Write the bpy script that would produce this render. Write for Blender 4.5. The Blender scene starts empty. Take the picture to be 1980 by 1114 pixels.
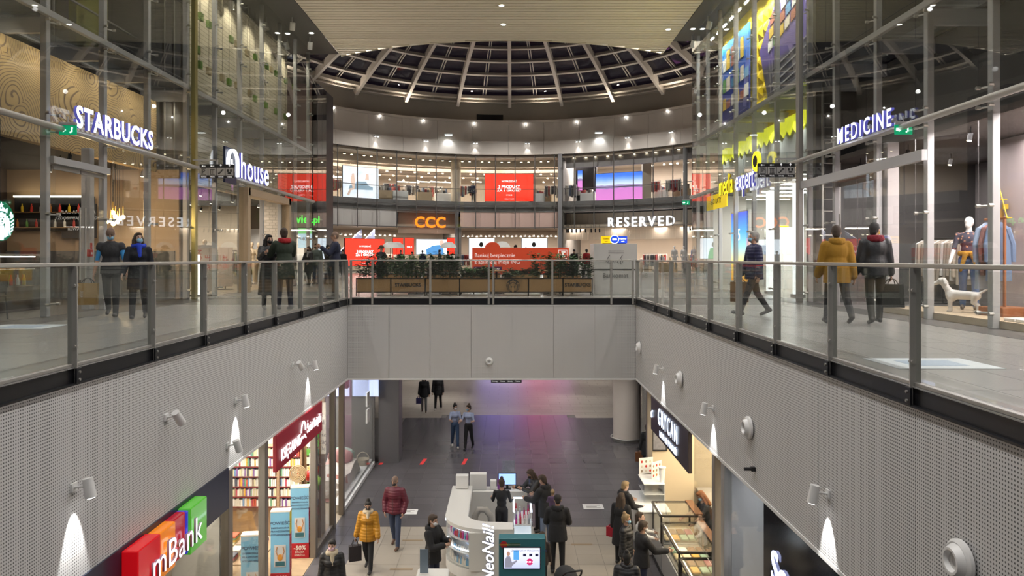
import bpy, math, random
import numpy as np
from mathutils import Vector, Matrix
random.seed(7)
sc = bpy.context.scene
col = sc.collection
PI = math.pi
R_ = math.radians
# ------------------------------------------------------------------ camera, world, exposure, main lights
FPX, CX, CY, CAMZ = 1420.0, 983.0, 499.0, 1.15
cam = bpy.data.cameras.new('camera'); camo = bpy.data.objects.new('camera', cam); col.objects.link(camo)
camo.location = (0, 0, CAMZ); camo.rotation_euler = (PI/2, 0, 0)
cam.sensor_width = 36.0; cam.lens = 36.0*FPX/1980.0
cam.shift_x = (990-CX)/1980.0; cam.shift_y = -(557-CY)/1980.0
cam.clip_start = .1; cam.clip_end = 300
sc.camera = camo
w = bpy.data.worlds.new('night_sky'); sc.world = w; w.use_nodes = True
bg = w.node_tree.nodes['Background']; bg.inputs[0].default_value = (.012, .0095, .0135, 1); bg.inputs[1].default_value = 1.0
sc.view_settings.view_transform = 'Standard'; sc.view_settings.look = 'None'
sc.view_settings.exposure = 0.55; sc.view_settings.gamma = 1.0; sc.view_settings.use_curve_mapping = False
sc.cycles.transparent_max_bounces = 18; sc.cycles.max_bounces = 6
sc.cycles.diffuse_bounces = 3; sc.cycles.glossy_bounces = 2; sc.cycles.transmission_bounces = 2
sc.cycles.use_adaptive_sampling = True; sc.cycles.adaptive_threshold = .10; sc.cycles.adaptive_min_samples = 16
sc.cycles.sample_clamp_indirect = 4.0; sc.cycles.caustics_reflective = False; sc.cycles.caustics_refractive = False

def light(name, kind, loc, power, color=(1, 1, 1), aim=None, size=.5, size_y=None, cone=60, blend=.5, shape=None):
    d = bpy.data.lights.new(name, kind); o = bpy.data.objects.new(name, d); col.objects.link(o)
    o.location = loc; d.energy = power; d.color = color
    if kind == 'AREA':
        d.size = size
        if size_y: d.shape = 'RECTANGLE'; d.size_y = size_y
    else: d.shadow_soft_size = size
    if kind == 'SPOT': d.spot_size = R_(cone); d.spot_blend = blend
    dv = Vector(aim) if aim else Vector((0, 0, -1))
    o.rotation_euler = dv.to_track_quat('-Z', 'Y').to_euler()
    return o
WARM = (1, .86, .70); NEUT = (1, .965, .93); COOL = (.93, .96, 1)
# the hall's downlights: a double row in the slatted ceiling and one row over each walkway
for k in range(11):
    y = -4 + 3.1*k
    light('hall_light', 'SPOT', (-.2, y, 10.3), 470, NEUT, size=.08, cone=150, blend=1.0)
for k in range(8):
    y = 3 + 3.8*k
    light('walkway_light', 'SPOT', (-7.3, y, 10.3), 230, NEUT, size=.07, cone=140, blend=1.0)
    light('walkway_light', 'SPOT', (6.7, y, 10.3), 230, NEUT, size=.07, cone=140, blend=1.0)
# the rotunda's ring of downlights
for a in (-150, -120, -90, -65, -40, -20, 0, 20, 40, 65, 90, 120, 150):
    light('rotunda_light', 'SPOT', (14.2*math.sin(R_(a)), 44.5+14.2*math.cos(R_(a)), 12.6), 900, NEUT, aim=(-.12*math.sin(R_(a)), -.12*math.cos(R_(a)), -1), size=.15, cone=150, blend=1.0)
# uplights on the rim of the round band, and on the catwalks towards the slatted ceiling
for a in (-70, -50, -30, -10, 10, 30, 50, 70):
    light('rim_uplight', 'SPOT', (16.2*math.sin(R_(a)), 44.5+16.2*math.cos(R_(a)), 12.9), 200, WARM, aim=(-.6*math.sin(R_(a)), -.6*math.cos(R_(a)), 1), size=.1, cone=140, blend=1.0)
for k in range(6):
    y = 14.3+3.3*k
    light('catwalk_uplight', 'SPOT', (-8.45, y, 6.35), 75, (1, .9, .72), aim=(.9, .2, 1), size=.06, cone=120, blend=1.0)
    light('catwalk_uplight', 'SPOT', (7.3, y, 6.35), 85, (1, .92, .45), aim=(-.8, .2, 1), size=.06, cone=120, blend=1.0)
# lower storey: ceiling lamps over the passage and the mall hall beyond
for y in (23.2, 26.4, 29.6, 32.8):
    for x in (-2.6, 0, 2.6, 3.9): light('passage_light', 'SPOT', (x, y, -2.36), 90, NEUT, size=.1, cone=150, blend=1.0)
for (x, y) in ((-8, 37), (-3, 37), (3, 37), (8, 37), (-5, 42), (0, 42), (5, 42), (0, 48)):
    light('passage_light', 'SPOT', (x, y, -2.36), 300, NEUT, size=.15, cone=150, blend=1.0)

# ------------------------------------------------------------------ helpers
def at(px, py, y): return Vector(((px-CX)*y/FPX, y, CAMZ+(CY-py)*y/FPX))
def ground(px, py, z=0.0):
    y = FPX*(CAMZ-z)/(py-CY); return Vector(((px-CX)*y/FPX, y, z))
def on_x(px, py, x):
    y = FPX*x/(px-CX); return Vector((x, y, CAMZ+(CY-py)*y/FPX))
RC, RR = 44.5, 17.5                       # rotunda centre (y) and radius of its glazed wall
def ring_pt(px, r=RR):
    u = (px-CX)/FPX; a = u*u+1; b = -2*RC; c = RC*RC-r*r
    t = (-b+math.sqrt(max(0, b*b-4*a*c)))/(2*a)
    return u*t, t
def ring_th(px, r=RR):
    x, y = ring_pt(px, r); return math.atan2(x, y-RC)
def ring_z(px, py, r=RR):
    x, y = ring_pt(px, r); return CAMZ+(CY-py)*y/FPX
def pol(th, r, z=0): return Vector((r*math.sin(th), RC+r*math.cos(th), z))

BENCH = bpy.data.scenes.new('bench')        # small side scene in which curves and modifiers are turned into meshes
def baked(o):
    BENCH.collection.objects.link(o); vl = BENCH.view_layers[0]; vl.update(); dg = vl.depsgraph; dg.update()
    me = bpy.data.meshes.new_from_object(o.evaluated_get(dg)); BENCH.collection.objects.unlink(o); return me
MATS = {}
def mat(name, c, rough=.5, metal=0.0, emit=None, es=0.0, spec=.5, noise=0.0, nscale=8.0, bump=0.0, bscale=60.0, rand=0.0, coat=0.0):
    if name in MATS: return MATS[name]
    m = bpy.data.materials.new(name); m.use_nodes = True; MATS[name] = m
    nt = m.node_tree; b = nt.nodes['Principled BSDF']
    b.inputs['Base Color'].default_value = (*c, 1); b.inputs['Roughness'].default_value = rough
    b.inputs['Metallic'].default_value = metal; b.inputs['Specular IOR Level'].default_value = spec
    b.inputs['Coat Weight'].default_value = coat
    if emit: b.inputs['Emission Color'].default_value = (*emit, 1); b.inputs['Emission Strength'].default_value = es
    last = None
    if noise or rand:
        hs = nt.nodes.new('ShaderNodeHueSaturation'); hs.inputs['Color'].default_value = (*c, 1)
        mr = nt.nodes.new('ShaderNodeMapRange'); 
        if noise:
            n = nt.nodes.new('ShaderNodeTexNoise'); n.inputs['Scale'].default_value = nscale; n.inputs['Detail'].default_value = 5
            tc = nt.nodes.new('ShaderNodeTexCoord'); nt.links.new(tc.outputs['Object'], n.inputs['Vector'])
            nt.links.new(n.outputs['Fac'], mr.inputs[0]); k = noise
        else:
            oi = nt.nodes.new('ShaderNodeObjectInfo'); nt.links.new(oi.outputs['Random'], mr.inputs[0]); k = rand
        mr.inputs[3].default_value = 1-k; mr.inputs[4].default_value = 1+k
        nt.links.new(mr.outputs[0], hs.inputs['Value']); nt.links.new(hs.outputs[0], b.inputs['Base Color'])
    if bump:
        n2 = nt.nodes.new('ShaderNodeTexNoise'); n2.inputs['Scale'].default_value = bscale
        bp = nt.nodes.new('ShaderNodeBump'); bp.inputs['Strength'].default_value = bump; bp.inputs['Distance'].default_value = .02
        nt.links.new(n2.outputs['Fac'], bp.inputs['Height']); nt.links.new(bp.outputs[0], b.inputs['Normal'])
    return m
def glow(name, c, s): return mat(name, c, .6, emit=c, es=s)
def glass(name, tint=(.93, .97, .95), refl=1.0, base=.012, haze=0.0, hcol=(.6, .6, .6)):
    if name in MATS: return MATS[name]
    m = bpy.data.materials.new(name); m.use_nodes = True; MATS[name] = m; nt = m.node_tree
    nt.nodes.remove(nt.nodes['Principled BSDF']); out = nt.nodes['Material Output']
    tr = nt.nodes.new('ShaderNodeBsdfTransparent'); tr.inputs[0].default_value = (*tint, 1)
    gl = nt.nodes.new('ShaderNodeBsdfGlossy'); gl.inputs['Roughness'].default_value = .0; gl.inputs[0].default_value = (.92, .95, .96, 1)
    ge = nt.nodes.new('ShaderNodeNewGeometry'); dt = nt.nodes.new('ShaderNodeVectorMath'); dt.operation = 'DOT_PRODUCT'
    nt.links.new(ge.outputs['Incoming'], dt.inputs[0]); nt.links.new(ge.outputs['Normal'], dt.inputs[1])
    ab = nt.nodes.new('ShaderNodeMath'); ab.operation = 'ABSOLUTE'; nt.links.new(dt.outputs['Value'], ab.inputs[0])
    om = nt.nodes.new('ShaderNodeMath'); om.operation = 'SUBTRACT'; om.inputs[0].default_value = 1.0; om.use_clamp = True; nt.links.new(ab.outputs[0], om.inputs[1])
    pw = nt.nodes.new('ShaderNodeMath'); pw.operation = 'POWER'; pw.inputs[1].default_value = 5.0; nt.links.new(om.outputs[0], pw.inputs[0])
    mu = nt.nodes.new('ShaderNodeMath'); mu.operation = 'MULTIPLY_ADD'; mu.inputs[1].default_value = refl; mu.inputs[2].default_value = .03+base; mu.use_clamp = True
    nt.links.new(pw.outputs[0], mu.inputs[0])
    mx = nt.nodes.new('ShaderNodeMixShader'); nt.links.new(mu.outputs[0], mx.inputs[0])
    src = tr
    if haze:
        df = nt.nodes.new('ShaderNodeBsdfDiffuse'); df.inputs[0].default_value = (*hcol, 1)
        m2 = nt.nodes.new('ShaderNodeMixShader'); m2.inputs[0].default_value = haze
        nt.links.new(tr.outputs[0], m2.inputs[1]); nt.links.new(df.outputs[0], m2.inputs[2]); src = m2
    nt.links.new(src.outputs[0], mx.inputs[1]); nt.links.new(gl.outputs[0], mx.inputs[2]); nt.links.new(mx.outputs[0], out.inputs[0])
    return m

class MB:
    """collects shapes; build() links them as one mesh object"""
    def __init__(s): s.v = []; s.f = []; s.m = []
    def add(s, vs, fs, mi=0):
        o = len(s.v); s.v += [tuple(p) for p in vs]; s.f += [tuple(i+o for i in f) for f in fs]; s.m += [mi]*len(fs); return s
    def box(s, x0, y0, z0, x1, y1, z1, mi=0):
        v = [(x, y, z) for z in (z0, z1) for y in (y0, y1) for x in (x0, x1)]
        return s.add(v, [(0, 2, 3, 1), (4, 5, 7, 6), (0, 1, 5, 4), (2, 6, 7, 3), (0, 4, 6, 2), (1, 3, 7, 5)], mi)
    def cbox(s, c, d, mi=0): return s.box(c[0]-d[0]/2, c[1]-d[1]/2, c[2]-d[2]/2, c[0]+d[0]/2, c[1]+d[1]/2, c[2]+d[2]/2, mi)
    def obox(s, c, d, M, mi=0):
        v = [Vector(c)+M @ Vector((x*d[0]/2, y*d[1]/2, z*d[2]/2)) for z in (-1, 1) for y in (-1, 1) for x in (-1, 1)]
        return s.add(v, [(0, 2, 3, 1), (4, 5, 7, 6), (0, 1, 5, 4), (2, 6, 7, 3), (0, 4, 6, 2), (1, 3, 7, 5)], mi)
    def rbox(s, x0, y0, z0, x1, y1, z1, b=.01, mi=0):        # box with chamfered edges
        bm = [(x, y, z) for z in (z0, z1) for y in (y0, y1) for x in (x0, x1)]; o = []
        for (x, y, z) in bm:
            sx = 1 if x == x0 else -1; sy = 1 if y == y0 else -1; sz = 1 if z == z0 else -1
            o += [(x, y+sy*b, z+sz*b), (x+sx*b, y, z+sz*b), (x+sx*b, y+sy*b, z)]
        i = lambda c, k: c*3+k
        F = [(i(0, 2), i(2, 2), i(3, 2), i(1, 2)), (i(4, 2), i(5, 2), i(7, 2), i(6, 2)), (i(0, 1), i(1, 1), i(5, 1), i(4, 1)), (i(2, 1), i(6, 1), i(7, 1), i(3, 1)), (i(0, 0), i(4, 0), i(6, 0), i(2, 0)), (i(1, 0), i(3, 0), i(7, 0), i(5, 0))]
        for a, c in ((0, 1), (2, 3), (4, 5), (6, 7)): F.append((i(a, 1), i(c, 1), i(c, 2), i(a, 2)))
        for a, c in ((0, 2), (1, 3), (4, 6), (5, 7)): F.append((i(a, 0), i(c, 0), i(c, 2), i(a, 2)))
        for a, c in ((0, 4), (1, 5), (2, 6), (3, 7)): F.append((i(a, 0), i(c, 0), i(c, 1), i(a, 1)))
        for c in range(8): F.append((i(c, 0), i(c, 1), i(c, 2)))
        return s.add(o, F, mi)
    def cyl(s, p0, p1, r0, r1=None, n=12, mi=0, cap=True):
        p0, p1 = Vector(p0), Vector(p1); r1 = r0 if r1 is None else r1; d = (p1-p0)
        d = d.normalized() if d.length > 1e-9 else Vector((0, 0, 1)); u = d.orthogonal().normalized(); w_ = d.cross(u); v = []
        for p, r in ((p0, r0), (p1, r1)):
            for k in range(n): a = 2*PI*k/n; v.append(p+(u*math.cos(a)+w_*math.sin(a))*r)
        fs = [(k, (k+1) % n, n+(k+1) % n, n+k) for k in range(n)]
        if cap: fs += [tuple(range(n-1, -1, -1)), tuple(range(n, 2*n))]
        return s.add(v, fs, mi)
    def tube(s, pts, r, n=8, mi=0):
        pts = [Vector(p) for p in pts]; v = []; fs = []; rr = r if hasattr(r, '__len__') else [r]*len(pts)
        up = None
        for i, p in enumerate(pts):
            d = (pts[min(i+1, len(pts)-1)]-pts[max(i-1, 0)]).normalized()
            u = d.orthogonal().normalized() if up is None else (up-d*up.dot(d)).normalized(); up = u; w_ = d.cross(u)
            for k in range(n): a = 2*PI*k/n; v.append(p+(u*math.cos(a)+w_*math.sin(a))*rr[i])
        for i in range(len(pts)-1):
            for k in range(n): fs.append((i*n+k, i*n+(k+1) % n, (i+1)*n+(k+1) % n, (i+1)*n+k))
        fs += [tuple(range(n-1, -1, -1)), tuple(range(len(v)-n, len(v)))]
        return s.add(v, fs, mi)
    def ball(s, c, r, seg=12, rings=8, mi=0, M=None):
        c = Vector(c); r = (r, r, r) if not hasattr(r, '__len__') else r; v = []; fs = []
        for i in range(1, rings):
            t = PI*i/rings
            for k in range(seg):
                a = 2*PI*k/seg; p = Vector((r[0]*math.sin(t)*math.cos(a), r[1]*math.sin(t)*math.sin(a), r[2]*math.cos(t))); v.append(c+(M @ p if M else p))
        p = Vector((0, 0, r[2])); v.append(c+(M @ p if M else p)); v.append(c-(M @ p if M else p)); nt_ = len(v)
        for i in range(rings-2):
            for k in range(seg): fs.append((i*seg+k, (i+1)*seg+k, (i+1)*seg+(k+1) % seg, i*seg+(k+1) % seg))
        for k in range(seg):
            fs.append((nt_-2, k, (k+1) % seg)); fs.append((nt_-1, (rings-2)*seg+(k+1) % seg, (rings-2)*seg+k))
        return s.add(v, fs, mi)
    def lathe(s, prof, n=24, mi=0, c=(0, 0, 0), a0=0.0, a1=2*PI):
        full = abs(a1-a0-2*PI) < 1e-6; m = n if full else n+1; v = []; fs = []; c = Vector(c)
        for (r, z) in prof:
            for k in range(m): a = a0+(a1-a0)*k/n; v.append(c+Vector((r*math.cos(a), r*math.sin(a), z)))
        for i in range(len(prof)-1):
            for k in range(n): q = (k+1) % m; fs.append((i*m+k, i*m+q, (i+1)*m+q, (i+1)*m+k))
        return s.add(v, fs, mi)
    def prism(s, poly, z0, z1, M=None, mi=0):                # 2-D outline pushed from z0 to z1, through M
        n = len(poly); v = [Vector((p[0], p[1], z)) for z in (z0, z1) for p in poly]
        if M: v = [M @ p for p in v]
        return s.add(v, [tuple(range(n-1, -1, -1)), tuple(range(n, 2*n))]+[(k, (k+1) % n, n+(k+1) % n, n+k) for k in range(n)], mi)
    def arc(s, r0, r1, z0, z1, t0, t1, n=24, mi=0):          # closed ring sector about the rotunda's axis
        v = []; fs = []
        for k in range(n+1):
            t = t0+(t1-t0)*k/n
            v += [pol(t, r0, z0), pol(t, r1, z0), pol(t, r1, z1), pol(t, r0, z1)]
        for k in range(n):
            for j in range(4): fs.append((k*4+j, k*4+(j+1) % 4, (k+1)*4+(j+1) % 4, (k+1)*4+j))
        fs += [(3, 2, 1, 0), tuple(n*4+j for j in range(4))]
        return s.add(v, fs, mi)
    def build(s, name, mats, parent=None, smooth=False, loc=None, rz=0.0):
        me = bpy.data.meshes.new(name); me.from_pydata(s.v, [], s.f)
        mats = mats if isinstance(mats, (list, tuple)) else [mats]
        for m in mats: me.materials.append(m)
        if len(mats) > 1: me.polygons.foreach_set('material_index', s.m)
        if smooth: me.polygons.foreach_set('use_smooth', [True]*len(me.polygons)); me.set_sharp_from_angle(angle=R_(42))
        return place(name, me, parent, loc, rz)
def place(name, me, parent=None, loc=None, rz=0.0):
    o = bpy.data.objects.new(name, me); col.objects.link(o)
    if parent: o.parent = parent
    if loc is not None: o.location = loc
    o.rotation_euler[2] = rz
    return o
def tag(o, label=None, cat=None, group=None, kind=None):
    for k, v in (('label', label), ('category', cat), ('group', group), ('kind', kind)):
        if v: o[k] = v
    return o
def T(name, label, cat, loc=(0, 0, 0), rz=0.0, group=None):
    o = bpy.data.objects.new(name, None); col.objects.link(o); o.location = loc; o.rotation_euler[2] = rz; o.empty_display_size = .1
    return tag(o, label, cat, group)
def S(name, mb=None, m=None, label=None):
    if mb is None: o = bpy.data.objects.new(name, None); col.objects.link(o)
    else: o = mb.build(name, m)
    return tag(o, label, None, None, 'structure')
def dup(root, loc=None, rz=None, label=None):
    r = root.copy(); col.objects.link(r)
    if loc is not None: r.location = loc
    if rz is not None: r.rotation_euler[2] = rz
    if label: r['label'] = label
    for ch in list(root.children):
        c = ch.copy(); col.objects.link(c); c.parent = r
        for g in list(ch.children):
            d = g.copy(); col.objects.link(d); d.parent = c
    return r
def words_mesh(txt, size, depth=.01, bold=0.0, xs=1.0, space=1.0, align='CENTER', shear=0.0):
    cu = bpy.data.curves.new('lettering', 'FONT'); cu.body = txt; cu.size = size; cu.extrude = depth/2; cu.align_x = align; cu.align_y = 'CENTER'
    cu.offset = bold; cu.space_character = space; cu.resolution_u = 3; cu.shear = shear
    o = bpy.data.objects.new('lettering', cu); me = baked(o)
    bpy.data.objects.remove(o); bpy.data.curves.remove(cu)
    if xs != 1.0: me.transform(Matrix.Diagonal((xs, 1, 1, 1)))
    return me
def letter(txt, size, m, parent, loc, yaw=0.0, depth=.01, bold=0.0, xs=1.0, space=1.0, align='CENTER', name='lettering', roll=0.0, pitch=PI/2, side=None, shear=0.0):
    """lettering standing upright; yaw 0 faces -Y (towards the camera), yaw +90 faces +X, -90 faces -X"""
    me = words_mesh(txt, size, depth, bold, xs, space, align, shear); me.materials.append(m)
    if side is not None:
        me.materials.append(side)
        for p in me.polygons:
            if abs(p.normal.z) < .9: p.material_index = 1
    o = bpy.data.objects.new(name, me); col.objects.link(o)
    o.parent = parent; o.location = loc
    o.rotation_euler = (Matrix.Rotation(yaw, 3, 'Z') @ Matrix.Rotation(pitch, 3, 'X') @ Matrix.Rotation(roll, 3, 'Z')).to_euler()
    return o
# ------------------------------------------------------------------ common materials
XL, XR, YF = -4.57, 3.63, 20.9            # the void's edges
ZB, ZL = -2.29, -5.95                     # underside of the upper storey, lower floor
GL, GR = -8.8, 7.65                       # glazed shop fronts of the upper storey
ML, MR = -9.0, 7.9                        # their steel mullions
ZT = 10.4
steel = mat('brushed_steel', (.50, .49, .46), .38, .6)
steel_d = mat('dull_steel', (.36, .35, .33), .45, .5)
galv = mat('grey_painted_steel', (.50, .50, .51), .45, .1)
black = mat('black_steel', (.018, .019, .023), .35, .3)
blackm = mat('matt_black', (.012, .012, .014), .7)
white = mat('white_lacquer', (.78, .78, .77), .35)
cream = mat('cream_plaster', (.62, .57, .49), .8, noise=.05)
greywall = mat('grey_plaster', (.20, .195, .19), .7, noise=.06)
darkwall = mat('dark_grey_wall', (.07, .068, .068), .55, noise=.1, nscale=2)
pane_m = glass('clear_glass', (.97, .975, .97), .9, .0)
facade_m = glass('facade_glass', (.955, .965, .955), 1.0, .02)
rail_m = glass('railing_glass', (.93, .945, .93), 1.0, .015, .02, (.5, .5, .48))
roofpane = glass('roof_glass', (.55, .5, .56), 1.1, .02, .12, (.05, .045, .05))
tile_l = mat('beige_floor_tile', (.31, .275, .23), .36, spec=.18, rand=.06)
tile_d = mat('anthracite_floor_tile', (.10, .093, .098), .26, spec=.5, rand=.10)
tile_u = mat('pale_floor_tile', (.29, .285, .27), .24, spec=.4, rand=.05)
grout = mat('dark_grout', (.16, .15, .14), .8)
def holes(name, axis):
    m = mat(name, (.66, .655, .65), .55); nt = m.node_tree; b = nt.nodes['Principled BSDF']
    g = nt.nodes.new('ShaderNodeNewGeometry'); sp = nt.nodes.new('ShaderNodeSeparateXYZ'); nt.links.new(g.outputs['Position'], sp.inputs[0])
    def wrap(sock):
        a = nt.nodes.new('ShaderNodeMath'); a.operation = 'DIVIDE'; a.inputs[1].default_value = .033; nt.links.new(sock, a.inputs[0])
        f = nt.nodes.new('ShaderNodeMath'); f.operation = 'FRACT'; nt.links.new(a.outputs[0], f.inputs[0])
        c = nt.nodes.new('ShaderNodeMath'); c.operation = 'SUBTRACT'; c.inputs[1].default_value = .5; nt.links.new(f.outputs[0], c.inputs[0])
        q = nt.nodes.new('ShaderNodeMath'); q.operation = 'MULTIPLY'; nt.links.new(c.outputs[0], q.inputs[0]); nt.links.new(c.outputs[0], q.inputs[1]); return q
    u = wrap(sp.outputs['Y' if axis == 'Y' else 'X']); v = wrap(sp.outputs['Z'])
    ad = nt.nodes.new('ShaderNodeMath'); nt.links.new(u.outputs[0], ad.inputs[0]); nt.links.new(v.outputs[0], ad.inputs[1])
    lt = nt.nodes.new('ShaderNodeMath'); lt.operation = 'LESS_THAN'; lt.inputs[1].default_value = .25**2; nt.links.new(ad.outputs[0], lt.inputs[0])
    mx = nt.nodes.new('ShaderNodeMix'); mx.data_type = 'RGBA'; nt.links.new(lt.outputs[0], mx.inputs[0])
    mx.inputs[6].default_value = (.66, .655, .65, 1); mx.inputs[7].default_value = (.10, .10, .10, 1)
    nt.links.new(mx.outputs[2], b.inputs['Base Color']); return m
perf_y, perf_x = holes('perforated_panel_side', 'Y'), holes('perforated_panel_front', 'X')

# ------------------------------------------------------------------ floors
def tiled(parent, m, x0, x1, y0, y1, tx, ty, z, limit=300, keep=None, stagger=0.0, key=None):
    """floor tiles: the ones that show largest are objects that share one mesh, the rest is one joined part"""
    g = .006; tm = bpy.data.meshes.new('tile'); b = MB().box(g/2, g/2, -.012, tx-g/2, ty-g/2, 0); tm.from_pydata(b.v, [], b.f); tm.materials.append(m)
    rest = MB(); cells = []
    ny = int(round((y1-y0)/ty)); nx = int(math.ceil((x1-x0)/tx+1e-6))
    for j in range(ny):
        sh = stagger*(j % 2)
        for i in range(nx+(1 if sh else 0)):
            x = x0+i*tx-sh*tx; y = y0+j*ty
            if keep and not keep(x+tx/2, y+ty/2): continue
            cells.append((x, y))
    seen = [c for c in cells if c[1] > 1 and abs(c[0]+tx/2) < c[1]*.72]
    seen.sort(key=key or (lambda c: c[1])); first = set(seen[:limit])
    for c in cells:
        if c in first:
            if x0-1e-6 <= c[0] and c[0]+tx <= x1+1e-6: place('tile', tm, parent, (c[0], c[1], z))
            else: MB().box(max(c[0], x0)+g/2, c[1]+g/2, z-.012, min(c[0]+tx, x1)-g/2, c[1]+ty-g/2, z).build('tile', m, parent)
        else: rest.box(max(c[0], x0)+g/2, c[1]+g/2, z-.012, min(c[0]+tx, x1)-g/2, c[1]+ty-g/2, z)
    if rest.v: tag(rest.build('tile_field', m, parent), kind='stuff')
fl = S('floor_lower', MB().box(-17, 4, ZL-.3, 17, 62, ZL-.01), grout)
arc_in = lambda x, y: math.hypot(x*.55, y-RC) > 11.6      # the dark paving ends in a shallow arc
tiled(fl, tile_l, -3.77, 2.83, 13.4, 19.4, .6, .6, ZL, 150)
tiled(fl, tile_d, XL, -3.77, 13.4, 19.4, .4, .6, ZL, 20)
tiled(fl, tile_d, 2.83, XR, 13.4, 19.4, .4, .6, ZL, 20)
tiled(fl, tile_d, XL-.0, 5.03, 19.4, 35.0, .6, .6, ZL, 260, keep=lambda x, y: y < 33.0+.013*x*x*-1+.0)
tiled(fl, tile_l, -11, 11.2, 32.6, 50.6, 1.0, .6, ZL, 120, keep=lambda x, y: not (XL < x < 5.03 and y < 33.0-.013*x*x), stagger=.5)
# upper floors round the void
fu = S('floor_left', MB().box(-15.5, -14, ZB, XL-.02, YF, -.012), grout)
tiled(fu, tile_u, -8.2, XL+.01, -2, 20.8, .6, 1.2, 0.0, 90)
tag(MB().box(GL-.3, -2, -.012, -8.206, 20.9, .002).build('border_strip', mat('dark_border_tile', (.10, .095, .09), .3, rand=.1), fu), 'dark grey border strip')
fr_ = S('floor_right', MB().box(XR+.02, -14, ZB, 14.5, YF, -.012), grout)
tiled(fr_, tile_u, XR-.01, 7.23, -2, 20.8, .6, 1.2, 0.0, 90)
tag(MB().box(7.236, -2, -.012, GR+.3, 20.9, .002).build('border_strip', MATS['dark_border_tile'], fr_), 'dark grey border strip')
ff = S('floor_far', MB().box(-18, YF+.02, ZB, 18, 63, -.012), grout)
tiled(ff, tile_u, -17.4, 17.4, YF, 62.9, .6, 1.2, 0.0, 60)
S('ceiling_lower', MB().box(-17, YF+.3, ZB-.05, 17, 62, ZB), white)
# perforated fascias: one panel beside the other
def fascia(name, m, kind, a0, a1, n, pos):
    root = S(name); w_ = (a1-a0)/n
    for k in range(n):
        p, q = a0+k*w_+.004, a0+(k+1)*w_-.004
        if kind == 'Y': MB().box(min(pos), p, ZB, max(pos), q, -.205).build('panel', m, root)
        else: MB().box(p, pos[0], ZB, q, pos[1], -.205).build('panel', m, root)
    if kind == 'Y':
        e = pos[0]; t = .012 if e > 0 else -.012
        MB().box(min(e-t, e+8*t), a0, ZB-.03, max(e-t, e+8*t), a1, ZB+.02).build('edge_trim', white, root)
        MB().box(min(e-t, e+4*t), a0, -.205, max(e-t, e+4*t), a1, -.185).build('edge_trim', white, root)
    else:
        MB().box(a0, pos[0]-.012, ZB-.03, a1, pos[0]+.1, ZB+.02).build('edge_trim', white, root)
        MB().box(a0, pos[0]-.012, -.205, a1, pos[0]+.05, -.185).build('edge_trim', white, root)
    return root
wl = fascia('wall_left', perf_y, 'Y', .4, YF, 10, (XL, XL-.05))
wr = fascia('wall_right', perf_y, 'Y', .4, YF, 10, (XR, XR+.05))
wf = fascia('wall_far', perf_x, 'X', XL, XR, 7, (YF, YF+.05))

# ------------------------------------------------------------------ railings with their black edge beams
post_mesh = MB().rbox(-.05, -.009, -.17, .05, .009, 1.06, .002)
def rail_side(name, x, sgn, label, ys):
    root = T(name, label, 'railing', (x, ys[-1], 0)); oy = ys[-1]
    beam = MB().box(-.02, .4-oy, -.185, .02, YF-oy, -.0).box(-.06*sgn-.0, .4-oy, -.185, .03*sgn, YF-oy, -.165) if sgn > 0 else MB().box(-.02, .4-oy, -.185, .02, YF-oy, -.0).box(-.03, .4-oy, -.185, .06, YF-oy, -.165)
    beam.build('edge_beam', black, root)
    MB().rbox(-.035, .4-oy, 1.06, .035, YF-oy+.03, 1.10, .006).build('handrail', steel, root)
    MB().rbox(-.02, .4-oy, .0, .02, YF-oy, .035, .004).build('bottom_rail', steel_d, root)
    for i, y in enumerate(ys):
        p = MB(); p.v = list(post_mesh.v); p.f = list(post_mesh.f); p.m = list(post_mesh.m)
        if i == 0: pm = bpy.data.meshes.new('post'); pm.from_pydata(p.v, [], p.f); pm.materials.append(steel)
        po = place('post', pm, root, (-.005*sgn, y-oy, 0))
        if i == 0:
            cm = bpy.data.meshes.new('clamp'); b = MB()
            for z in (.22, .86):
                for s_ in (-1, 1): b.cyl((-.03*sgn, .008*s_, z), (-.03*sgn, .03*s_, z), .016, n=10)
            cm.from_pydata(b.v, [], b.f); cm.materials.append(steel)
            bm_ = bpy.data.meshes.new('bracket'); b = MB().rbox(-.03, -.012, -.185, .03, .012, 0, .002).rbox(-.075*sgn if sgn > 0 else .055, -.045, -.17, -.055*sgn if sgn > 0 else .075, .045, -.01, .003)
            for z in (-.05, -.13): b.cyl((-.09*sgn, 0, z), (-.07*sgn, 0, z), .014, n=8, mi=1)
            bm_.from_pydata(b.v, [], b.f); bm_.materials.append(black); bm_.materials.append(steel_d); bm_.polygons.foreach_set('material_index', b.m)
        tag(place('clamp', cm, po), kind='stuff'); place('bracket', bm_, root, (0, y-oy, 0))
    edges = [.4]+list(ys)
    for a, b_ in zip(edges[:-1], edges[1:]):
        MB().box(-.006, a-oy+.02, .05, .006, b_-oy-.02, 1.045).build('pane', rail_m, root)
    return root
ysl = [FPX*-XL/o for o in (838, 686, 586, 508, 450, 400, 361, 330)]
d0 = ysl[1]-ysl[0]; ysl = [ysl[0]-3*d0, ysl[0]-2*d0, ysl[0]-d0]+ysl+[YF-.04]
ysr = [FPX*XR/o for o in (781, 622, 516, 442.6, 388, 345.7, 312.6, 284)]
d0 = ysr[1]-ysr[0]; ysr = [ysr[0]-2*d0, ysr[0]-d0]+ysr+[YF-.04]
rail_side('glass_railing', XL-.03, -1, 'long glass railing with steel posts along the walkway by the coffee shop', ysl)
rail_side('glass_railing', XR+.03, 1, 'long glass railing with steel posts along the walkway of the mannequin window', ysr)
root = T('glass_railing', 'short glass railing with steel handrail across the far end of the void', 'railing', (0, YF, 0))
MB().box(XL+.06, .0, -.185, XR-.06, .04, 0).build('edge_beam', black, root)
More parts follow.
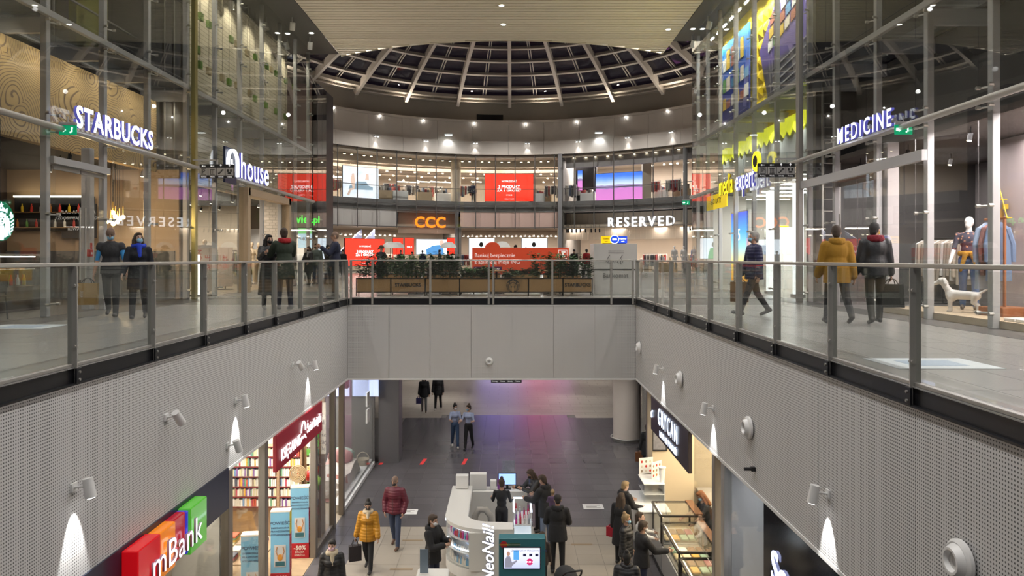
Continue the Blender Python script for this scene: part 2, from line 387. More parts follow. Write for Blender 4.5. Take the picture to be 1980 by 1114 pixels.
MB().rbox(XL+.06, -.03, 1.06, XR-.06, .04, 1.10, .006).build('handrail', steel, root)
MB().rbox(XL+.06, -.01, 0, XR-.06, .03, .035, .004).build('bottom_rail', steel, root)
xs = [(p-CX)/68.0 for p in (720, 832, 945, 954, 1068, 1182)]; xs = [XL+.09]+xs+[XR-.09]
for x in xs:
    po = MB().rbox(-.028, -.045, -.17, .028, .045, 1.06, .003).build('post', steel, root, loc=(x, .0, 0))
    b = MB()
    for z in (.22, .86):
        for s_ in (-1, 1): b.cyl((.02*s_, -.06, z), (.02*s_, -.04, z), .016, n=8)
    tag(b.build('clamp', steel_d, po), kind='stuff')
for a, b_ in zip(xs[:-1], xs[1:]):
    if b_-a > .3: MB().box(a+.03, -.006, .05, b_-.03, .006, 1.045).build('pane', rail_m, root)

# ------------------------------------------------------------------ slatted ceiling of the hall and the dark soffits beside it
ce = S('ceiling', MB().box(-7.66, -14, ZT+.12, 7.0, 31, ZT+.3), mat('ceiling_backing', (.30, .27, .22), .8))
slat_m = mat('cream_ceiling_slat', (.72, .65, .53), .6)
b = MB(); y = -6.0
while y < 33.6:
    def inside(x): return y+.13 < RC-math.sqrt(max(0, 13.3**2-x*x)) if abs(x) < 13.2 else True
    x0, x1 = -7.66, 7.0
    if y < 31.0: b.box(x0, y, ZT, x1, y+.25, ZT+.06)
    else:
        lim = math.sqrt(max(0, 13.3**2-(RC-y-.13)**2)) if RC-y-.13 < 13.3 else 0
        if lim < 7.66: b.box(x0, y, ZT, -lim, y+.25, ZT+.06)
        if lim < 7.0: b.box(lim, y, ZT, x1, y+.25, ZT+.06)
    y += .30
tag(b.build('slats', slat_m, ce), kind='stuff')
# curved front edge of that ceiling
v = MB()
n = 30; vs = []; fs = []
for k in range(n+1):
    x = -7.66+14.66*k/n; yy = RC-math.sqrt(13.3**2-x*x)
    vs += [(x, yy, ZT-.02), (x, yy+.06, ZT-.02), (x, yy+.06, ZT+1.6), (x, yy, ZT+1.6)]
for k in range(n):
    for j in range(4): fs.append((k*4+j, k*4+(j+1) % 4, (k+1)*4+(j+1) % 4, (k+1)*4+j))
v.add(vs, fs); v.build('edge_trim', slat_m, ce)
soff = mat('dark_soffit', (.10, .095, .085), .6, noise=.05)
S('trim_1', MB().box(-15.5, -14, ZT+.02, -7.7, 33.4, ZT+.3), soff)
S('trim_2', MB().box(7.04, -14, ZT+.02, 14.5, 31.4, ZT+.3), soff)
S('wall_back', MB().box(-15.5, -14.3, ZL, 14.5, -14, ZT+.3), cream)

# ------------------------------------------------------------------ rotunda: band, ring, dome
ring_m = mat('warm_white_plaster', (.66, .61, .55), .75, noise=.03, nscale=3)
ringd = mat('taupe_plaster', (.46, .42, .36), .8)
A = R_(128)
ro = S('wall_rotunda')
nseg = 26
for k in range(nseg):                                        # plaster panels of the upper and the lower band
    t0 = -A+2*A*k/nseg+.0006; t1 = -A+2*A*(k+1)/nseg-.0006
    MB().arc(RR, RR+.3, 10.95, 12.55, t0, t1, 4).build('panel', ring_m, ro)
    MB().arc(RR-.18, RR+.3, 9.84, 10.90, t0, t1, 4).build('panel', ring_m, ro)
MB().arc(RR-.20, RR+.1, 10.90, 10.96, -A, A, 80).build('ledge', ring_m, ro)
MB().arc(RR-.10, RR+1.2, 12.55, 12.75, -A, A, 80).build('ledge', ring_m, ro)
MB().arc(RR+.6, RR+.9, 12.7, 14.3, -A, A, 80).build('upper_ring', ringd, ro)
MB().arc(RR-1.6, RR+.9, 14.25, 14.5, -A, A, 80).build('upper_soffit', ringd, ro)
# vent grille in the upper ring
MB().arc(RR+.56, RR+.62, 12.78, 13.35, ring_th(923), ring_th(973), 6).build('vent_grille', blackm, ro)
dm = S('ceiling_dome')
RS = 29.0; R0 = 16.6; Z0 = 14.25; base = math.sqrt(RS*RS-R0*R0)
def dome(ph, th, up=0.0): r = (RS+up)*math.sin(ph); return pol(th, r, Z0-base+(RS+up)*math.cos(ph))
ph0 = math.asin(R0/RS); dph = 1.52/RS; NR = 9
rib_m = mat('pale_grey_dome_rib', (.52, .48, .43), .5)
def dtube(pts, w_, h_, name, off=0.0):
    b = MB(); vs = []; fs = []
    for i, p in enumerate(pts):
        d = (pts[min(i+1, len(pts)-1)]-pts[max(0, i-1)]).normalized(); nrm = (Vector((0, RC, Z0-base))-p).normalized(); s_ = d.cross(nrm).normalized()
        for a, c in ((-1, 0), (1, 0), (1, 1), (-1, 1)): vs.append(p+s_*a*w_/2+nrm*(c*h_+off))
    for i in range(len(pts)-1):
        for j in range(4): fs.append((i*4+j, i*4+(j+1) % 4, (i+1)*4+(j+1) % 4, (i+1)*4+j))
    return b.add(vs, fs).build(name, rib_m, dm)
th_ribs = [R_(15*k+.4) for k in range(-7, 8)]
for t in th_ribs: dtube([dome(ph0+.012-dph*NR*i/14-.0, t) for i in range(15)], .26, .5, 'rib')
for t in [R_(15*k+7.9) for k in range(-7, 7)]:
    for s_ in (-1, 1): dtube([dome(ph0-dph*NR*i/14, t+s_*.0075) for i in range(15)], .055, .12, 'thin_rib')
for i in range(NR+1): dtube([dome(ph0-dph*i, -A+2*A*k/80) for k in range(81)], .16 if i else .05, .26, 'ring', -.0)
for i in range(NR):
    pm = None
    for k in range(-14, 14):
        t0 = R_(7.5*k+.6); t1 = R_(7.5*(k+1)+.2)
        if pm is None:
            b = MB(); ta, tb = R_(.2), R_(7.3)
            q = [dome(ph0-dph*i-.002, ta), dome(ph0-dph*i-.002, tb), dome(ph0-dph*(i+1)+.002, tb), dome(ph0-dph*(i+1)+.002, ta)]
            q = [p-Vector((0, RC, 0)) for p in q]; up = Vector((0, 0, .02))
            b.add(q+[p+up for p in q], [(0, 1, 2, 3), (7, 6, 5, 4), (0, 4, 5, 1), (1, 5, 6, 2), (2, 6, 7, 3), (3, 7, 4, 0)])
            pm = bpy.data.meshes.new('pane'); pm.from_pydata(b.v, [], b.f); pm.materials.append(roofpane)
        place('pane', pm, dm, (0, RC, 0), -R_(7.5*k+.4))
# ------------------------------------------------------------------ glazed shop fronts on both walkways
spider = MB()
for s_ in (-1, 1): spider.cyl((0, 0, 0), (.12, .16*s_, 0), .018, n=6).cyl((.12, .16*s_, 0), (.19, .16*s_, 0), .03, n=8)
spm = bpy.data.meshes.new('spider_fitting'); spm.from_pydata(spider.v, [], spider.f); spm.materials.append(steel)
deck_m = glass('catwalk_grating', (.8, .82, .83), .5, .02, .22, (.35, .36, .37))
def front(name, label, xm, xg, ys, sg, skip):
    """sg +1: glass lies towards +X of the mullions (left side of the hall)"""
    root = S(name, label=label)
    for y in ys:
        MB().rbox(xm-.065, y-.065, 0, xm+.065, y+.065, ZT, .01).build('mullion', galv, root)
        for z in (.25, 2.0, 3.62, 3.95, 5.75, 6.25, 7.6, 8.25, 9.6):
            place('spider_fitting', spm, root, (xm, y, z), 0 if sg > 0 else PI)
        o = xm-sg*1.25
        MB().add([(min(xm, o), y-.05, 5.52), (max(xm, o), y-.05, 5.52), (max(xm, o), y+.05, 5.52), (min(xm, o), y+.05, 5.52), (min(xm, o), y-.05, 5.82), (max(xm, o), y-.05, 5.82), (max(xm, o), y+.05, 5.82), (min(xm, o), y+.05, 5.82)],
                 [(0, 3, 2, 1), (4, 5, 6, 7), (0, 1, 5, 4), (2, 3, 7, 6), (1, 2, 6, 5), (0, 4, 7, 3)]).build('bracket', galv, root)
    y0, y1 = ys[0], ys[-1]
    MB().tube([(xg+sg*.06, y0, 3.68), (xg+sg*.06, y1, 3.68)], .06, 12).build('round_rail', steel, root, smooth=True)
    for x in (xm+sg*.10, xm-sg*1.25): MB().rbox(x-.05, y0, 5.82, x+.05, y1, 5.95, .01).build('edge_beam', galv, root)
    for i, (a, b_) in enumerate(zip(ys[:-1], ys[1:])):
        MB().box(min(xm, xm-sg*1.2), a+.06, 5.86, max(xm, xm-sg*1.2), b_-.06, 5.90).build('deck', deck_m, root)
        for j, (z0, z1) in enumerate(((.06, 3.62), (3.74, 5.98), (6.0, 8.0), (8.02, ZT-.02))):
            if (i, j) in skip: continue
            MB().box(xg-.006, a+.008, z0, xg+.006, b_-.008, z1).build('pane', facade_m, root)
    return root
YL = [6.2, 8.2, 10.2, 12.2, 14.27, 16.3, 18.3, 20.5, 22.5, 24.6, 26.8, 28.9, 31.0, 33.0]
YR = [4.9, 6.7, 8.5, 10.3, 11.95, 13.8, 15.7, 17.7, 19.25, 21.6, 23.6, 25.5, 27.4, 29.1, 30.6]
win1 = front('window_1', 'tall glass front on grey steel mullions over the coffee shop', ML, GL, YL, 1, {(9, 0), (10, 0), (4, 0)})
win2 = front('window_2', 'tall glass front on grey steel mullions over the clothes and electronics shops', MR, GR, YR, -1, {(10, 0), (11, 0), (6, 0)})
edge = mat('yellow_reflection_edge_steel', (.42, .38, .16), .3, .8)  # yellow reflection on the end column, put into the steel's own colour
MB().rbox(GL-.02, 20.42, 0, GL+.10, 20.58, ZT, .01).build('end_column', edge, win1)
MB().rbox(GR-.10, 19.1, 0, GR+.02, 19.3, ZT, .01).build('end_column', steel_d, win2)
# glass return fins at the far ends
for k in range(3):
    MB().box(GL, 33.1+.8*k, .1, GL+.01, 33.85+.8*k, ZT-1.2).build('pane', facade_m, win1)
# ------------------------------------------------------------------ shop shells, left: coffee shop (y 6..20.6), fashion shop (y 21.2..33)
wave = mat('wavy_line_wallpaper', (.45, .32, .15), .7)
nt = wave.node_tree; bs = nt.nodes['Principled BSDF']
tc = nt.nodes.new('ShaderNodeTexCoord')
def nd(kind, op=None, *ins):
    n = nt.nodes.new('ShaderNode'+kind)
    if op: n.operation = op
    for i, v in enumerate(ins):
        if v is None: continue
        if hasattr(v, 'is_output'): nt.links.new(v, n.inputs[i])
        else: n.inputs[i].default_value = v
    return n
ns = nd('TexNoise'); ns.inputs['Scale'].default_value = .9; ns.inputs['Detail'].default_value = 1.0; nt.links.new(tc.outputs['Object'], ns.inputs['Vector'])
sc_ = nd('VectorMath', 'SCALE'); nt.links.new(ns.outputs['Color'], sc_.inputs[0]); sc_.inputs['Scale'].default_value = .7
ad = nd('VectorMath', 'ADD', tc.outputs['Object'], sc_.outputs[0]); ml = nd('VectorMath', 'MULTIPLY', ad.outputs[0], (0, 1, 1.25))
vo = nd('TexVoronoi'); vo.inputs['Scale'].default_value = .75; vo.inputs['Randomness'].default_value = .85; nt.links.new(ml.outputs[0], vo.inputs['Vector'])
dv = nd('VectorMath', 'SUBTRACT', ml.outputs[0], vo.outputs['Position']); sp = nd('SeparateXYZ', None, dv.outputs[0])
an = nd('Math', 'ARCTAN2', sp.outputs['Z'], sp.outputs['Y']); a1 = nd('Math', 'MULTIPLY', an.outputs[0], 1/(2*PI)*1.0); a2 = nd('Math', 'MULTIPLY_ADD', vo.outputs['Distance'], 21.0, a1.outputs[0]); fc = nd('Math', 'FRACT', a2.outputs[0])
rp = nt.nodes.new('ShaderNodeValToRGB'); rp.color_ramp.elements[0].position = .20; rp.color_ramp.elements[0].color = (.17, .115, .075, 1); rp.color_ramp.elements[1].position = .30; rp.color_ramp.elements[1].color = (.47, .335, .16, 1)
nt.links.new(fc.outputs[0], rp.inputs[0]); nt.links.new(rp.outputs[0], bs.inputs['Base Color'])
lined = mat('pale_lined_cladding', (.50, .45, .34), .7)
nt = lined.node_tree; bs = nt.nodes['Principled BSDF']
g = nt.nodes.new('ShaderNodeNewGeometry'); sp = nt.nodes.new('ShaderNodeSeparateXYZ'); nt.links.new(g.outputs['Position'], sp.inputs[0])
mu = nt.nodes.new('ShaderNodeMath'); mu.operation = 'MULTIPLY'; mu.inputs[1].default_value = 7.0; nt.links.new(sp.outputs['Z'], mu.inputs[0])
fc = nt.nodes.new('ShaderNodeMath'); fc.operation = 'FRACT'; nt.links.new(mu.outputs[0], fc.inputs[0])
rp = nt.nodes.new('ShaderNodeValToRGB'); rp.color_ramp.elements[0].position = .10; rp.color_ramp.elements[0].color = (.24, .21, .16, 1); rp.color_ramp.elements[1].position = .16; rp.color_ramp.elements[1].color = (.52, .47, .36, 1)
nt.links.new(fc.outputs[0], rp.inputs[0]); nt.links.new(rp.outputs[0], bs.inputs['Base Color'])
brown = mat('dark_brown_panel', (.055, .04, .032), .5, noise=.2)
tan = mat('tan_plaster', (.42, .30, .19), .7)
wood = mat('oak_board', (.36, .23, .12), .5, noise=.15, nscale=14)
wood_p = mat('pale_oak_board', (.50, .38, .25), .5, noise=.1, nscale=14)
S('wall_coffee_shop', MB().box(-14.2, 5, 0, -14.0, 21, 3.8), brown)
S('wall_wave', MB().box(-10.0, 5, 3.55, -9.8, 20.45, 5.5), wave, 'ochre wall with dark wavy lines above the coffee shop')
S('ceiling_coffee_shop', MB().box(-14.2, 5, 3.62, -10.0, 21, 3.74), blackm)
S('floor_second_left', MB().box(-15.5, 5, 5.92, -10.3, 33, 6.2), greywall)
S('wall_second_left', MB().box(-12.9, 5, 6.2, -12.7, 20.6, ZT), darkwall)
S('wall_partition_left', MB().box(-15, 20.62, 0, -9.15, 21.1, ZT), greywall)
r = S('trim_3')
for x in (-9.35, -9.62): MB().cyl((x, 20.55, .2), (x, 20.55, ZT), .022, n=8).build('conduit', steel_d, r)
S('wall_lined', MB().box(-10.2, 21.1, 3.5, -10.0, 33.2, ZT), lined, 'pale wall with fine horizontal lines above the fashion shop')
S('wall_fashion_shop', MB().box(-15.5, 21.1, 0, -15.3, 37, 3.6), cream)
S('ceiling_fashion_shop', MB().box(-15.5, 21.1, 3.5, -10.2, 33.2, 3.62), mat('black_shop_ceiling', (.05, .045, .04), .8))
S('wall_fashion_end', MB().box(-15.5, 33.0, 0, -12.0, 33.2, 3.6), cream)
# glass balustrade of the dark second storey above the coffee shop
g = T('glass_balustrade', 'dim glass balustrade of the unlit upper storey above the wavy wall', 'balustrade', (-10.35, 5, 6.2))
for k in range(8):
    MB().box(-.006, 1.95*k+.03, .02, .006, 1.95*k+1.9, 1.05).build('pane', pane_m, g)
    MB().box(-.02, 1.95*k-.02, 0, .02, 1.95*k+.02, 1.05).build('post', steel_d, g)
MB().box(-.025, 0, 1.05, .025, 15.5, 1.09).build('handrail', steel_d, g)
tag(MB().box(-10.9, 18.2, 6.2, -10.7, 19.6, ZT).build('lit_panel', mat('olive_panel', (.30, .30, .05), .6)), 'tall olive green panel standing in the dark upper storey', 'panel')
# ------------------------------------------------------------------ right: clothes shop (y 5..19.2), electronics shop (y 19.6..30.6)
S('wall_clothes_shop', MB().box(12.3, 4, 0, 12.5, 19.4, 3.8), mat('mauve_grey_wall', (.26, .24, .25), .7))
S('wall_clothes_front', MB().box(9.1, 4, 3.72, 9.3, 19.2, 5.95), darkwall, 'dark grey wall above the clothes shop')
S('ceiling_clothes_shop', MB().box(8.4, 4, 3.62, 12.5, 19.4, 3.74), mat('brown_shop_ceiling', (.08, .065, .06), .7))
S('floor_second_right', MB().box(8.95, 4, 5.95, 14.5, 19.4, 6.2), greywall)
S('wall_second_right', MB().box(11.2, 4, 6.2, 11.4, 19.4, ZT), darkwall)
S('wall_partition_right', MB().box(8.1, 19.35, 0, 14.5, 19.6, ZT), darkwall)
yel = mat('yellow_padded_wall', (.80, .60, .02), .45)
# pyramids of the yellow wall
yw = S('wall_yellow', MB().box(9.0, 19.6, 5.25, 9.2, 30.8, ZT), yel, 'bright yellow wall of pyramid-shaped pads')
pmesh = bpy.data.meshes.new('pad'); b = MB(); s_ = .26
b.add([(0, -s_, -s_), (0, s_, -s_), (0, s_, s_), (0, -s_, s_), (-.13, 0, 0)], [(0, 1, 2, 3), (0, 4, 1), (1, 4, 2), (2, 4, 3), (3, 4, 0)]); pmesh.from_pydata(b.v, [], b.f); pmesh.materials.append(yel)
rest = MB(); cnt = 0
for i in range(21):
    for j in range(9):
        y = 19.9+.52*i; z = 5.52+.52*j
        if 7.5 < z < 9.9 and 26.6 < y: continue
        if cnt < 230: place('pad', pmesh, yw, (9.0, y, z)); cnt += 1
        else: rest.add([Vector(v)+Vector((9.0, y, z)) for v in b.v], b.f)
if rest.v: tag(rest.build('pad_field', yel, yw), kind='stuff')
S('wall_electronics_upper', MB().box(9.0, 19.6, 3.9, 9.2, 30.8, 5.25), greywall)
S('ceiling_electronics_shop', MB().box(8.2, 19.6, 3.75, 14.5, 30.8, 3.9), mat('grey_shop_ceiling', (.14, .14, .14), .7))
S('wall_electronics_shop', MB().box(14.0, 19.6, 0, 14.2, 34, 3.8), mat('pale_shop_wall', (.55, .55, .52), .7))
S('wall_electronics_end', MB().box(8.2, 30.75, 0, 14.2, 30.9, 3.9), MATS['pale_shop_wall'])
# steel ladder beside the clothes shop
lad = T('wall_ladder', 'tall galvanised steel ladder standing beside the clothes shop entrance', 'ladder', (8.35, 19.0, 0))
for x in (-.22, .22): MB().rbox(x-.025, -.02, .2, x+.025, .02, 5.7, .005).build('stile', steel, lad)
for k in range(17): MB().cyl((-.22, 0, .5+.31*k), (.22, 0, .5+.31*k), .014, n=8).build('rung', steel, lad)
# ------------------------------------------------------------------ lights of these shops
light('shop_light', 'AREA', (-11.6, 11, 3.5), 40, WARM, size=2.5, size_y=6)
light('shop_light', 'AREA', (-11.2, 17.3, 3.5), 48, WARM, size=2, size_y=4.5)
light('shop_light', 'AREA', (-12.4, 27, 3.4), 420, WARM, size=4, size_y=9)
light('shop_light', 'AREA', (9.3, 11, 3.5), 520, (1, .90, .88), size=2.5, size_y=7)
light('shop_light', 'AREA', (10.2, 17, 3.5), 110, (1, .90, .86), size=2, size_y=3)
light('shop_light', 'AREA', (11, 25, 3.6), 480, (1, .97, .9), size=4, size_y=8)
for k in range(11): light('wall_washer', 'SPOT', (8.4, 20.3+1.0*k, 10.2), 240, (1, .96, .8), aim=(.3, 0, -1), size=.06, cone=130, blend=.8)
for k in range(12): light('wave_washer', 'SPOT', (-9.1, 6.5+1.25*k, 5.3), 16, (1, .9, .72), aim=(-1, 0, -.45), size=.05, cone=150, blend=1.0)
for k in range(6): light('lined_washer', 'SPOT', (-9.3, 22+2.1*k, 10.3), 110, (1, .92, .72), aim=(-.25, 0, -1), size=.06, cone=120, blend=.8)
for k in range(6): light('canopy_light', 'SPOT', (8.3, 20.5+2*k, 5.4), 80, (.85, .95, .9), aim=(.7, 0, -1), size=.04, cone=120, blend=.8)
# ------------------------------------------------------------------ rotunda shops behind the curved glass (two storeys)
rod_m = mat('steel_rod', (.22, .21, .20), .4, .7)
w3 = S('window_3', label='curved two-storey glass front of the rotunda on slim steel rods')
pxs = [614+38.2*k for k in range(20)]
for i, p in enumerate(pxs):
    t = ring_th(p); q = pol(t, RR-.05)
    MB().cyl((0, 0, 3.6), (0, 0, 9.86), .045, n=8).build('rod', rod_m, w3, loc=(q.x, q.y, 0))
    if i:
        t0 = ring_th(pxs[i-1])
        for z0, z1 in ((3.72, 5.88), (5.92, 9.82)):
            MB().arc(RR-.012, RR+.012, z0, z1, t0+.001, t-.001, 2).build('pane', pane_m, w3)
for z in (3.66, 5.55):
    MB().arc(RR-.06, RR+.04, z, z+.07, ring_th(612), ring_th(1345), 40).build('transom', rod_m, w3)
# storeys: floors, soffits, back wall
warmw = mat('warm_shop_wall', (.62, .52, .42), .8)
warmc = mat('warm_shop_ceiling', (.50, .42, .33), .8)
ta, tb = ring_th(606), ring_th(1352)
S('floor_second_rotunda', MB().arc(RR+.15, 27, 5.05, 5.9, ta-.2, tb+.2, 40), greywall)
S('ceiling_second_rotunda', MB().arc(RR+.05, 27, 9.55, 9.8, ta-.2, tb+.2, 40), warmc)
S('wall_rotunda_shops', MB().arc(26.5, 27, 0, 9.8, ta-.25, tb+.25, 40), warmw)
S('ceiling_first_rotunda', MB().arc(RR+.6, 26.5, 3.75, 3.95, ta-.2, tb+.2, 40), warmc)
# curved white bulkhead inside the second storey glass
S('trim_4', MB().arc(RR+1.6, RR+2.0, 9.0, 9.6, ring_th(626), ring_th(1080), 30), mat('bulkhead_white', (.60, .54, .46), .6))
S('trim_5', MB().arc(RR+.5, RR+.9, 8.75, 9.7, ring_th(1092), ring_th(1345), 20), mat('bulkhead_grey', (.34, .32, .32), .6))
# party walls
for n_, p in ((1, 1086), (2, 890)):
    t = ring_th(p); MB_ = MB().arc(RR+.1, 26.5, 0 if n_ == 1 else 0, 9.7 if n_ == 1 else 3.8, t-.006, t+.006, 1)
    S('wall_party_%d' % n_, MB_, mat('party_wall_grey', (.20, .185, .17), .7))
t = ring_th(1083); q = pol(t, RR-.1)
S('trim_6', MB().box(-.16, -.16, 0, .16, .16, 9.85), mat('column_grey', (.24, .235, .24), .5)).location = (q.x, q.y, 0)
for n_, (p, r_) in enumerate(((1322, RR+.2), (884, RR+.3))):
    q = pol(ring_th(p), r_); S('column_%d' % (n_+1), MB().cyl((0, 0, 0), (0, 0, 9.7 if n_ == 0 else 5.0), .17, n=14), MATS['column_grey']).location = (q.x, q.y, 0)
q = pol(ring_th(887), RR+1.4); S('column_3', MB().cyl((0, 0, 5.9), (0, 0, 9.6), .42, n=20), mat('column_beige', (.50, .43, .34), .7)).location = (q.x, q.y, 0)
# fascias between the storeys
fg = mat('grey_fascia_panel', (.76, .72, .69), .5); fp = mat('rose_beige_fascia_panel', (.90, .64, .56), .5); fb = mat('beige_slat_fascia', (.84, .72, .58), .6)
fw = S('wall_fascia')
def fas(p0, p1, z0, z1, m, n, r=RR+.2):
    for k in range(n):
        MB().arc(r, r+.06, z0, z1, ring_th(p0+(p1-p0)*k/n, r)+.0004, ring_th(p0+(p1-p0)*(k+1)/n, r)-.0004, 3).build('panel', m, fw)
fas(630, 768, 3.7, 5.9, fg, 4); fas(768, 888, 4.9, 5.9, mat('taupe_fascia_panel', (.36, .31, .27), .5), 3); fas(890, 1082, 3.7, 5.0, fp, 5); fas(890, 1082, 5.0, 5.9, fg, 5)
fas(1090, 1348, 4.95, 5.9, fg, 7)
fas(770, 884, 3.2, 4.9, mat('shoe_shop_brown_panel', (.50, .38, .29), .5), 3, RR+.7)
fas(1092, 1340, 2.7, 4.95, fb, 22, RR+1.6)
# lights
for p in (650, 720, 790, 860, 930, 1000, 1060): light('shop_light', 'AREA', pol(ring_th(p, 21), 21.5, 9.4), 480, (1, .88, .74), size=3)
for p in (1130, 1210, 1290): light('shop_light', 'AREA', pol(ring_th(p, 21), 21.5, 9.4), 520, (1, .91, .85), size=3)
for p in (690, 760, 830, 930, 1010, 1060): light('shop_light', 'AREA', pol(ring_th(p, 20), 20.6, 3.6), 300, (1, .87, .74), size=3)
for p in (1130, 1210, 1290, 1340): light('shop_light', 'AREA', pol(ring_th(p, 20), 20.6, 3.6), 280, (1, .90, .80), size=3)
# ---- screens, signs and posters
def flat_sign(name, label, cat, p0, p1, y0, y1, r, m, depth=.12, frame=blackm, group=None):
    """an upright board whose corners stand at two bearings on a circle of radius r about the rotunda's axis"""
    a, b_ = Vector((*ring_pt(p0, r), 0)), Vector((*ring_pt(p1, r), 0)); mid = (a+b_)/2; w_ = (b_-a).length; pm = (p0+p1)/2
    sc_ = FPX/mid.y; z1 = CAMZ+(CY-y0)/sc_; z0 = CAMZ+(CY-y1)/sc_; ang = math.atan2((b_-a).y, (b_-a).x)
    o = T(name, label, cat, (mid.x, mid.y, z0), ang, group); h = z1-z0
    MB().rbox(-w_/2-.03, 0, -.03, w_/2+.03, depth, h+.03, .01).build('housing', frame, o)
    MB().box(-w_/2, -.012, 0, w_/2, .004, h).build('face', m, o)
    return o, w_, h
def px_mat(name, build):
    m = bpy.data.materials.new(name); m.use_nodes = True; MATS[name] = m; nt = m.node_tree; b = nt.nodes['Principled BSDF']; b.inputs['Roughness'].default_value = .4
    tc = nt.nodes.new('ShaderNodeTexCoord'); sp = nt.nodes.new('ShaderNodeSeparateXYZ'); nt.links.new(tc.outputs['Generated'], sp.inputs[0])
    c = build(nt, sp, tc); nt.links.new(c, b.inputs['Emission Color']); return m, b
def ramp(nt, sock, stops, interp='LINEAR'):
    r = nt.nodes.new('ShaderNodeValToRGB'); r.color_ramp.interpolation = interp; e = r.color_ramp.elements
    while len(e) < len(stops): e.new(.5)
    for i, (p, c) in enumerate(stops): e[i].position = p; e[i].color = (*c, 1)
    nt.links.new(sock, r.inputs[0]); return r.outputs[0]
def land(nt, sp, tc):
    n = nt.nodes.new('ShaderNodeTexNoise'); n.inputs['Scale'].default_value = 3.0; n.inputs['Detail'].default_value = 6; nt.links.new(tc.outputs['Generated'], n.inputs['Vector'])
    a = nt.nodes.new('ShaderNodeMath'); a.operation = 'MULTIPLY_ADD'; a.inputs[1].default_value = .16; nt.links.new(n.outputs['Fac'], a.inputs[0]); nt.links.new(sp.outputs['Z'], a.inputs[2])
    return ramp(nt, a.outputs[0], [(0, (.85, .26, .70)), (.54, (.72, .24, .66)), (.56, (.25, .18, .38)), (.66, (.36, .30, .50)), (.68, (.70, .80, 1)), (.88, (.20, .40, 1)), (1, (.06, .2, .95))])
m_land, b_ = px_mat('landscape_screen', land); b_.inputs['Emission Strength'].default_value = .95; b_.inputs['Base Color'].default_value = (.02, .02, .02, 1)
def car(nt, sp, tc):
    n = nt.nodes.new('ShaderNodeTexNoise'); n.inputs['Scale'].default_value = 4; nt.links.new(tc.outputs['Generated'], n.inputs['Vector'])
    return ramp(nt, n.outputs['Fac'], [(.2, (.55, .68, .85)), (.45, (.78, .85, .95)), (.7, (.92, .95, 1))])
m_car, b_ = px_mat('white_blue_screen', car); b_.inputs['Emission Strength'].default_value = .95; b_.inputs['Base Color'].default_value = (.02, .02, .02, 1)
red_s = glow('red_screen', (1.0, .045, .022), .75); wht = glow('white_light_print', (1, 1, 1), 1.0); pale_s = glow('pale_light_box', (.80, .90, 1.0), 1.1)
def red_ad(o, w_, h, k=1.0):
    letter('WYPRZEDAŻ', .22*k, wht, o, (0, -.02, h*.72)); letter('3 PRODUKT', .34*k, wht, o, (0, -.02, h*.52), bold=.008); letter('ZA 1 GROSZ*', .34*k, wht, o, (0, -.02, h*.40), bold=.008)
    letter('17-02.02', .15*k, wht, o, (0, -.02, h*.22)); letter('WIĘCEJ W SKLEPIE', .10*k, wht, o, (0, -.02, h*.08))
o, w_, h = flat_sign('video_screen', 'white and pale blue video screen behind the curved glass upstairs', 'screen', 663, 732, 323, 384, RR+.9, m_car)
# the picture on it: a seated figure and a pale car
pic = glow('picture_grey_blue', (.30, .42, .52), .5); pic2 = glow('picture_skin', (.75, .55, .45), .6)
MB().prism([(-1.0, .7), (-.9, 1.0), (-.5, 1.05), (-.3, 1.35), (.5, 1.38), (.8, 1.05), (1.15, .95), (1.15, .72)], 0, .006, Matrix.Translation((-.1, -.02, 0)) @ Matrix.Rotation(PI/2, 4, 'X')).build('picture', pic, o)
MB().prism([(-1.25, .25), (-1.0, .75), (-.75, .8), (-.95, 1.4), (-.8, 1.95), (-.62, 1.95), (-.55, 1.3), (-.6, .7), (-.9, .6), (-1.05, .2)], 0, .006, Matrix.Translation((0, -.022, 0)) @ Matrix.Rotation(PI/2, 4, 'X')).build('picture', pic2, o)
MB().prism([(.55, 1.4), (.65, 1.9), (.85, 1.9), (.9, 1.4)], 0, .006, Matrix.Translation((-.2, -.022, .1)) @ Matrix.Rotation(PI/2, 4, 'X')).build('picture', pic2, o)
o, w_, h = flat_sign('video_screen', 'red video screen with white sale text upstairs at the centre of the curved glass', 'screen', 938, 1031, 336, 389, RR+.9, red_s); red_ad(o, w_, h)
o, w_, h = flat_sign('video_screen', 'video screen with a pink field and blue sky behind the curved glass', 'screen', 1152, 1245, 334, 391, RR+1.3, m_land)
o, w_, h = flat_sign('video_screen', 'narrow blue screen beside the dark portal upstairs', 'screen', 1117, 1126, 330, 368, RR+2.4, m_land)
o, w_, h = flat_sign('video_screen', 'large red video screen with white sale text at walkway level by the escalator', 'screen', 667, 743, 462, 514, RR+.4, red_s); red_ad(o, w_*.9, h, .8)
for p0, p1, l in ((760, 779, 'first tall red poster from the escalator inside the orange-lettered shoe shop'), (783, 800, 'second tall red poster, next to the wide picture in the shoe shop'), (865, 880, 'tall red poster closest to the rotunda column in the shoe shop')):
    o, w_, h = flat_sign('poster', l, 'poster', p0, p1, 460, 492, RR+.8, red_s, .04, group='red sale posters'); letter('SALE', .22, wht, o, (0, -.02, h*.45))
o, w_, h = flat_sign('light_box', 'wide light box picture of a person in blue with an outstretched hand', 'light box', 805, 864, 463, 492, RR+1.0, pale_s, .08)
MB().prism([(-.45, .0), (-.5, .4), (.1, .75), (.7, .8), (1.0, .5), (1.05, 0)], 0, .006, Matrix.Translation((0, -.02, 0)) @ Matrix.Rotation(PI/2, 4, 'X')).build('picture', glow('picture_blue', (.10, .35, .75), .5), o)
MB().ball((.85, -.018, .95), (.22, .006, .28)).build('picture', pic2, o)
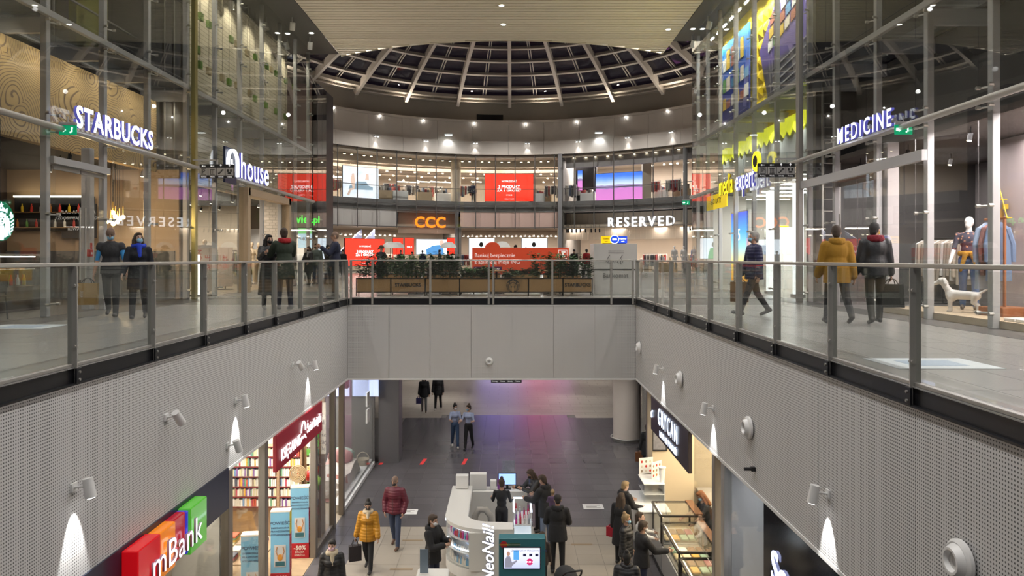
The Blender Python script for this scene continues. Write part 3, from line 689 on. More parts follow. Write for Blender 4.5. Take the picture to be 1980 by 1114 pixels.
for p0, p1, c_, l in ((907, 956, (.1, .6, .2), 'pale light box with a person in green, second store from the escalator'), (1009, 1058, (.25, .3, .4), 'pale light box with a dark-haired head beside the rotunda column')):
    o, w_, h = flat_sign('light_box', l, 'light box', p0, p1, 461, 500, RR+1.2, pale_s, .08)
    MB().prism([(-.3, 0), (-.35, .6), (-.1, .95), (.25, .9), (.4, .4), (.45, 0)], 0, .006, Matrix.Translation((0, -.02, .0)) @ Matrix.Rotation(PI/2, 4, 'X')).build('picture', glow('picture_' + l[5:9], c_, .5), o)
    MB().ball((-.05, -.018, 1.2), (.17, .006, .22)).build('picture', glow('picture_dark', (.03, .025, .02), .1), o)
# ---- big letters
org = glow('orange_letter', (1.0, .23, .01), .8); blue_side = glow('blue_letter_side', (.10, .12, .9), 1.0); wl_m = glow('white_letter', (.95, .96, 1), 1.3)
def ring_word(txt, label, px, py, r, size, m, bold, xs=1.0, space=1.0, side=None, depth=.12):
    x, y = ring_pt(px, r); z = CAMZ+(CY-py)*y/FPX; th = math.atan2(x, y-RC)
    o = T('shop_sign', label, 'sign', (x, y, z), -th); letter(txt, size, m, o, (0, 0, 0), bold=bold, xs=xs, space=space, depth=depth, side=side); 
    MB().box(-.9*size*len(txt)*.33*xs*space, .08, -.03, .9*size*len(txt)*.33*xs*space, .14, .03).build('mounting_rail', rod_m, o); return o
ring_word('CCC', 'orange three-letter sign over the shoe shop entrance', 832, 431, RR-.3, 1.22, org, .03, 1.0, 1.05)
ring_word('RESERVED', 'white illuminated letters over the fashion store at the end of the rotunda', 1238, 429.5, RR-.2, 1.09, wl_m, .008, .95, 1.34)
# ---- rows of ceiling spots behind the glass
sp_m = glow('warm_spot_face', (1, .88, .62), 7.0)
sp = T('ceiling_spot', 'small warm ceiling spot behind the curved glass upstairs', 'spotlight', (0, 0, 0), 0, 'ceiling spots of the upstairs store')
MB().cyl((0, 0, 0), (0, 0, .10), .10, .08, n=10).build('housing', rod_m, sp); MB().cyl((0, 0, -.02), (0, 0, .0), .09, n=10).build('lamp_face', sp_m, sp)
first = True
def spots(pl, py, r, z=None, lab=None):
    global first
    for p in pl:
        x, y = ring_pt(p, r); zz = z if z is not None else CAMZ+(CY-py)*y/FPX
        if first: sp.location = (x, y, zz); first = False; o = sp
        else: o = dup(sp, (x, y, zz))
        if lab: o['label'] = lab[0]; o['group'] = lab[1]
spots([p+d for p in range(630, 1080, 38) for d in (-2, 12)], 0, RR+.9, 9.36)
spots([1110, 1133, 1151, 1175, 1199, 1226, 1250, 1268, 1291, 1312], 0, RR+.45, 9.55, ('small warm ceiling spot over the pink and blue screen store', 'ceiling spots of the screen store'))
for row, (r, z, off) in enumerate(((20.4, 8.5, 0), (21.8, 8.3, 13), (23.2, 8.1, 5))):
    spots([p+off for p in range(640, 940, 27)]+[1046+off, 1066+off], 0, r, z, ('tiny track spot in the %s row of the upstairs store' % ('nearest', 'middle', 'farthest')[row], 'track spots of the upstairs store'))
for row, (r, off) in enumerate(((19.6, 0), (21.2, 9))):
    spots([p+off for p in list(range(640, 768, 19))+list(range(896, 1075, 17))], 0, r, 3.05, ('tiny track spot in the %s row of the walkway-level rotunda stores' % ('front', 'rear')[row], 'track spots at walkway level'))
spots([1262, 1284, 1297, 1310, 1330], 0, 21, 8.9, ('tiny recessed ceiling lamp above the pink and blue screen', 'recessed lamps of the screen store'))
blk = T('track_spot', 'short black track spot over the white-lettered fashion store entrance', 'spotlight', (0, 0, 0), 0, 'black track spots')
MB().cyl((0, 0, 0), (0, -.1, -.28), .06, n=8).build('head', blackm, blk); MB().cyl((0, 0, 0), (0, 0, .35), .015, n=6).build('stem', blackm, blk)
for k, p in enumerate((1096, 1099, 1106, 1114, 1122, 1132, 1143, 1151, 1159, 1334, 1339)):
    x, y = ring_pt(p, RR+.3); 
    if k == 0: blk.location = (x, y, 3.55)
    else: dup(blk, (x, y, 3.55))
# strip lamps
st = T('strip_lamp', 'short white strip lamp in the upstairs store ceiling', 'lamp', (0, 0, 0), 0, 'strip lamps upstairs')
MB().rbox(-.55, -.05, 0, .55, .05, .06, .01).build('housing', white, st); MB().box(-.53, -.04, -.012, .53, .04, 0).build('diffuser', glow('strip_white', (1, .97, .92), 5), st)
for k, (p, py) in enumerate(((778, 352), (800, 353), (821, 352), (842, 352), (862, 353), (921, 352), (648, 343), (652, 348))):
    x, y = ring_pt(p, 22); z = CAMZ+(CY-py)*y/FPX
    if k == 0: st.location = (x, y, z); st.rotation_euler[2] = .6
    else: dup(st, (x, y, z), .6 if k < 6 else 0)
# lights on the plaster band
bl_m = glow('band_lamp_white', (1, .98, .95), 12)
b1 = T('band_spot', 'tiny bright spot on the top rim of the round plaster band', 'spotlight', (0, 0, 0), 0, 'rim spots of the rotunda')
MB().ball((0, 0, 0), .065, 8, 6).build('lamp', bl_m, b1); MB().cyl((0, 0, -.3), (0, 0, -.08), .02, n=6).build('stem', steel_d, b1)
for k, (p, py) in enumerate(((646, 208.5), (735.5, 224), (819, 233), (917, 239), (1016, 240), (1114.5, 235.5), (1210, 226.5), (1290, 214.5))):
    x, y = ring_pt(p, RR-.12); z = CAMZ+(CY-py)*y/FPX
    if k == 0: b1.location = (x, y, z)
    else: dup(b1, (x, y, z))
b2 = T('twin_spot', 'twin wall-washer lamp on the ledge of the round plaster band', 'spotlight', (0, 0, 0), 0, 'twin wall washers of the rotunda')
for s_ in (-1, 1): MB().cyl((s_*.12, -.12, -.05), (s_*.12, -.12, .06), .075, n=10).build('lamp', mat('washer_housing', (.6, .6, .6), .5), b2); MB().cyl((s_*.12, -.12, -.06), (s_*.12, -.12, -.05), .065, n=10).build('lamp_face', bl_m, b2)
MB().box(-.25, -.12, .06, .25, .1, .10).build('bracket', white, b2)
for k, (p, py) in enumerate(((637, 250), (727, 263.5), (823, 272.5), (919, 276.5), (1020, 277), (1118.5, 273.5), (1214, 266), (1299, 255))):
    x, y = ring_pt(p, RR-.3); z = CAMZ+(CY-py)*y/FPX
    if k == 0: b2.location = (x, y, z)
    else: dup(b2, (x, y, z), -math.atan2(x, y-RC))
    q = pol(math.atan2(x, y-RC), RR-.42, z-.1); light('washer_beam', 'SPOT', q, 40, NEUT, aim=(.10*x/RR, .12, -1), size=.05, cone=60, blend=.6)
b3 = T('floodlight', 'flat white floodlight on the round plaster band', 'floodlight', (0, 0, 0), 0, 'floodlights of the rotunda')
MB().rbox(-.32, -.35, 0, .32, .2, .12, .02).build('housing', white, b3); MB().box(-.28, -.3, -.02, .28, .0, 0).build('lamp_face', glow('flood_white', (.92, 1, .97), 6), b3)
for k, (p, py) in enumerate(((613, 229), (867.5, 261.5), (1157.5, 257.5))):
    x, y = ring_pt(p, RR-.55); z = CAMZ+(CY-py)*y/FPX
    if k == 0: b3.location = (x, y, z)
    else: dup(b3, (x, y, z))
    q = pol(math.atan2(x, y-RC), RR-.45, z-.1); light('flood_beam', 'SPOT', q, 60, COOL, aim=(.12*x/RR, .3, -1), size=.1, cone=100, blend=.7)
# ---- balustrade, ducts and merchandise of the upstairs store, racks at walkway level
o = T('glass_balustrade', 'low glass balustrade along the edge of the upstairs rotunda stores', 'balustrade', (0, 0, 0))
for p in range(640, 1340, 26): MB().arc(RR+.30, RR+.315, 5.95, 6.95, ring_th(p, RR+.3)+.0006, ring_th(p+26, RR+.3)-.0006, 2).build('pane', pane_m, o)
MB().arc(RR+.28, RR+.34, 6.95, 7.0, ring_th(632, RR+.3), ring_th(1345, RR+.3), 40).build('handrail', rod_m, o)
duct = mat('duct_brown', (.16, .12, .09), .6)
for k, (r, z, d) in enumerate(((20.6, 9.1, .22), (22.6, 8.9, .28), (24.6, 8.8, .22))):
    o = T('ceiling_duct', 'brown ceiling duct of the upstairs store, %s one from the glass' % ('nearest', 'middle', 'farthest')[k], 'duct', (0, 0, 0), 0, 'ceiling ducts'); MB().arc(r, r+d*2, z, z+d, ring_th(640, r), ring_th(1078, r), 24).build('duct', duct, o)
    for p in (680, 800, 930, 1040): q = pol(ring_th(p, r), r+d, z+d); MB().cyl(q, q+Vector((0, 0, 9.56-z-d)), .03, n=5).build('hanger', duct, o)
mer = [mat('goods_%d' % k, c, .8) for k, c in enumerate(((.55, .50, .44), (.30, .05, .05), (.08, .08, .09), (.45, .34, .22), (.60, .58, .55), (.15, .18, .25), (.50, .12, .10), (.22, .20, .18)))]
def goods(px, r, z, kind, l_, grp):
    q = pol(ring_th(px, r), r, z); th = -ring_th(px, r); rnd = random.Random(int(px*7+r*3+z))
    o = T('display_unit', l_, 'display unit', q, th, grp); w_ = 1.3
    if kind == 0:
        for s_ in (-1, 1): MB().box(s_*w_/2-.03, -.03, 0, s_*w_/2+.03, .03, 1.5).build('upright', white, o)
        MB().box(-w_/2, -.02, 1.46, w_/2, .02, 1.5).build('rail', white, o)
        for k in range(9): c = rnd.choice(mer); x = -w_/2+.1+.138*k; h = rnd.uniform(.6, 1.0); MB().rbox(x-.05, -.22, 1.42-h, x+.05, .22, 1.42, .02).build('garment', c, o)
    else:
        MB().rbox(-w_/2, -.35, 0, w_/2, .35, .8, .02).build('table', wood_p if kind == 1 else white, o)
        for k in range(6): x = -w_/2+.15+.2*k; MB().rbox(x-.08, -.25, .8, x+.08, .25, .8+rnd.uniform(.08, .45), .02).build('goods', rnd.choice(mer), o)
names = ('first', 'second', 'third', 'fourth', 'fifth', 'sixth', 'seventh', 'eighth', 'ninth', 'tenth', 'eleventh', 'twelfth')
for k, (p, r, kd) in enumerate(((645, 19, 0), (742, 18.8, 1), (756, 19.6, 0), (772, 18.7, 2), (795, 20, 0), (820, 19, 1), (842, 20.5, 0), (856, 19.6, 2), (900, 19, 0), (1038, 19, 2), (1052, 19.8, 1), (1068, 19, 0))): goods(p, r, 5.9, kd, 'display of goods in the upstairs store, %s from the white screen' % names[k], 'upstairs displays')
for k, (p, r, kd) in enumerate(((1100, 18.9, 0), (1108, 20, 0), (1138, 19.6, 2), (1262, 19.2, 0), (1282, 20, 2), (1302, 19, 0), (1318, 20, 1))): goods(p, r, 5.9, kd, 'display of goods in the upstairs screen store, %s from the party wall' % names[k], 'screen store displays')
for k, (p, r, kd) in enumerate(((748, 19.2, 1), (752, 20.6, 0), (895, 19.5, 0), (962, 19.2, 1), (975, 20, 0), (990, 19, 0), (1066, 19.5, 0), (1076, 20.5, 1))): goods(p, r, 0, kd, 'display of goods at walkway level, %s from the red screen' % names[k], 'walkway-level displays')
for k, (p, r, kd) in enumerate(((1100, 19.5, 0), (1134, 20, 2), (1144, 18.9, 0), (1244, 20, 1), (1258, 19.4, 0), (1275, 20.4, 0), (1292, 19.6, 1), (1333, 20, 0))): goods(p, r, 0, kd, 'display of goods below the white store letters, %s from the column' % names[k], 'letter store displays')
S('wall_portal_dark', MB().arc(20.2, 20.5, 5.9, 9.2, ring_th(1112, 20), ring_th(1152, 20), 6), mat('portal_black', (.03, .028, .03), .5))
S('trim_18', MB().box(-.35, -.3, 5.9, .35, .3, 9.5), MATS['column_beige']).location = (*pol(ring_th(1250, RR+1.5), RR+1.5).xy, 0)
# ------------------------------------------------------------------ upper storey: signs
RT, LF = R_(90), R_(-90)
blue_edge = glow('blue_violet_letter_edge', (.10, .10, .42), .45); lamp_white = glow('letter_white', (.93, .95, 1.0), 1.3)
def side_sign(label, x, y, z, yaw, txt, size, m, bold=.02, xs=1.0, space=1.0, depth=.10, side=blue_edge, rail=1.2):
    o = T('shop_sign', label, 'sign', (x, y, z)); 
    letter(txt, size, m, o, (0, 0, 0), yaw, depth*.6, bold, xs, space, side=side)
    MB().box(-.03, -rail, -.02, .03, rail, .02).build('mounting_rail', steel_d, o, loc=(-.08 if x < 0 else .08, 0, 0))
    for s_ in (-.8, .8): MB().box(min(0, -.26 if x < 0 else .24), -.02+s_*rail, -.03, max(0, -.26 if x < 0 else .24), .02+s_*rail, .0).build('bracket', steel_d, o)
    return o
side_sign('white illuminated capital letters above the coffee shop front', -8.55, 16.05, 3.93, RT, 'STARBUCKS', .60, lamp_white, .016, .90, 1.10, rail=1.4)
side_sign('white illuminated capital letters above the dark clothes shop front', 7.42, 15.35, 3.86, LF, 'MEDICINE', .50, lamp_white, .004, .84, 1.32, rail=1.1)
o = side_sign('white illuminated lowercase word with an arch emblem above the fashion shop', -8.55, 24.75, 4.06, RT, 'house', 1.15, lamp_white, .006, .98, 1.03, rail=1.5)
b = MB()
for k in range(12):
    a0, a1 = PI*k/12, PI*(k+1)/12
    b.add([(sx, -1.95-r*math.cos(a), .05+r*math.sin(a)) for sx in (-.05, .05) for a, r in ((a0, .42), (a1, .42), (a1, .365), (a0, .365))], [(0, 1, 2, 3), (7, 6, 5, 4), (0, 4, 5, 1), (2, 6, 7, 3)])
for s_ in (-1, 1): b.box(-.05, -1.95+s_*.42 if s_ < 0 else -1.95+.365, -.35, .05, -1.95-.365 if s_ < 0 else -1.95+.42, .05)
b.build('arch_emblem', lamp_white, o)
MB().box(-.12, -2.42, -.6, -.06, -1.48, .5).build('emblem_back', mat('navy_panel', (.02, .03, .07), .4), o)
letter('h', .58, lamp_white, o, (.0, -1.95, -.08), RT, .03, .0)
me_y = glow('yellow_letter', (1.0, .85, .02), 1.0)
o = side_sign('yellow and white illuminated lowercase word above the electronics shop', 7.42, 25.0, 3.62, LF, 'media', .98, me_y, .002, .66, 1.03, side=mat('yellow_side', (.45, .32, .01), .5), rail=.9)
letter('expert', .98, lamp_white, o, (0, -1.98, .0), LF, .06, .002, .66, 1.03, side=blue_edge)
MB().cyl((-.04, -3.05, .42), (.04, -3.05, .42), .30, n=20).build('round_badge', me_y, o); MB().cyl((-.06, -3.05, .42), (.06, -3.05, .42), .17, n=20).build('round_badge', blackm, o)
gren = glow('green_letter', (.03, .95, .05), 1.0)
o = T('shop_sign', 'green illuminated lowercase web address on the shoe shop beyond the fashion shop', 'sign', (-10.6, 36.2, 3.05)); letter('eobuwie', .62, gren, o, (-.2, 0, 0), 0, .06, .004, .88, 1.02); letter('.pl', .5, gren, o, (1.1, 0, -.02), 0, .06, .006, .9)
b = MB()
for s_ in (-1, 1): b.ball((-1.42+.1*s_, 0, .05), (.09, .03, .2), 10, 6)
b.build('shoe_print_emblem', gren, o); MB().box(-1.5, .04, -.03, 1.4, .20, .03).build('mounting_rail', steel_d, o)
# exit signs and direction boards
ex_g = glow('exit_green', (.0, .28, .12), .55); ex_w = glow('exit_white', (.7, 1, .85), 1.0)
def exit_sign(label, x, y, z, w_=.34, h=.22, rz=0):
    o = T('exit_sign', label, 'sign', (x, y, z), rz); MB().rbox(-w_/2, -.03, h*.85, w_/2, .03, h*1.12, .005).build('lamp_bar', galv, o); MB().box(-w_/2, -.012, 0, w_/2, .012, h*.85).build('face', ex_g, o)
    m_ = MB().prism([(.02, .3), (.14, .3), (.14, .2), (.28, .45), (.14, .7), (.14, .6), (.02, .6)], 0, .004, Matrix.Translation((-w_*.45, -.013, h*.05)) @ Matrix.Rotation(PI/2, 4, 'X') @ Matrix.Diagonal((w_*1.3, h*.85, 1, 1)))
    m_.build('arrow', ex_w, o)
    b = MB().ball((w_*.25, -.014, h*.62), (.02, .004, .02), 8, 6).box(w_*.20, -.017, h*.25, w_*.28, -.012, h*.55).box(w_*.12, -.017, h*.15, w_*.2, -.012, h*.28); b.build('running_figure', ex_w, o)
    MB().cyl((0, 0, h*1.1), (0, 0, h*1.1+.12), .01, n=6).build('hanger', galv, o); return o
q = at(131.5, 261, 14.4); exit_sign('green exit sign under the round rail beside the coffee shop letters', q.x, q.y, q.z)
q = at(1746.5, 260, 14.2); exit_sign('green exit sign under the round rail beside the dark clothes shop letters', q.x, q.y, q.z)
q = at(621.5, 396, 40); o = exit_sign('green exit sign beside the entrance to the shoe shop at the rotunda', q.x, q.y, q.z, .42, .26); MB().cyl((0, .02, -q.z), (0, .02, .0), .03, n=8).build('pole', galv, o)
q = at(1326.5, 396, 40); o = exit_sign('green exit sign above the pink and blue screen side of the rotunda', q.x, q.y, q.z, .42, .26); MB().cyl((0, .02, -q.z), (0, .02, .0), .03, n=8).build('pole', galv, o)
dk = mat('board_black', (.02, .02, .022), .4); gy = mat('board_grey', (.42, .42, .42), .5); ic = mat('icon_black', (.03, .03, .03), .6); icw = glow('icon_white', (.6, .6, .6), .5)
def way_sign(label, px0, px1, py0, py1, y):
    a, b_ = at(px0, py1, y), at(px1, py0, y); w_, h = b_.x-a.x, b_.z-a.z
    o = T('direction_sign', label, 'sign', ((a.x+b_.x)/2, y, a.z)); MB().rbox(-w_/2, -.04, 0, w_/2, .04, h, .006).build('board', dk, o)
    for k, t in enumerate(('Parking', 'Winda', 'Schody', 'Toaleta')):
        x0 = -w_/2+w_/4*k; c = x0+w_/8; s_ = w_/4
        MB().box(x0+.008, -.046, h*.2, x0+s_-.008, -.038, h*.74).build('icon_tile', gy, o)
        letter(t, h*.13, icw, o, (c, -.045, h*.1), depth=.004)
        ar = MB()
        if k < 2: ar.box(c-.05, -.046, h*.87-.006, c+.05, -.04, h*.87+.006).prism([(-.06, 0), (-.02, .025), (-.02, -.025)], 0, .005, Matrix.Translation((c, -.041, h*.87)) @ Matrix.Rotation(PI/2, 4, 'X'))
        else: ar.box(c-.006, -.046, h*.80, c+.006, -.04, h*.95).prism([(0, .05), (.03, 0), (-.03, 0)], 0, .005, Matrix.Translation((c, -.041, h*.89)) @ Matrix.Rotation(PI/2, 4, 'X'))
        ar.build('arrow', icw, o)
        z = h*.47
        if k == 0: letter('P', h*.45, ic, o, (c, -.05, z), depth=.004)
        b = MB(); 
        for (u0, v0, u1, v1) in {0: ((-.3, -.2, -.27, .22), (.27, -.2, .3, .22), (-.3, .19, .3, .22), (-.3, -.22, .3, -.19)), 1: ((-.28, .12, .28, .17), (-.2, -.18, -.14, .12), (-.03, -.18, .03, .12), (.14, -.18, .2, .12), (-.28, -.22, .28, -.17)), 2: ((-.32, -.18, -.1, -.08), (-.14, -.1, .02, 0), (-.02, -.02, .14, .08), (.1, .06, .32, .16)), 3: ((-.28, -.02, -.08, .17), (.08, -.02, .28, .17), (-.2, -.16, .2, -.04))}[k]:
            b.box(c+u0*s_, -.05, z+v0*h, c+u1*s_, -.045, z+v1*h)
        b.build('icon', ic, o)
    MB().box(-.02, -.02, h, .02, .02, h+.14).build('hanger', galv, o); sx = -1 if a.x < 0 else 1; MB().box(min(0, (8.72 if sx < 0 else 7.58)*sx-o.location.x), -.02, h+.1, max(0, (8.72 if sx < 0 else 7.58)*sx-o.location.x), .02, h+.14).build('arm', galv, o); return o
way_sign('black direction board with four icons hanging over the walkway by the coffee shop', 387, 453, 318, 345, 20.3)
way_sign('black direction board with four icons hanging over the walkway by the electronics shop', 1465, 1536, 316, 343, 19.25)
# ------------------------------------------------------------------ coffee shop fittings
S('wall_coffee_end', MB().box(-14.0, 20.5, 0, -9.2, 20.6, 3.62), tan)
S('trim_7', MB().box(-14.0, 20.44, 0, -9.3, 20.5, 1.35), mat('patterned_grey_dado', (.12, .12, .12), .6, noise=.5, nscale=9))
g_c = mat('emblem_green', (.0, .16, .07), .4, emit=(.0, .22, .09), es=.35); w_c = glow('emblem_white', (.75, .88, 1.0), 1.0)
def siren(o, R, m_g, m_w, M, dep=.02):
    """round emblem: crowned long-haired figure between two tails, as flat cut pieces in a local (u right, v up) frame"""
    def piece(poly, d0, d1, m, name): MB().prism([(p[0]*R, p[1]*R) for p in poly], d0, d1, M, 0).build(name, m, o)
    circ = lambda r, n=36, cx=0, cy=0, sy=1: [(cx+r*math.cos(2*PI*k/n), cy+r*sy*math.sin(2*PI*k/n)) for k in range(n)]
    piece(circ(1), 0, dep, m_g, 'disc')
    star = [( .0+ (.16 if k % 2 == 0 else .07)*math.sin(PI*k/5), .80+(.16 if k % 2 == 0 else .07)*math.cos(PI*k/5)) for k in range(10)]
    piece(star, dep, dep*1.5, m_w, 'star')
    piece([(-.42, .42), (-.44, .68), (-.28, .58), (-.16, .70), (0, .58), (.16, .70), (.28, .58), (.44, .68), (.42, .42), (.2, .5), (-.2, .5)], dep, dep*1.5, m_w, 'crown')
    piece(circ(.24, 20, 0, .12, 1.35), dep, dep*1.8, m_w, 'face')
    for s_ in (-1, 1):
        for k in range(4):      # wavy strands of hair
            x0 = .27+.11*k; pts = [(s_*(x0+.05*math.sin(3.2*t+k)+.06*k*t*.3), .40-.12*k-t*(1.22-.16*k)) for t in [j/9 for j in range(10)]]
            poly = [(x-.035, y) for x, y in pts]+[(x+.035, y) for x, y in reversed(pts)]; piece(poly, dep, dep*1.5, m_w, 'hair_strand')
        for k in range(5):      # stripes of the tails
            v0 = .30-.17*k; x1 = math.sqrt(max(0, .95**2-v0**2)); piece([(s_*(x1-.24), v0-.12), (s_*x1*.97, v0), (s_*x1*.97, v0-.08), (s_*(x1-.24), v0-.19)], dep, dep*1.5, m_w, 'tail_stripe')
        piece([(s_*.60, .30), (s_*.70, .52), (s_*.80, .38), (s_*.88, .36), (s_*.76, .22)], dep, dep*1.5, m_w, 'tail_tip')
        piece(circ(.045, 10, s_*.10, .17, .5), dep*1.8, dep*2, m_g, 'eye')
    piece([(-.02, .10), (.02, .10), (.035, .0), (-.035, .0)], dep*1.8, dep*2, m_g, 'nose'); piece([(-.07, -.06), (.07, -.06), (.0, -.10)], dep*1.8, dep*2, m_g, 'mouth')
    piece([(-.17, -.22), (.17, -.22), (.24, -.5), (.14, -.96), (-.14, -.96), (-.24, -.5)], dep, dep*1.5, m_w, 'body')
o = T('round_logo_sign', 'round green and white emblem sign in the coffee shop window', 'sign', (-8.93, 12.9, 1.80))
siren(o, .35, g_c, w_c, Matrix(((0, 0, 1, 0), (1, 0, 0, 0), (0, 1, 0, 0), (0, 0, 0, 1))))
MB().cyl((0, 0, .35), (0, 0, 1.8), .008, n=6).build('hanger', blackm, o)
bulb = glow('warm_bulb', (1, .72, .35), 14); brass = mat('brass', (.55, .36, .12), .3, .9)
for k, (px, py) in enumerate(((206, 429), (214, 427), (218, 411), (223, 419), (231, 424), (238, 420), (227, 429), (219, 433))):
    q = at(px, py, 18.9+.08*k); o = T('pendant_lamp', ['lowest bulb pendant at the door side of the warm cluster', 'second bulb pendant, brightest of the warm cluster', 'tallest-hung bulb pendant at the top of the warm cluster', 'bulb pendant hanging in the middle of the warm cluster', 'bulb pendant low on the wall side of the warm cluster', 'last bulb pendant on the wall side of the warm cluster', 'small bulb pendant below the middle of the warm cluster', 'small lowest bulb pendant under the warm cluster'][k], 'lamp', q, 0, 'bulb pendants in the coffee shop')
    MB().ball((0, 0, 0), .055, 10, 8).build('bulb', bulb, o, True); MB().cyl((0, 0, .05), (0, 0, .28), .022, n=8).build('socket', brass, o); MB().cyl((0, 0, .28), (0, 0, 3.6-q.z), .006, n=5).build('cord', blackm, o)
light('pendant_glow', 'POINT', at(222, 420, 18.6), 55, (1, .72, .4), size=.15)
o = T('fire_call_point', 'red fire alarm call point on the dark post by the coffee shop door', 'alarm', (-9.29, 16.35, 1.18)); MB().rbox(-.07, -.05, 0, .0, .09, .16, .01).build('box', mat('alarm_red', (.55, .01, .015), .4), o); MB().rbox(-.06, -.02, .17, .0, .06, .31, .01).build('sign_plate', MATS['alarm_red'], o); MB().box(-.002, .0, .05, .004, .05, .10).build('button', white, o)
S('trim_8', MB().rbox(-9.5, 16.32, 0, -9.3, 16.5, 3.6, .01), galv)
# entrance door leaves with long bar handles
for k, (y, lab) in enumerate(((14.42, 'first glass door leaf of the coffee shop with a long bar handle'), (15.35, 'second glass door leaf of the coffee shop with a long bar handle'))):
    o = T('glass_door', lab, 'door', (-8.95, y, 0), 0, 'coffee shop doors'); MB().box(-.006, 0, .04, .006, .9, 2.9).build('leaf', pane_m, o)
    MB().cyl((.06, .82 if k == 0 else .08, .7), (.06, .82 if k == 0 else .08, 2.2), .018, n=8).build('handle', steel, o); MB().box(-.02, 0, 2.9, .02, .9, 2.98).build('top_rail', steel_d, o)
S('trim_9', MB().box(-9.05, 14.3, 3.0, -8.85, 16.35, 3.14), galv)
# counter with pastry case, bottles and back board
o = T('pastry_counter', 'dark coffee counter with a lit glass pastry case', 'counter', (-10.9, 12.0, 0))
MB().rbox(-.45, 0, 0, .45, 4.4, .55, .01).build('base', brown, o); MB().box(-.45, 0, 1.2, .45, 4.4, 1.24).build('top', steel_d, o)
MB().box(.43, .02, .56, .44, 4.38, 1.2).build('front_glass', pane_m, o); MB().box(-.40, .02, .86, .42, 4.38, .875).build('shelf', pane_m, o); MB().box(-.45, 0, .55, -.43, 4.4, 1.2).build('back_panel', mat('case_back', (.35, .33, .30), .5), o)
MB().box(.36, .1, 1.17, .40, 4.3, 1.19).build('lamp_strip', glow('case_lamp', (1, .95, .8), 6), o)
cm = [mat('bottle_%s' % n, c, .3) for n, c in (('red', (.5, .03, .02)), ('yellow', (.6, .42, .02)), ('amber', (.45, .16, .02)), ('green', (.1, .3, .05)), ('white', (.7, .7, .68)))]
bott = MB().lathe([(0, 0), (.035, 0), (.035, .13), (.014, .18), (.014, .23), (0, .23)], 10)
for k in range(22):
    y = 14.0+.105*k; ci = [0, 0, 1, 1, 2, 0, 3, 4, 0, 1, 0][k % 11]; o = bott.build('bottle', cm[ci], smooth=True, loc=(-10.62-.09*(k % 2), y, .56)); tag(o, 'small %s juice bottle in the %s row of the lit pastry case' % (('red', 'yellow', 'amber', 'green', 'white')[ci], ('front', 'rear')[k % 2]), 'bottle', 'bottles in the pastry case')
cake = MB().rbox(-.12, -.10, 0, .12, .10, .07, .02)
for k in range(8): tag(cake.build('pastry', mat('pastry_brown', (.35, .18, .07), .7), loc=(-10.75, 13.9+.31*k, .876)), 'brown pastry on the upper shelf of the pastry case', 'pastry', 'pastries in the case')
o = T('coffee_machine', 'chrome espresso machine on the coffee counter', 'machine', (-10.95, 14.9, 1.24)); MB().rbox(-.25, -.4, .04, .25, .4, .42, .04).build('body', steel, o)
for y in (-.25, 0, .25): MB().cyl((.3, y, .12), (.3, y, .22), .035, n=10).build('group_head', blackm, o)
for y in (-.3, .3): MB().cyl((0, y, 0), (0, y, .05), .03, n=8).build('foot', blackm, o)
o = T('menu_board', 'black menu shelf with small lit items on the back wall of the coffee shop', 'board', (-12.7, 20.3, 1.9)); MB().box(-.95, 0, 0, 1.2, .12, .95).build('board', blackm, o)
MB().box(-.95, -.06, .93, 1.2, .06, .97).build('lamp_strip', glow('menu_lamp', (1, .85, .55), 3), o)
for k in range(16):
    c = random.choice(cm); bott.build('jar', c, o, loc=(-.85+.13*k, -.03, .1+.42*(k % 2)))
for z in (.08, .5): MB().box(-.95, -.1, z, 1.2, .05, z+.02).build('shelf', wood, o)
o = T('wall_notice', 'dark board with white handwritten capitals beside the coffee shop door', 'board', (-11.9, 20.3, 1.7)); MB().box(-.45, 0, 0, .5, .05, .95).build('board', mat('chalk_black', (.03, .028, .027), .6), o)
chalk = glow('chalk_white', (.5, .5, .48), .35)
for t, z, s_ in (('PŁAĆ APLIKACJĄ', .72, .13), ('I ZDOBYWAJ NAGRODY', .55, .11), ('REWARDS', .25, .12)): letter(t, s_, chalk, o, (0, -.01, z), depth=.004)
bt = T('cafe_table', 'small round dark cafe table inside the coffee shop window', 'table', (-9.6, 12.9, 0)); MB().lathe([(0, .72), (.3, .72), (.3, .75), (0, .75)], 20).build('top', brown, bt); MB().cyl((0, 0, .02), (0, 0, .72), .03, n=8).build('column', blackm, bt); MB().lathe([(0, 0), (.22, 0), (.2, .02), (0, .03)], 16).build('base', blackm, bt)
def cafe_chair(label, x, y, rz):
    c = T('cafe_chair', label, 'chair', (x, y, 0), rz); MB().rbox(-.2, -.2, .43, .2, .2, .46, .01).build('seat', brown, c); MB().rbox(-.2, .17, .5, .2, .2, .85, .01).build('backrest', brown, c)
    for sx in (-.17, .17):
        for sy in (-.17, .17): MB().cyl((sx*1.15, sy*1.15, 0), (sx, sy, .44), .014, n=6).build('leg', blackm, c)
        MB().cyl((sx, .185, .44), (sx, .185, .6), .012, n=6).build('back_post', blackm, c)
    return c
cafe_chair('dark cafe chair by the round table in the coffee shop window', -9.6, 13.6, 0); cafe_chair('dark cafe chair further along the coffee shop window', -9.7, 12.1, PI)
# shop floors seen through the fronts
S('floor_coffee_shop', MB().box(-14.2, 5, -.01, -9.1, 20.5, .004), mat('dark_shop_floor', (.10, .085, .075), .4))
S('floor_fashion_shop', MB().box(-15.3, 21.1, -.01, -9.1, 36, .004), mat('warm_shop_floor', (.42, .34, .25), .3))
S('floor_clothes_shop', MB().box(7.95, 4, -.01, 12.3, 19.3, .004), mat('grey_shop_floor', (.22, .20, .20), .4))
S('floor_electronics_shop', MB().box(7.95, 19.6, -.01, 14.0, 30.7, .004), mat('pale_shop_floor', (.45, .44, .40), .3))
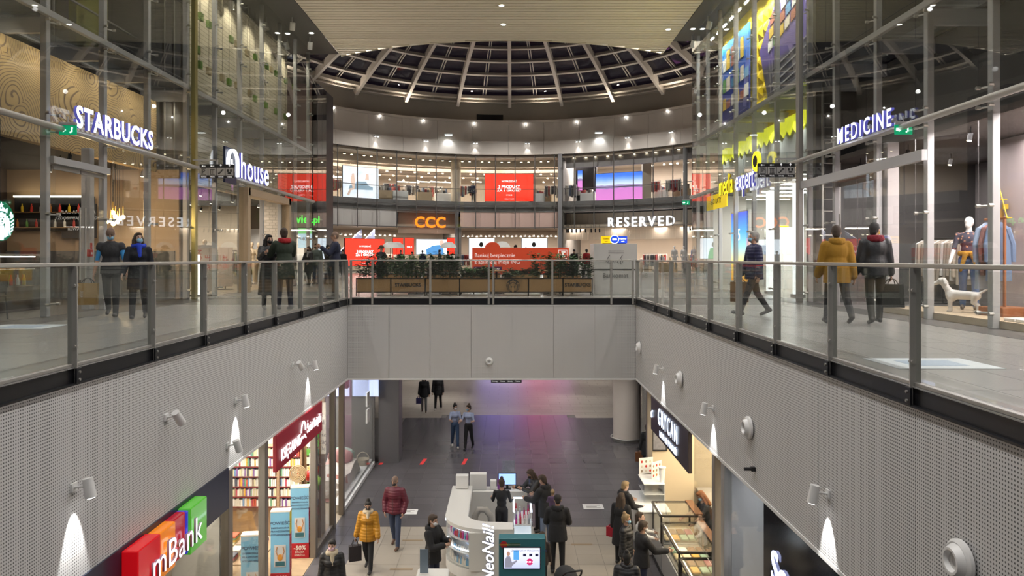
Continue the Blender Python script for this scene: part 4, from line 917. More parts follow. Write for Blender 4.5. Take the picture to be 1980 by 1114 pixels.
# ------------------------------------------------------------------ fashion shop: wooden portal, brick pillar, racks, mannequins
o = S('door_1', label='wide wooden portal of the fashion shop'); MB().box(-8.95, 29.0, 0, -8.65, 29.25, 3.5).build('jamb', wood_p, o); MB().box(-8.95, 24.5, 3.25, -8.65, 29.25, 3.5).build('lintel', wood_p, o); MB().box(-8.95, 24.4, 0, -8.65, 24.65, 3.5).build('jamb', wood_p, o)
pl = S('column_4', MB().box(-10.05, 30.15, 0, -9.05, 30.9, 3.5), mat('pillar_mortar', (.5, .46, .40), .8))
bm = bpy.data.meshes.new('brick'); b = MB().rbox(0, -.012, 0, .24, .0, .1, .003); bm.from_pydata(b.v, [], b.f); bm.materials.append(mat('white_brick', (.62, .57, .50), .7, rand=.08))
for j in range(31):
    for i in range(4):
        x = -10.05+.25*i+(.125 if j % 2 else 0)
        if x+.24 > -9.04: continue
        place('brick', bm, pl, (x, 30.15, .02+.112*j))
mann = mat('mannequin_cream', (.62, .50, .36), .45); mann_w = mat('mannequin_white', (.80, .78, .76), .35)
def rail_rack(label, x, y, rz, cols, w_=1.2, h=1.45, group='clothes racks'):
    o = T('clothes_rack', label, 'clothes rack', (x, y, 0), rz, group)
    for s_ in (-1, 1): MB().cyl((s_*w_/2, 0, 0), (s_*w_/2, 0, h), .015, n=6).build('upright', blackm, o); MB().box(s_*w_/2-.015, -.25, 0, s_*w_/2+.015, .25, .03).build('foot', blackm, o)
    MB().cyl((-w_/2, 0, h), (w_/2, 0, h), .015, n=6).build('rail', blackm, o); n = int(w_/.085)
    for k in range(n):
        x0 = -w_/2+.06+(w_-.12)*k/(n-1); c = cols[k % len(cols)]; l_ = random.uniform(.65, .95); s_ = random.uniform(.2, .26)
        MB().add([(x0-.02, -s_*.9, h-.12), (x0+.02, -s_*.9, h-.12), (x0+.02, s_*.9, h-.12), (x0-.02, s_*.9, h-.12), (x0-.03, -s_, h-.12-l_), (x0+.03, -s_, h-.12-l_), (x0+.03, s_, h-.12-l_), (x0-.03, s_, h-.12-l_), (x0-.005, -.05, h-.04), (x0+.005, -.05, h-.04), (x0+.005, .05, h-.04), (x0-.005, .05, h-.04)],
                 [(7, 6, 5, 4), (0, 1, 5, 4), (1, 2, 6, 5), (2, 3, 7, 6), (3, 0, 4, 7), (0, 8, 9, 1), (1, 9, 10, 2), (2, 10, 11, 3), (3, 11, 8, 0), (8, 11, 10, 9)]).build('garment', c, o)
    return o
cl = [mat('cloth_%d' % k, c, .85) for k, c in enumerate(((.05, .09, .06), (.30, .24, .10), (.35, .28, .20), (.04, .04, .05), (.45, .40, .34), (.08, .14, .10), (.25, .06, .05), (.12, .14, .22)))]
rail_rack('rack of dark green clothes beside the two mannequins of the fashion shop', *at(452, 545, 29.0).xy, .3, [cl[0], cl[5], cl[0], cl[3]], 1.3)
rail_rack('rack of mustard checked clothes behind the fashion shop entrance', *at(462, 540, 32.3).xy, .2, [cl[1], cl[1], cl[2], cl[4]], 1.2)
rail_rack('rack of pale clothes deep in the fashion shop', -13.2, 29.0, .5, [cl[4], cl[2], cl[3]], 1.8)
def sale_panel(label, px, y, txt, w_=.62, h=1.55):
    q = at(px, 500, y); o = T('sale_panel', label, 'display panel', (q.x, y, 0), .15, 'sale panels'); MB().rbox(-w_/2, -.03, .12, w_/2, .03, h, .01).build('panel', mat('sale_beige', (.50, .42, .36), .6), o)
    MB().box(-w_/2, -.15, 0, w_/2, .15, .03).build('foot', blackm, o); MB().cyl((0, 0, .02), (0, 0, .14), .02, n=6).build('stem', blackm, o)
    for t, x in (txt): letter(t, .22, mat('sale_red', (.45, .05, .04), .6), o, (x, -.035, h*.65), roll=PI/2, depth=.004)
sale_panel('beige panel with upright red sale lettering near the coffee shop corner', 394, 22.6, (('SEASON', -.12), ('SALE', .13)))
sale_panel('second beige panel with upright red lettering inside the fashion shop', 436, 26.6, (('SALE', .0),), .5)
o = T('glowing_totem', 'narrow white glowing panel standing at the corner of the fashion shop', 'light panel', (*at(379, 540, 21.9).xy, 0)); MB().rbox(-.1, -.05, .05, .1, .05, 1.25, .01).build('body', glow('panel_glow', (1, .95, .82), 2.2), o); MB().box(-.15, -.1, 0, .15, .1, .05).build('foot', blackm, o)
# shelves on the fashion shop's back wall
for k in range(4):
    o = T('wall_shelf', 'fashion shop wall shelf with folded clothes, bay %s from the coffee shop' % ('first', 'second', 'third', 'last')[k], 'shelf', (-15.1, 23+2.6*k, 0)); 
    for j in range(4): MB().box(0, -1.1, .5+.55*j, .4, 1.1, .53+.55*j).build('board', wood_p, o)
    for j in range(4):
        for i in range(5): MB().rbox(.05, -1.0+.42*i, .53+.55*j, .36, -.68+.42*i, .53+.55*j+random.uniform(.12, .3), .02).build('folded_clothes', random.choice(cl), o)
    MB().box(-.0, -1.15, 0, .03, 1.15, 2.5).build('back', cream, o)
# hanging green tags on cords before the lined wall
tagm = mat('green_tag', (.13, .24, .04), .5); cordm = mat('thin_cord', (.14, .12, .09), .8); tagw = mat('tan_tag', (.40, .33, .2), .7)
tags = [(388, 40), (382, 104), (386, 133), (404, 55), (447, 83), (415, 151), (443, 166), (494, 117), (493, 197), (516, 134), (514, 209), (534, 148), (534, 221), (553, 162), (552, 231), (568, 174), (458, 92), (458, 172), (478, 109), (483, 187), (430, 158), (404, 145), (505, 126), (525, 141)]
for k, (px, py) in enumerate(tags):
    q = on_x(px, py, -9.55); o = T('hanging_tag', ('green block' if k < 16 else 'tan block')+' hanging on a thin cord before the pale lined wall', 'ornament', q, 0, 'green hanging tags' if k < 16 else 'tan hanging tags')
    MB().rbox(-.05, -.12, 0, .05, .12, .24, .01).build('block', tagm if k < 16 else tagw, o); MB().cyl((0, 0, .24), (0, 0, ZT-q.z), .007, n=4).build('cord', cordm, o)
# ------------------------------------------------------------------ shoe shop at the rotunda's near corner
S('wall_shoe_shop', MB().box(-14, 36.4, 2.6, -9.5, 36.6, 9.8), mat('bronze_panel', (.22, .15, .12), .5))
S('wall_shoe_back', MB().box(-14, 39.5, 0, -9.5, 39.7, 2.8), cream)
S('trim_10', MB().box(-9.75, 36.4, 0, -9.45, 39.6, 9.8), mat('dark_bronze', (.06, .05, .05), .5))
light('shop_light', 'AREA', (-11.6, 38, 2.5), 120, NEUT, size=2.5)
o, w_, h = flat_sign('video_screen', 'pale blue discount screen under the green web address sign', 'screen', 578, 604, 441, 480, 14.0, glow('pale_cyan_screen', (.55, .80, .95), .7)) if False else (T('video_screen', 'pale blue discount screen under the green web address sign', 'screen', (*at(590, 480, 36.0).xy, at(590, 480, 36.0).z)), 0, 0)
MB().rbox(-.36, 0, 0, .36, .06, 1.0, .01).build('housing', blackm, o); MB().box(-.34, -.01, .02, .34, 0, .72).build('face', glow('pale_cyan_screen', (.55, .80, .95), .7), o); MB().box(-.34, -.01, .72, .34, 0, .98).build('face', glow('green_screen', (.25, .75, .25), .7), o); MB().box(-.05, .01, -o.location.z, .05, .05, 0).build('leg', blackm, o); letter('-40%', .26, mat('screen_grey', (.35, .4, .45), .5), o, (0, -.016, .45), depth=.004)
# ------------------------------------------------------------------ clothes shop: window stage, mannequin with dog, stand, shelves, doors
stage = S('trim_11', MB().box(7.95, 8.0, 0, 9.9, 15.6, .13), wood_p)
S('wall_backdrop_white', MB().box(9.85, 8, 0, 9.95, 13.6, 3.6), mat('white_backdrop', (.62, .57, .56), .7))
S('wall_backdrop_mauve', MB().box(10.2, 13.6, 0, 10.3, 15.6, 3.6), mat('mauve_backdrop', (.33, .28, .29), .7))
S('trim_12', MB().rbox(8.0, 15.5, 0, 8.25, 15.72, 3.6, .01), mat('pale_jamb', (.55, .52, .53), .5))
o = T('garment_stand', 'wooden stand with hanging denim and floral jackets in the clothes shop window', 'clothes stand', (8.75, 12.95, .13), .2)
MB().rbox(-.3, -.26, 0, .3, .26, .16, .01).build('base', mat('red_wood', (.30, .11, .04), .5), o); MB().rbox(-.02, -.02, .16, .02, .02, 1.75, .004).build('post', MATS['red_wood'], o); MB().rbox(-.02, -.02, 1.7, .02, .42, 1.74, .004).build('arm', MATS['red_wood'], o)
for k, (y, c, l_) in enumerate(((.12, mat('denim', (.14, .20, .32), .9), .95), (.24, mat('floral_cloth', (.20, .10, .09), .9, noise=.9, nscale=22), .85), (.36, mat('denim_pale', (.26, .33, .45), .9), 1.1))):
    MB().add([(-.05, y-.01, 1.66), (.05, y-.01, 1.66), (.2, y-.03, 1.56), (.2, y+.03, 1.56), (-.2, y+.03, 1.56), (-.2, y-.03, 1.56), (.24, y-.04, 1.56-l_), (.24, y+.04, 1.56-l_), (-.24, y+.04, 1.56-l_), (-.24, y-.04, 1.56-l_), (-.05, y+.01, 1.66), (.05, y+.01, 1.66)],
             [(0, 1, 2, 5), (11, 10, 4, 3), (1, 11, 3, 2), (10, 0, 5, 4), (5, 2, 6, 9), (3, 4, 8, 7), (2, 3, 7, 6), (4, 5, 9, 8), (9, 6, 7, 8), (0, 10, 11, 1)]).build('garment', c, o)
    for s_ in (-1, 1): MB().tube([(s_*.17, y, 1.55), (s_*.27, y-.02, 1.25), (s_*.27, y-.03, .95)], [.06, .055, .045], 8).build('sleeve', c, o)
o = T('display_boards', 'white boards with black gaps lying at the front of the window stage', 'display boards', (8.3, 11.4, .13))
for k in range(4): MB().rbox(-.25, -.55+.28*k, 0, .35, -.30+.28*k, .05, .006).build('board', white, o)
o = T('wire_shelf', 'yellow triangular wire shelf with a brass pot in the clothes shop', 'shelf', (10.0, 15.0, 1.95)); yw_m = mat('yellow_wire', (.65, .45, .05), .4)
for s_ in (-1, 1): MB().cyl((0, s_*.28, 0), (0, 0, .75), .012, n=6).build('strut', yw_m, o)
for z, w_ in ((0, .28), (.38, .14)): MB().box(-.1, -w_, z, .1, w_, z+.02).build('board', yw_m, o)
MB().lathe([(0, .02), (.09, .02), (.11, .1), (.07, .2), (0, .2)], 14).build('pot', brass, o, True)
MB().box(.1, -.02, .2, .2, .02, .3).build('wall_bracket', yw_m, o)
for k, (x, y) in enumerate(((9.9, 16.6), (11.0, 17.6), (11.2, 14.3))):
    rail_rack(('rack of white T-shirts behind the mannequin window', 'dark rack at the back of the clothes shop', 'rack of mixed shirts by the clothes shop entrance')[k], x, y, .2+PI/2, ([cl[4], white, cl[4]], [cl[3], cl[7], cl[0]], [cl[6], cl[3], cl[4]])[k], 1.5, 1.6)
for k, y in enumerate((15.85, 16.75)):
    o = T('glass_door', ('clothes shop door leaf next to the mannequin window', 'clothes shop door leaf next to the ladder')[k], 'door', (7.95, y, 0), 0, 'clothes shop doors'); MB().box(-.006, 0, .04, .006, .85, 2.85).build('leaf', pane_m, o)
    MB().cyl((-.06, .1 if k == 0 else .75, .6), (-.06, .1 if k == 0 else .75, 2.2), .018, n=8).build('handle', steel, o); MB().box(-.02, 0, 2.85, .02, .85, 2.95).build('top_rail', steel_d, o)
S('trim_13', MB().rbox(7.8, 15.75, 2.97, 8.3, 17.75, 3.2, .02), mat('copper_portal', (.42, .27, .20), .4, .5))
S('trim_14', MB().box(7.6, 13.5, 2.95, 7.7, 19.2, 3.15), galv)
# small track lamps of the clothes shop
tl = T('track_lamp', 'small warm track lamp under the clothes shop ceiling', 'lamp', (8.7, 11, 3.5), 0, 'track lamps of the clothes shop'); MB().cyl((0, 0, 0), (-.03, 0, -.14), .045, n=8).build('head', blackm, tl); MB().cyl((-.03, 0, -.14), (-.032, 0, -.15), .04, n=8).build('lamp_face', sp_m, tl); MB().cyl((0, 0, 0), (0, 0, .12), .01, n=5).build('stem', blackm, tl)
for k in range(1, 14): dup(tl, (8.7+.9*(k % 3), 9.5+.72*k, 3.5))
for k in range(1, 10):
    o = dup(tl, (-9.9-.9*(k % 3), 10+1.1*k, 3.5), None, 'small warm track lamp under the coffee shop ceiling'); o['group'] = 'track lamps of the coffee shop'
for k in range(1, 16):
    o = dup(tl, (-10.4-1.1*(k % 4), 22+.72*k, 3.4), None, 'small warm track lamp under the fashion shop ceiling'); o['group'] = 'track lamps of the fashion shop'
# ------------------------------------------------------------------ electronics shop: posters, shelves, strip lamps
def pst(nt, sp, tc): return ramp(nt, sp.outputs['Z'], [(0, (.85, .35, .02)), (.25, (.95, .75, .15)), (.5, (.35, .75, .85)), (.7, (.10, .45, .95)), (1, (.08, .12, .75))])
m_p, b_ = px_mat('sunset_poster', pst); b_.inputs['Emission Strength'].default_value = .9; b_.inputs['Base Color'].default_value = (.02, .02, .02, 1)
o = T('light_poster', 'tall lit poster fading from blue to yellow beside the electronics shop door', 'poster', (8.1, 25.75, .35)); MB().rbox(0, -.95, -.03, .1, .95, 2.45, .01).build('frame', white, o); MB().box(-.01, -.9, 0, .0, .9, 2.4).build('face', m_p, o); letter('5', .6, wht, o, (-.02, 0, 1.6), LF, .005)
for k, y in enumerate((21.3, 23.5)):
    o = T('light_pillar', ('white glowing pillar beside the lit sunset poster', 'white glowing pillar in the electronics shop next to the steel end column')[1-k], 'pillar', (8.4, y, 0)); MB().rbox(-.12, -.12, 0, .12, .12, 3.3, .02).build('body', glow('pillar_glow', (.95, .98, 1), 1.2), o); MB().box(-.16, -.16, 0, .16, .16, .1).build('foot', galv, o)
pr = [mat('pack_%s' % n, c, .5) for n, c in (('orange', (.75, .22, .02)), ('yellow', (.75, .55, .03)), ('red', (.6, .03, .03)), ('white', (.7, .7, .7)), ('green', (.25, .45, .05)))]
for k, y in enumerate((20.3, 22.4, 28.2)):
    o = T('product_shelf', 'electronics shop shelf of bright boxes, %s' % ('the one next to the dark partition', 'between the glowing pillars', 'at the rotunda end')[k], 'shelf', (9.2+.6*k, y, 0))
    for j in range(4): MB().box(-.3, -.8, .3+.55*j, .3, .8, .33+.55*j).build('board', white, o)
    for s_ in (-1, 1): MB().box(-.3, s_*.8-.02, 0, .3, s_*.8+.02, 2.3).build('side', white, o)
    for j in range(4):
        for i in range(5): MB().rbox(-.27, -.75+.3*i, .33+.55*j, .2, -.5+.3*i, .33+.55*j+random.uniform(.2, .45), .01).build('box', pr[(i+j+k) % 5], o)
st2 = T('strip_lamp', 'long white strip lamp under the electronics shop ceiling', 'lamp', (9.2, 21, 3.55), 0, 'strip lamps of the electronics shop'); MB().rbox(-.9, -.06, 0, .9, .06, .08, .01).build('housing', white, st2); MB().box(-.88, -.05, -.012, .88, .05, 0).build('diffuser', glow('strip_cool', (1, 1, .95), 7), st2); MB().cyl((0, 0, .08), (0, 0, .2), .01, n=5).build('hanger', galv, st2)
for k in range(1, 7): dup(st2, (9.4+.2*k, 21+1.5*k, 3.55))
# posters on the yellow wall
def tablet(nt, sp, tc):
    n = nt.nodes.new('ShaderNodeTexVoronoi'); n.inputs['Scale'].default_value = 5; nt.links.new(tc.outputs['Generated'], n.inputs['Vector'])
    return ramp(nt, sp.outputs['Z'], [(0, (.02, .03, .18)), (.5, (.03, .07, .42)), (.85, (.03, .20, .60)), (1, (.05, .35, .7))])
def img_mat(name, f, base=True):
    m = bpy.data.materials.new(name); m.use_nodes = True; nt = m.node_tree; b = nt.nodes['Principled BSDF']; b.inputs['Roughness'].default_value = .45
    tc = nt.nodes.new('ShaderNodeTexCoord'); sp = nt.nodes.new('ShaderNodeSeparateXYZ'); nt.links.new(tc.outputs['Generated'], sp.inputs[0]); nt.links.new(f(nt, sp, tc), b.inputs['Base Color']); return m
o = T('wall_poster', 'large blue poster of app tiles on the yellow padded wall', 'poster', (8.80, 28.6, 6.6)); MB().rbox(0, -1.75, 0, .06, 1.75, 3.2, .01).build('board', img_mat('blue_poster_print', tablet), o)
tcs = [mat('tile_%d' % k, c, .5) for k, c in enumerate(((.7, .72, .7), (.15, .35, .12), (.6, .42, .05), (.65, .6, .5), (.35, .12, .08), (.1, .3, .55)))]
for j, (z0, zz) in enumerate(((2.1, .85), (1.25, .6), (.55, .5))):
    for i in range(6 if j else 5):
        y0 = 1.55-.56*i; MB().rbox(-.02, y0-.46, z0, .0, y0-(.0 if i % 2 else .08), z0+zz*(.9 if (i+j) % 3 else .6), .004).build('app_tile', tcs[(i*2+j) % 6], o)
def lap(nt, sp, tc): return ramp(nt, sp.outputs['Z'], [(0, (.05, .05, .07)), (.38, (.08, .08, .11)), (.42, (.12, .09, .30)), (1, (.16, .13, .42))])
Mx = Matrix(((0, 0, 1, 8.82), (-1, 0, 0, 0), (0, 1, 0, 0), (0, 0, 0, 1)))
o = T('wall_poster', 'large purple laptop picture cut at an angle on the yellow padded wall', 'poster', (0, 22.6, 6.1)); MB().prism([(-2.2, 0.1), (-3.2, 2.3), (-.9, 4.1), (3.0, 4.1), (3.0, -.1)], 0, .06, Mx).build('board', img_mat('purple_poster_print', lap), o)
for j in range(3):
    for i in range(6): MB().prism([(-2.3+.5*i+.1*j, 2.0+.42*j+.10*i), (-1.92+.5*i+.1*j, 2.08+.42*j+.10*i), (-1.92+.5*i+.1*j, 2.40+.42*j+.10*i), (-2.3+.5*i+.1*j, 2.32+.42*j+.10*i)], -.02, 0, Mx).build('app_tile', tcs[(i+2*j) % 6], o)
for j in range(5): MB().prism([(-1.9-.0*j, .35+.24*j), (2.8, .75+.26*j), (2.8, .80+.26*j), (-1.9, .40+.24*j)], -.015, 0, Mx).build('keyboard_line', mat('key_grey', (.3, .3, .32), .5), o)
for k in range(12):
    y = 20.6+.86*k
    o = T('tube_lamp', 'short bright tube lamp in the row over the yellow padded wall', 'lamp', (8.35, y, 10.12), 0, 'tube lamps over the yellow wall'); MB().rbox(-.05, -.2, .03, .05, .2, .1, .01).build('housing', galv, o); MB().cyl((0, -.18, .0), (0, .18, .0), .035, n=8).build('tube', glow('tube_white', (1, 1, .92), 9), o); MB().cyl((0, 0, .1), (0, 0, .3), .012, n=5).build('hanger', galv, o)
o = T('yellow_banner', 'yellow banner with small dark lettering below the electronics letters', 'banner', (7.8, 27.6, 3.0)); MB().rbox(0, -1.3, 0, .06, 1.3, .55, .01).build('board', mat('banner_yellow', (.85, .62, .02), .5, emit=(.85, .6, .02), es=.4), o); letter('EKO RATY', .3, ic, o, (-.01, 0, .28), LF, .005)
# scalloped edge under the yellow wall; light falling on it is put in as emission
o = T('scalloped_valance', 'lit yellow-green scalloped edge along the bottom of the padded wall', 'valance', (8.86, 19.8, 5.02))
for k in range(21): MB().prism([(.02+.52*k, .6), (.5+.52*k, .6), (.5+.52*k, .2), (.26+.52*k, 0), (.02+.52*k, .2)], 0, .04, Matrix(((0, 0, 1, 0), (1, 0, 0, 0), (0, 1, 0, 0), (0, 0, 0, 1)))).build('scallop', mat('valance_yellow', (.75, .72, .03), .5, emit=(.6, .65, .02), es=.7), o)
# ------------------------------------------------------------------ hall ceiling: downlights and projector heads
dl_m = glow('downlight_face', (1, .97, .9), 14)
dl = T('downlight', 'round recessed downlight in the slatted ceiling', 'downlight', (-.25, 26.9, ZT), 0, 'downlights of the slatted ceiling'); MB().lathe([(.09, 0), (.13, -.01), (.13, .02), (.09, .02)], 18).build('trim_ring', white, dl); MB().cyl((0, 0, .0), (0, 0, .01), .09, n=16).build('lamp_face', dl_m, dl)
dup(dl, (-.2, 29.1, ZT), None, None)
for k, (px, py) in enumerate(((602, 64), (556, 65), (1340, 56), (1292, 57))):
    q = ground(px, 2*CY-py, CAMZ-(ZT-CAMZ)); o = dup(dl, (q.x, q.y, ZT+.0), None, ('downlight in the dark soffit next to the slatted ceiling corner', 'downlight in the dark soffit above the lined wall', 'downlight in the dark soffit towards the yellow wall', 'downlight at the slatted ceiling corner by the yellow wall')[k]); o['group'] = 'downlights of the dark soffits'
pj = T('projector_head', 'white projector head on the dark soffit above the lined wall', 'spotlight', (0, 0, 0), 0, 'projector heads'); MB().cyl((0, 0, -.3), (.05, -.1, -.02), .10, n=12).build('head', white, pj); MB().box(-.02, -.02, -.05, .02, .02, .25).build('bracket', galv, pj)
for k, (px, py) in enumerate(((565, 44), (599, 82), (1338, 79), (1369, 42), (447, 2), (1356, 82))):
    q = ground(px, 2*CY-py, CAMZ-(ZT-.2-CAMZ)); l_ = ('white projector head on the dark soffit above the lined wall', 'white projector head at the rotunda end of the dark soffit', 'white projector head at the rotunda end near the yellow wall', 'yellow-lit projector head over the yellow wall', 'white projector head close above the green tags', 'second projector head next to the yellow wall mullions')[k]
    if k == 0: pj.location = (q.x, q.y, ZT-.2)
    else: dup(pj, (q.x, q.y, ZT-.2), None, l_)
# ------------------------------------------------------------------ seating area beyond the void: planters, banner, cash machine
plank_m = mat('planter_oak', (.34, .20, .085), .5, noise=.18, nscale=10); leaf_m = mat('leaf_green', (.045, .13, .035), .5, noise=.4, nscale=6); leaf2 = mat('leaf_dark', (.025, .075, .022), .5)
ink = mat('dark_ink', (.02, .02, .018), .6)
def foliage(h, w_, d, n, seed, curl=.5):
    rnd = random.Random(seed); b = MB()
    for k in range(n):
        x = rnd.uniform(-w_/2, w_/2); y = rnd.uniform(-d/2, d/2); hh = h*rnd.uniform(.45, 1.0); lx, ly = rnd.uniform(-.12, .12), rnd.uniform(-.15, .15)
        pts = [Vector((x+lx*t*t, y+ly*t*t, hh*t)) for t in (0, .35, .7, 1)]; b.tube(pts, .006, 4)
        for j in range(12):
            t = .15+.85*j/11; p = Vector((x+lx*t*t, y+ly*t*t, hh*t)); a = rnd.uniform(0, 2*PI); L = rnd.uniform(.12, .21); d_ = Vector((math.cos(a), math.sin(a), rnd.uniform(.0, .6))).normalized(); s_ = d_.cross(Vector((0, 0, 1))).normalized()*L*.36
            tip = p+d_*L-Vector((0, 0, .03)); m_ = p+d_*L*.5
            b.add([p, m_+s_, tip, m_-s_, m_-Vector((0, 0, .012))], [(0, 4, 1), (1, 4, 2), (2, 4, 3), (3, 4, 0)], 0)
    return b
pxp = [689+66.6*k for k in range(8)]; pxp[-1] = 1145
names7 = ('oak planter with drooping leaves at the corner nearest the red screen', 'oak planter printed with the coffee shop name near the red screen', 'third oak planter from the red screen, with a lighter diagonal band', 'oak planter in front of the cafe chairs', 'oak planter printed with the round emblem', 'oak planter in front of the red banner end', 'oak planter printed with the coffee shop name beside the cash machine')
for k in range(7):
    a, b_ = at(pxp[k], 565, 22.3), at(pxp[k+1], 538, 22.3); w_ = b_.x-a.x
    o = T('planter_box', names7[k], 'planter', ((a.x+b_.x)/2, 22.3, 0), 0, 'oak planters'); MB().box(-w_/2+.02, 0, .12, w_/2-.02, .38, .52).build('box', plank_m, o)
    fr = MB()
    for z in (.10, .52): fr.box(-w_/2, -.01, z, w_/2, .01, z+.025).box(-w_/2, .37, z, w_/2, .39, z+.025)
    for s_ in (-1, 1): fr.box(s_*w_/2-.012, -.012, 0, s_*w_/2+.012, .012, .545).box(s_*w_/2-.012, .368, 0, s_*w_/2+.012, .392, .545)
    fr.build('frame', black, o); MB().box(-w_/2+.03, .02, .515, w_/2-.03, .36, .53).build('soil', mat('soil', (.03, .02, .015), .9), o)
    tag(foliage((.8, .75, .85, .4, .25, .85, .75)[k], w_*.92, .32, (46, 44, 46, 26, 8, 36, 44)[k], 40+k).build('foliage', leaf_m if k % 2 else leaf2, o, loc=(0, .19, .52)), kind='stuff')
    if k in (1, 6): letter('STARBUCKS', .145, ink, o, (0, -.014, .33), bold=.003, depth=.004)
    if k == 4: siren(o, .2, ink, plank_m, Matrix.Translation((.05, -.012, .31)) @ Matrix.Rotation(PI/2, 4, 'X'), .004)
# second row of planters behind
for k in range(5):
    x = -3.6+1.35*k; o = T('planter_trough', 'low planter trough of the back row, %s from the red screen' % ('first', 'second', 'third', 'fourth', 'fifth')[k], 'planter', (x, 24.6, 0), 0, 'back planters'); MB().box(-.62, 0, .1, .62, .35, .62).build('box', plank_m, o); MB().box(-.64, -.01, .60, .64, .36, .64).build('rim', black, o)
    for s_ in (-.6, .6): MB().box(s_-.015, .0, 0, s_+.015, .35, .1).build('foot', black, o)
    tag(foliage((.62, .62, .22, .2, .62)[k], 1.05, .26, (46, 46, 24, 24, 46)[k], 80+k).build('foliage', leaf2 if k % 2 else leaf_m, o, loc=(0, .17, .6)), kind='stuff')
ingr = mat('banner_red_orange', (.60, .07, .025), .5, emit=(.5, .05, .02), es=.25)
a, b_ = at(913, 531, 25.4), at(1100, 479, 25.4); w_, h = b_.x-a.x, b_.z-a.z
o = T('advert_board', 'wide red board advertising safe banking behind the planters', 'sign', ((a.x+b_.x)/2, 25.4, 0)); MB().rbox(-w_/2, 0, a.z, w_/2, .06, b_.z, .006).build('board', ingr, o)
for s_ in (-1, 1): MB().box(s_*w_*.4-.03, .0, 0, s_*w_*.4+.03, .05, a.z).build('leg', galv, o)
MB().prism([(.26*math.cos(PI*k/16), .20*math.sin(PI*k/16)) for k in range(17)], 0, .05, Matrix.Translation((-w_/2+.7, .05, b_.z)) @ Matrix.Rotation(PI/2, 4, 'X')).build('round_top', ingr, o)
iw = mat('print_white', (.85, .80, .78), .5, emit=(1, .9, .85), es=.3); x0 = -w_/2+.08
letter('Bankuj bezpiecznie', .185, iw, o, (x0, -.005, b_.z-.27), align='LEFT', depth=.004); letter('z aplikacją Moje ING', .185, iw, o, (x0, -.005, b_.z-.50), align='LEFT', depth=.004)
MB().box(x0-.03, -.006, a.z+.13, x0+.95, .0, a.z+.27).build('strip', mat('banner_purple', (.12, .03, .12), .5), o); letter('Chętnie ci pomożemy', .095, iw, o, (x0, -.01, a.z+.2), align='LEFT', depth=.003)
b = MB()
for (u0, v0, u1, v1) in ((0, 0, .3, .015), (0, .285, .3, .3), (0, 0, .015, .3), (.285, 0, .3, .3), (.09, .06, .21, .12), (.12, .12, .19, .2), (.1, .2, .24, .26), (.07, .06, .09, .14), (.21, .06, .23, .14)): b.box(w_/2-.36+u0, -.006, b_.z-.38+v0, w_/2-.36+u1, -.001, b_.z-.38+v1)
b.build('lion_emblem', iw, o)
# cash machine kiosk
a, b_ = at(1148, 573, 23.0), at(1232, 471, 23.0); w_ = b_.x-a.x
o = T('cash_machine', 'white cash machine kiosk with a yellow and blue sign on top', 'cash machine', ((a.x+b_.x)/2, 23.0, 0)); kw = mat('kiosk_white', (.60, .585, .57), .4)
MB().rbox(-w_/2, 0, .80, w_/2, 1.0, 1.60, .008).build('upper_cabinet', kw, o); MB().rbox(-w_/2+.02, .02, .0, w_/2-.02, .98, .77, .008).build('lower_cabinet', kw, o); MB().box(-w_/2+.01, .01, .77, w_/2-.01, .99, .80).build('joint', blackm, o)
letter('Bankomat', .20, mat('print_grey', (.16, .16, .16), .6), o, (0, -.0, .60), depth=.006)
for z in (1.36, 1.30): MB().box(-.22, -.006, z, .26, .0, z+.02).build('logo_stroke', MATS['print_grey'], o)
for pts in (((-.18, 1.25), (-.26, 1.10), (-.30, 1.02)), ((.22, 1.25), (.14, 1.10), (.18, .95))): MB().tube([(x, -.003, z) for x, z in pts], .012, 5).build('logo_stroke', MATS['print_grey'], o)
letter('Lerch', .22, MATS['print_grey'], o, (-.02, -.003, 1.05), depth=.006, shear=.35)
yl, bl = glow('sign_yellow', (.85, .55, .0), .5), glow('sign_blue', (.01, .06, .55), .7); z0 = 1.62
MB().box(-.40, .2, z0, 0, .45, z0+.22).build('sign_half', yl, o); MB().box(0, .2, z0, .40, .45, z0+.22).build('sign_half', bl, o); MB().box(-.36, .22, 1.59, .36, .43, z0).build('sign_base', blackm, o)
MB().cyl((0, .19, z0+.12), (0, .21, z0+.12), .14, n=24).build('badge', wht, o); MB().cyl((0, .18, z0+.12), (0, .2, z0+.12), .12, n=24).build('badge', bl, o)
MB().box(-.07, .17, z0+.09, .07, .185, z0+.14).build('badge_mark', wht, o); letter('wpłaty', .075, ink, o, (-.26, .195, z0+.14), depth=.004); letter('wypłaty', .075, wht, o, (.26, .195, z0+.14), depth=.004); letter('cash', .06, ink, o, (-.26, .195, z0+.06), depth=.004); letter('cash', .06, wht, o, (.26, .195, z0+.06), depth=.004)
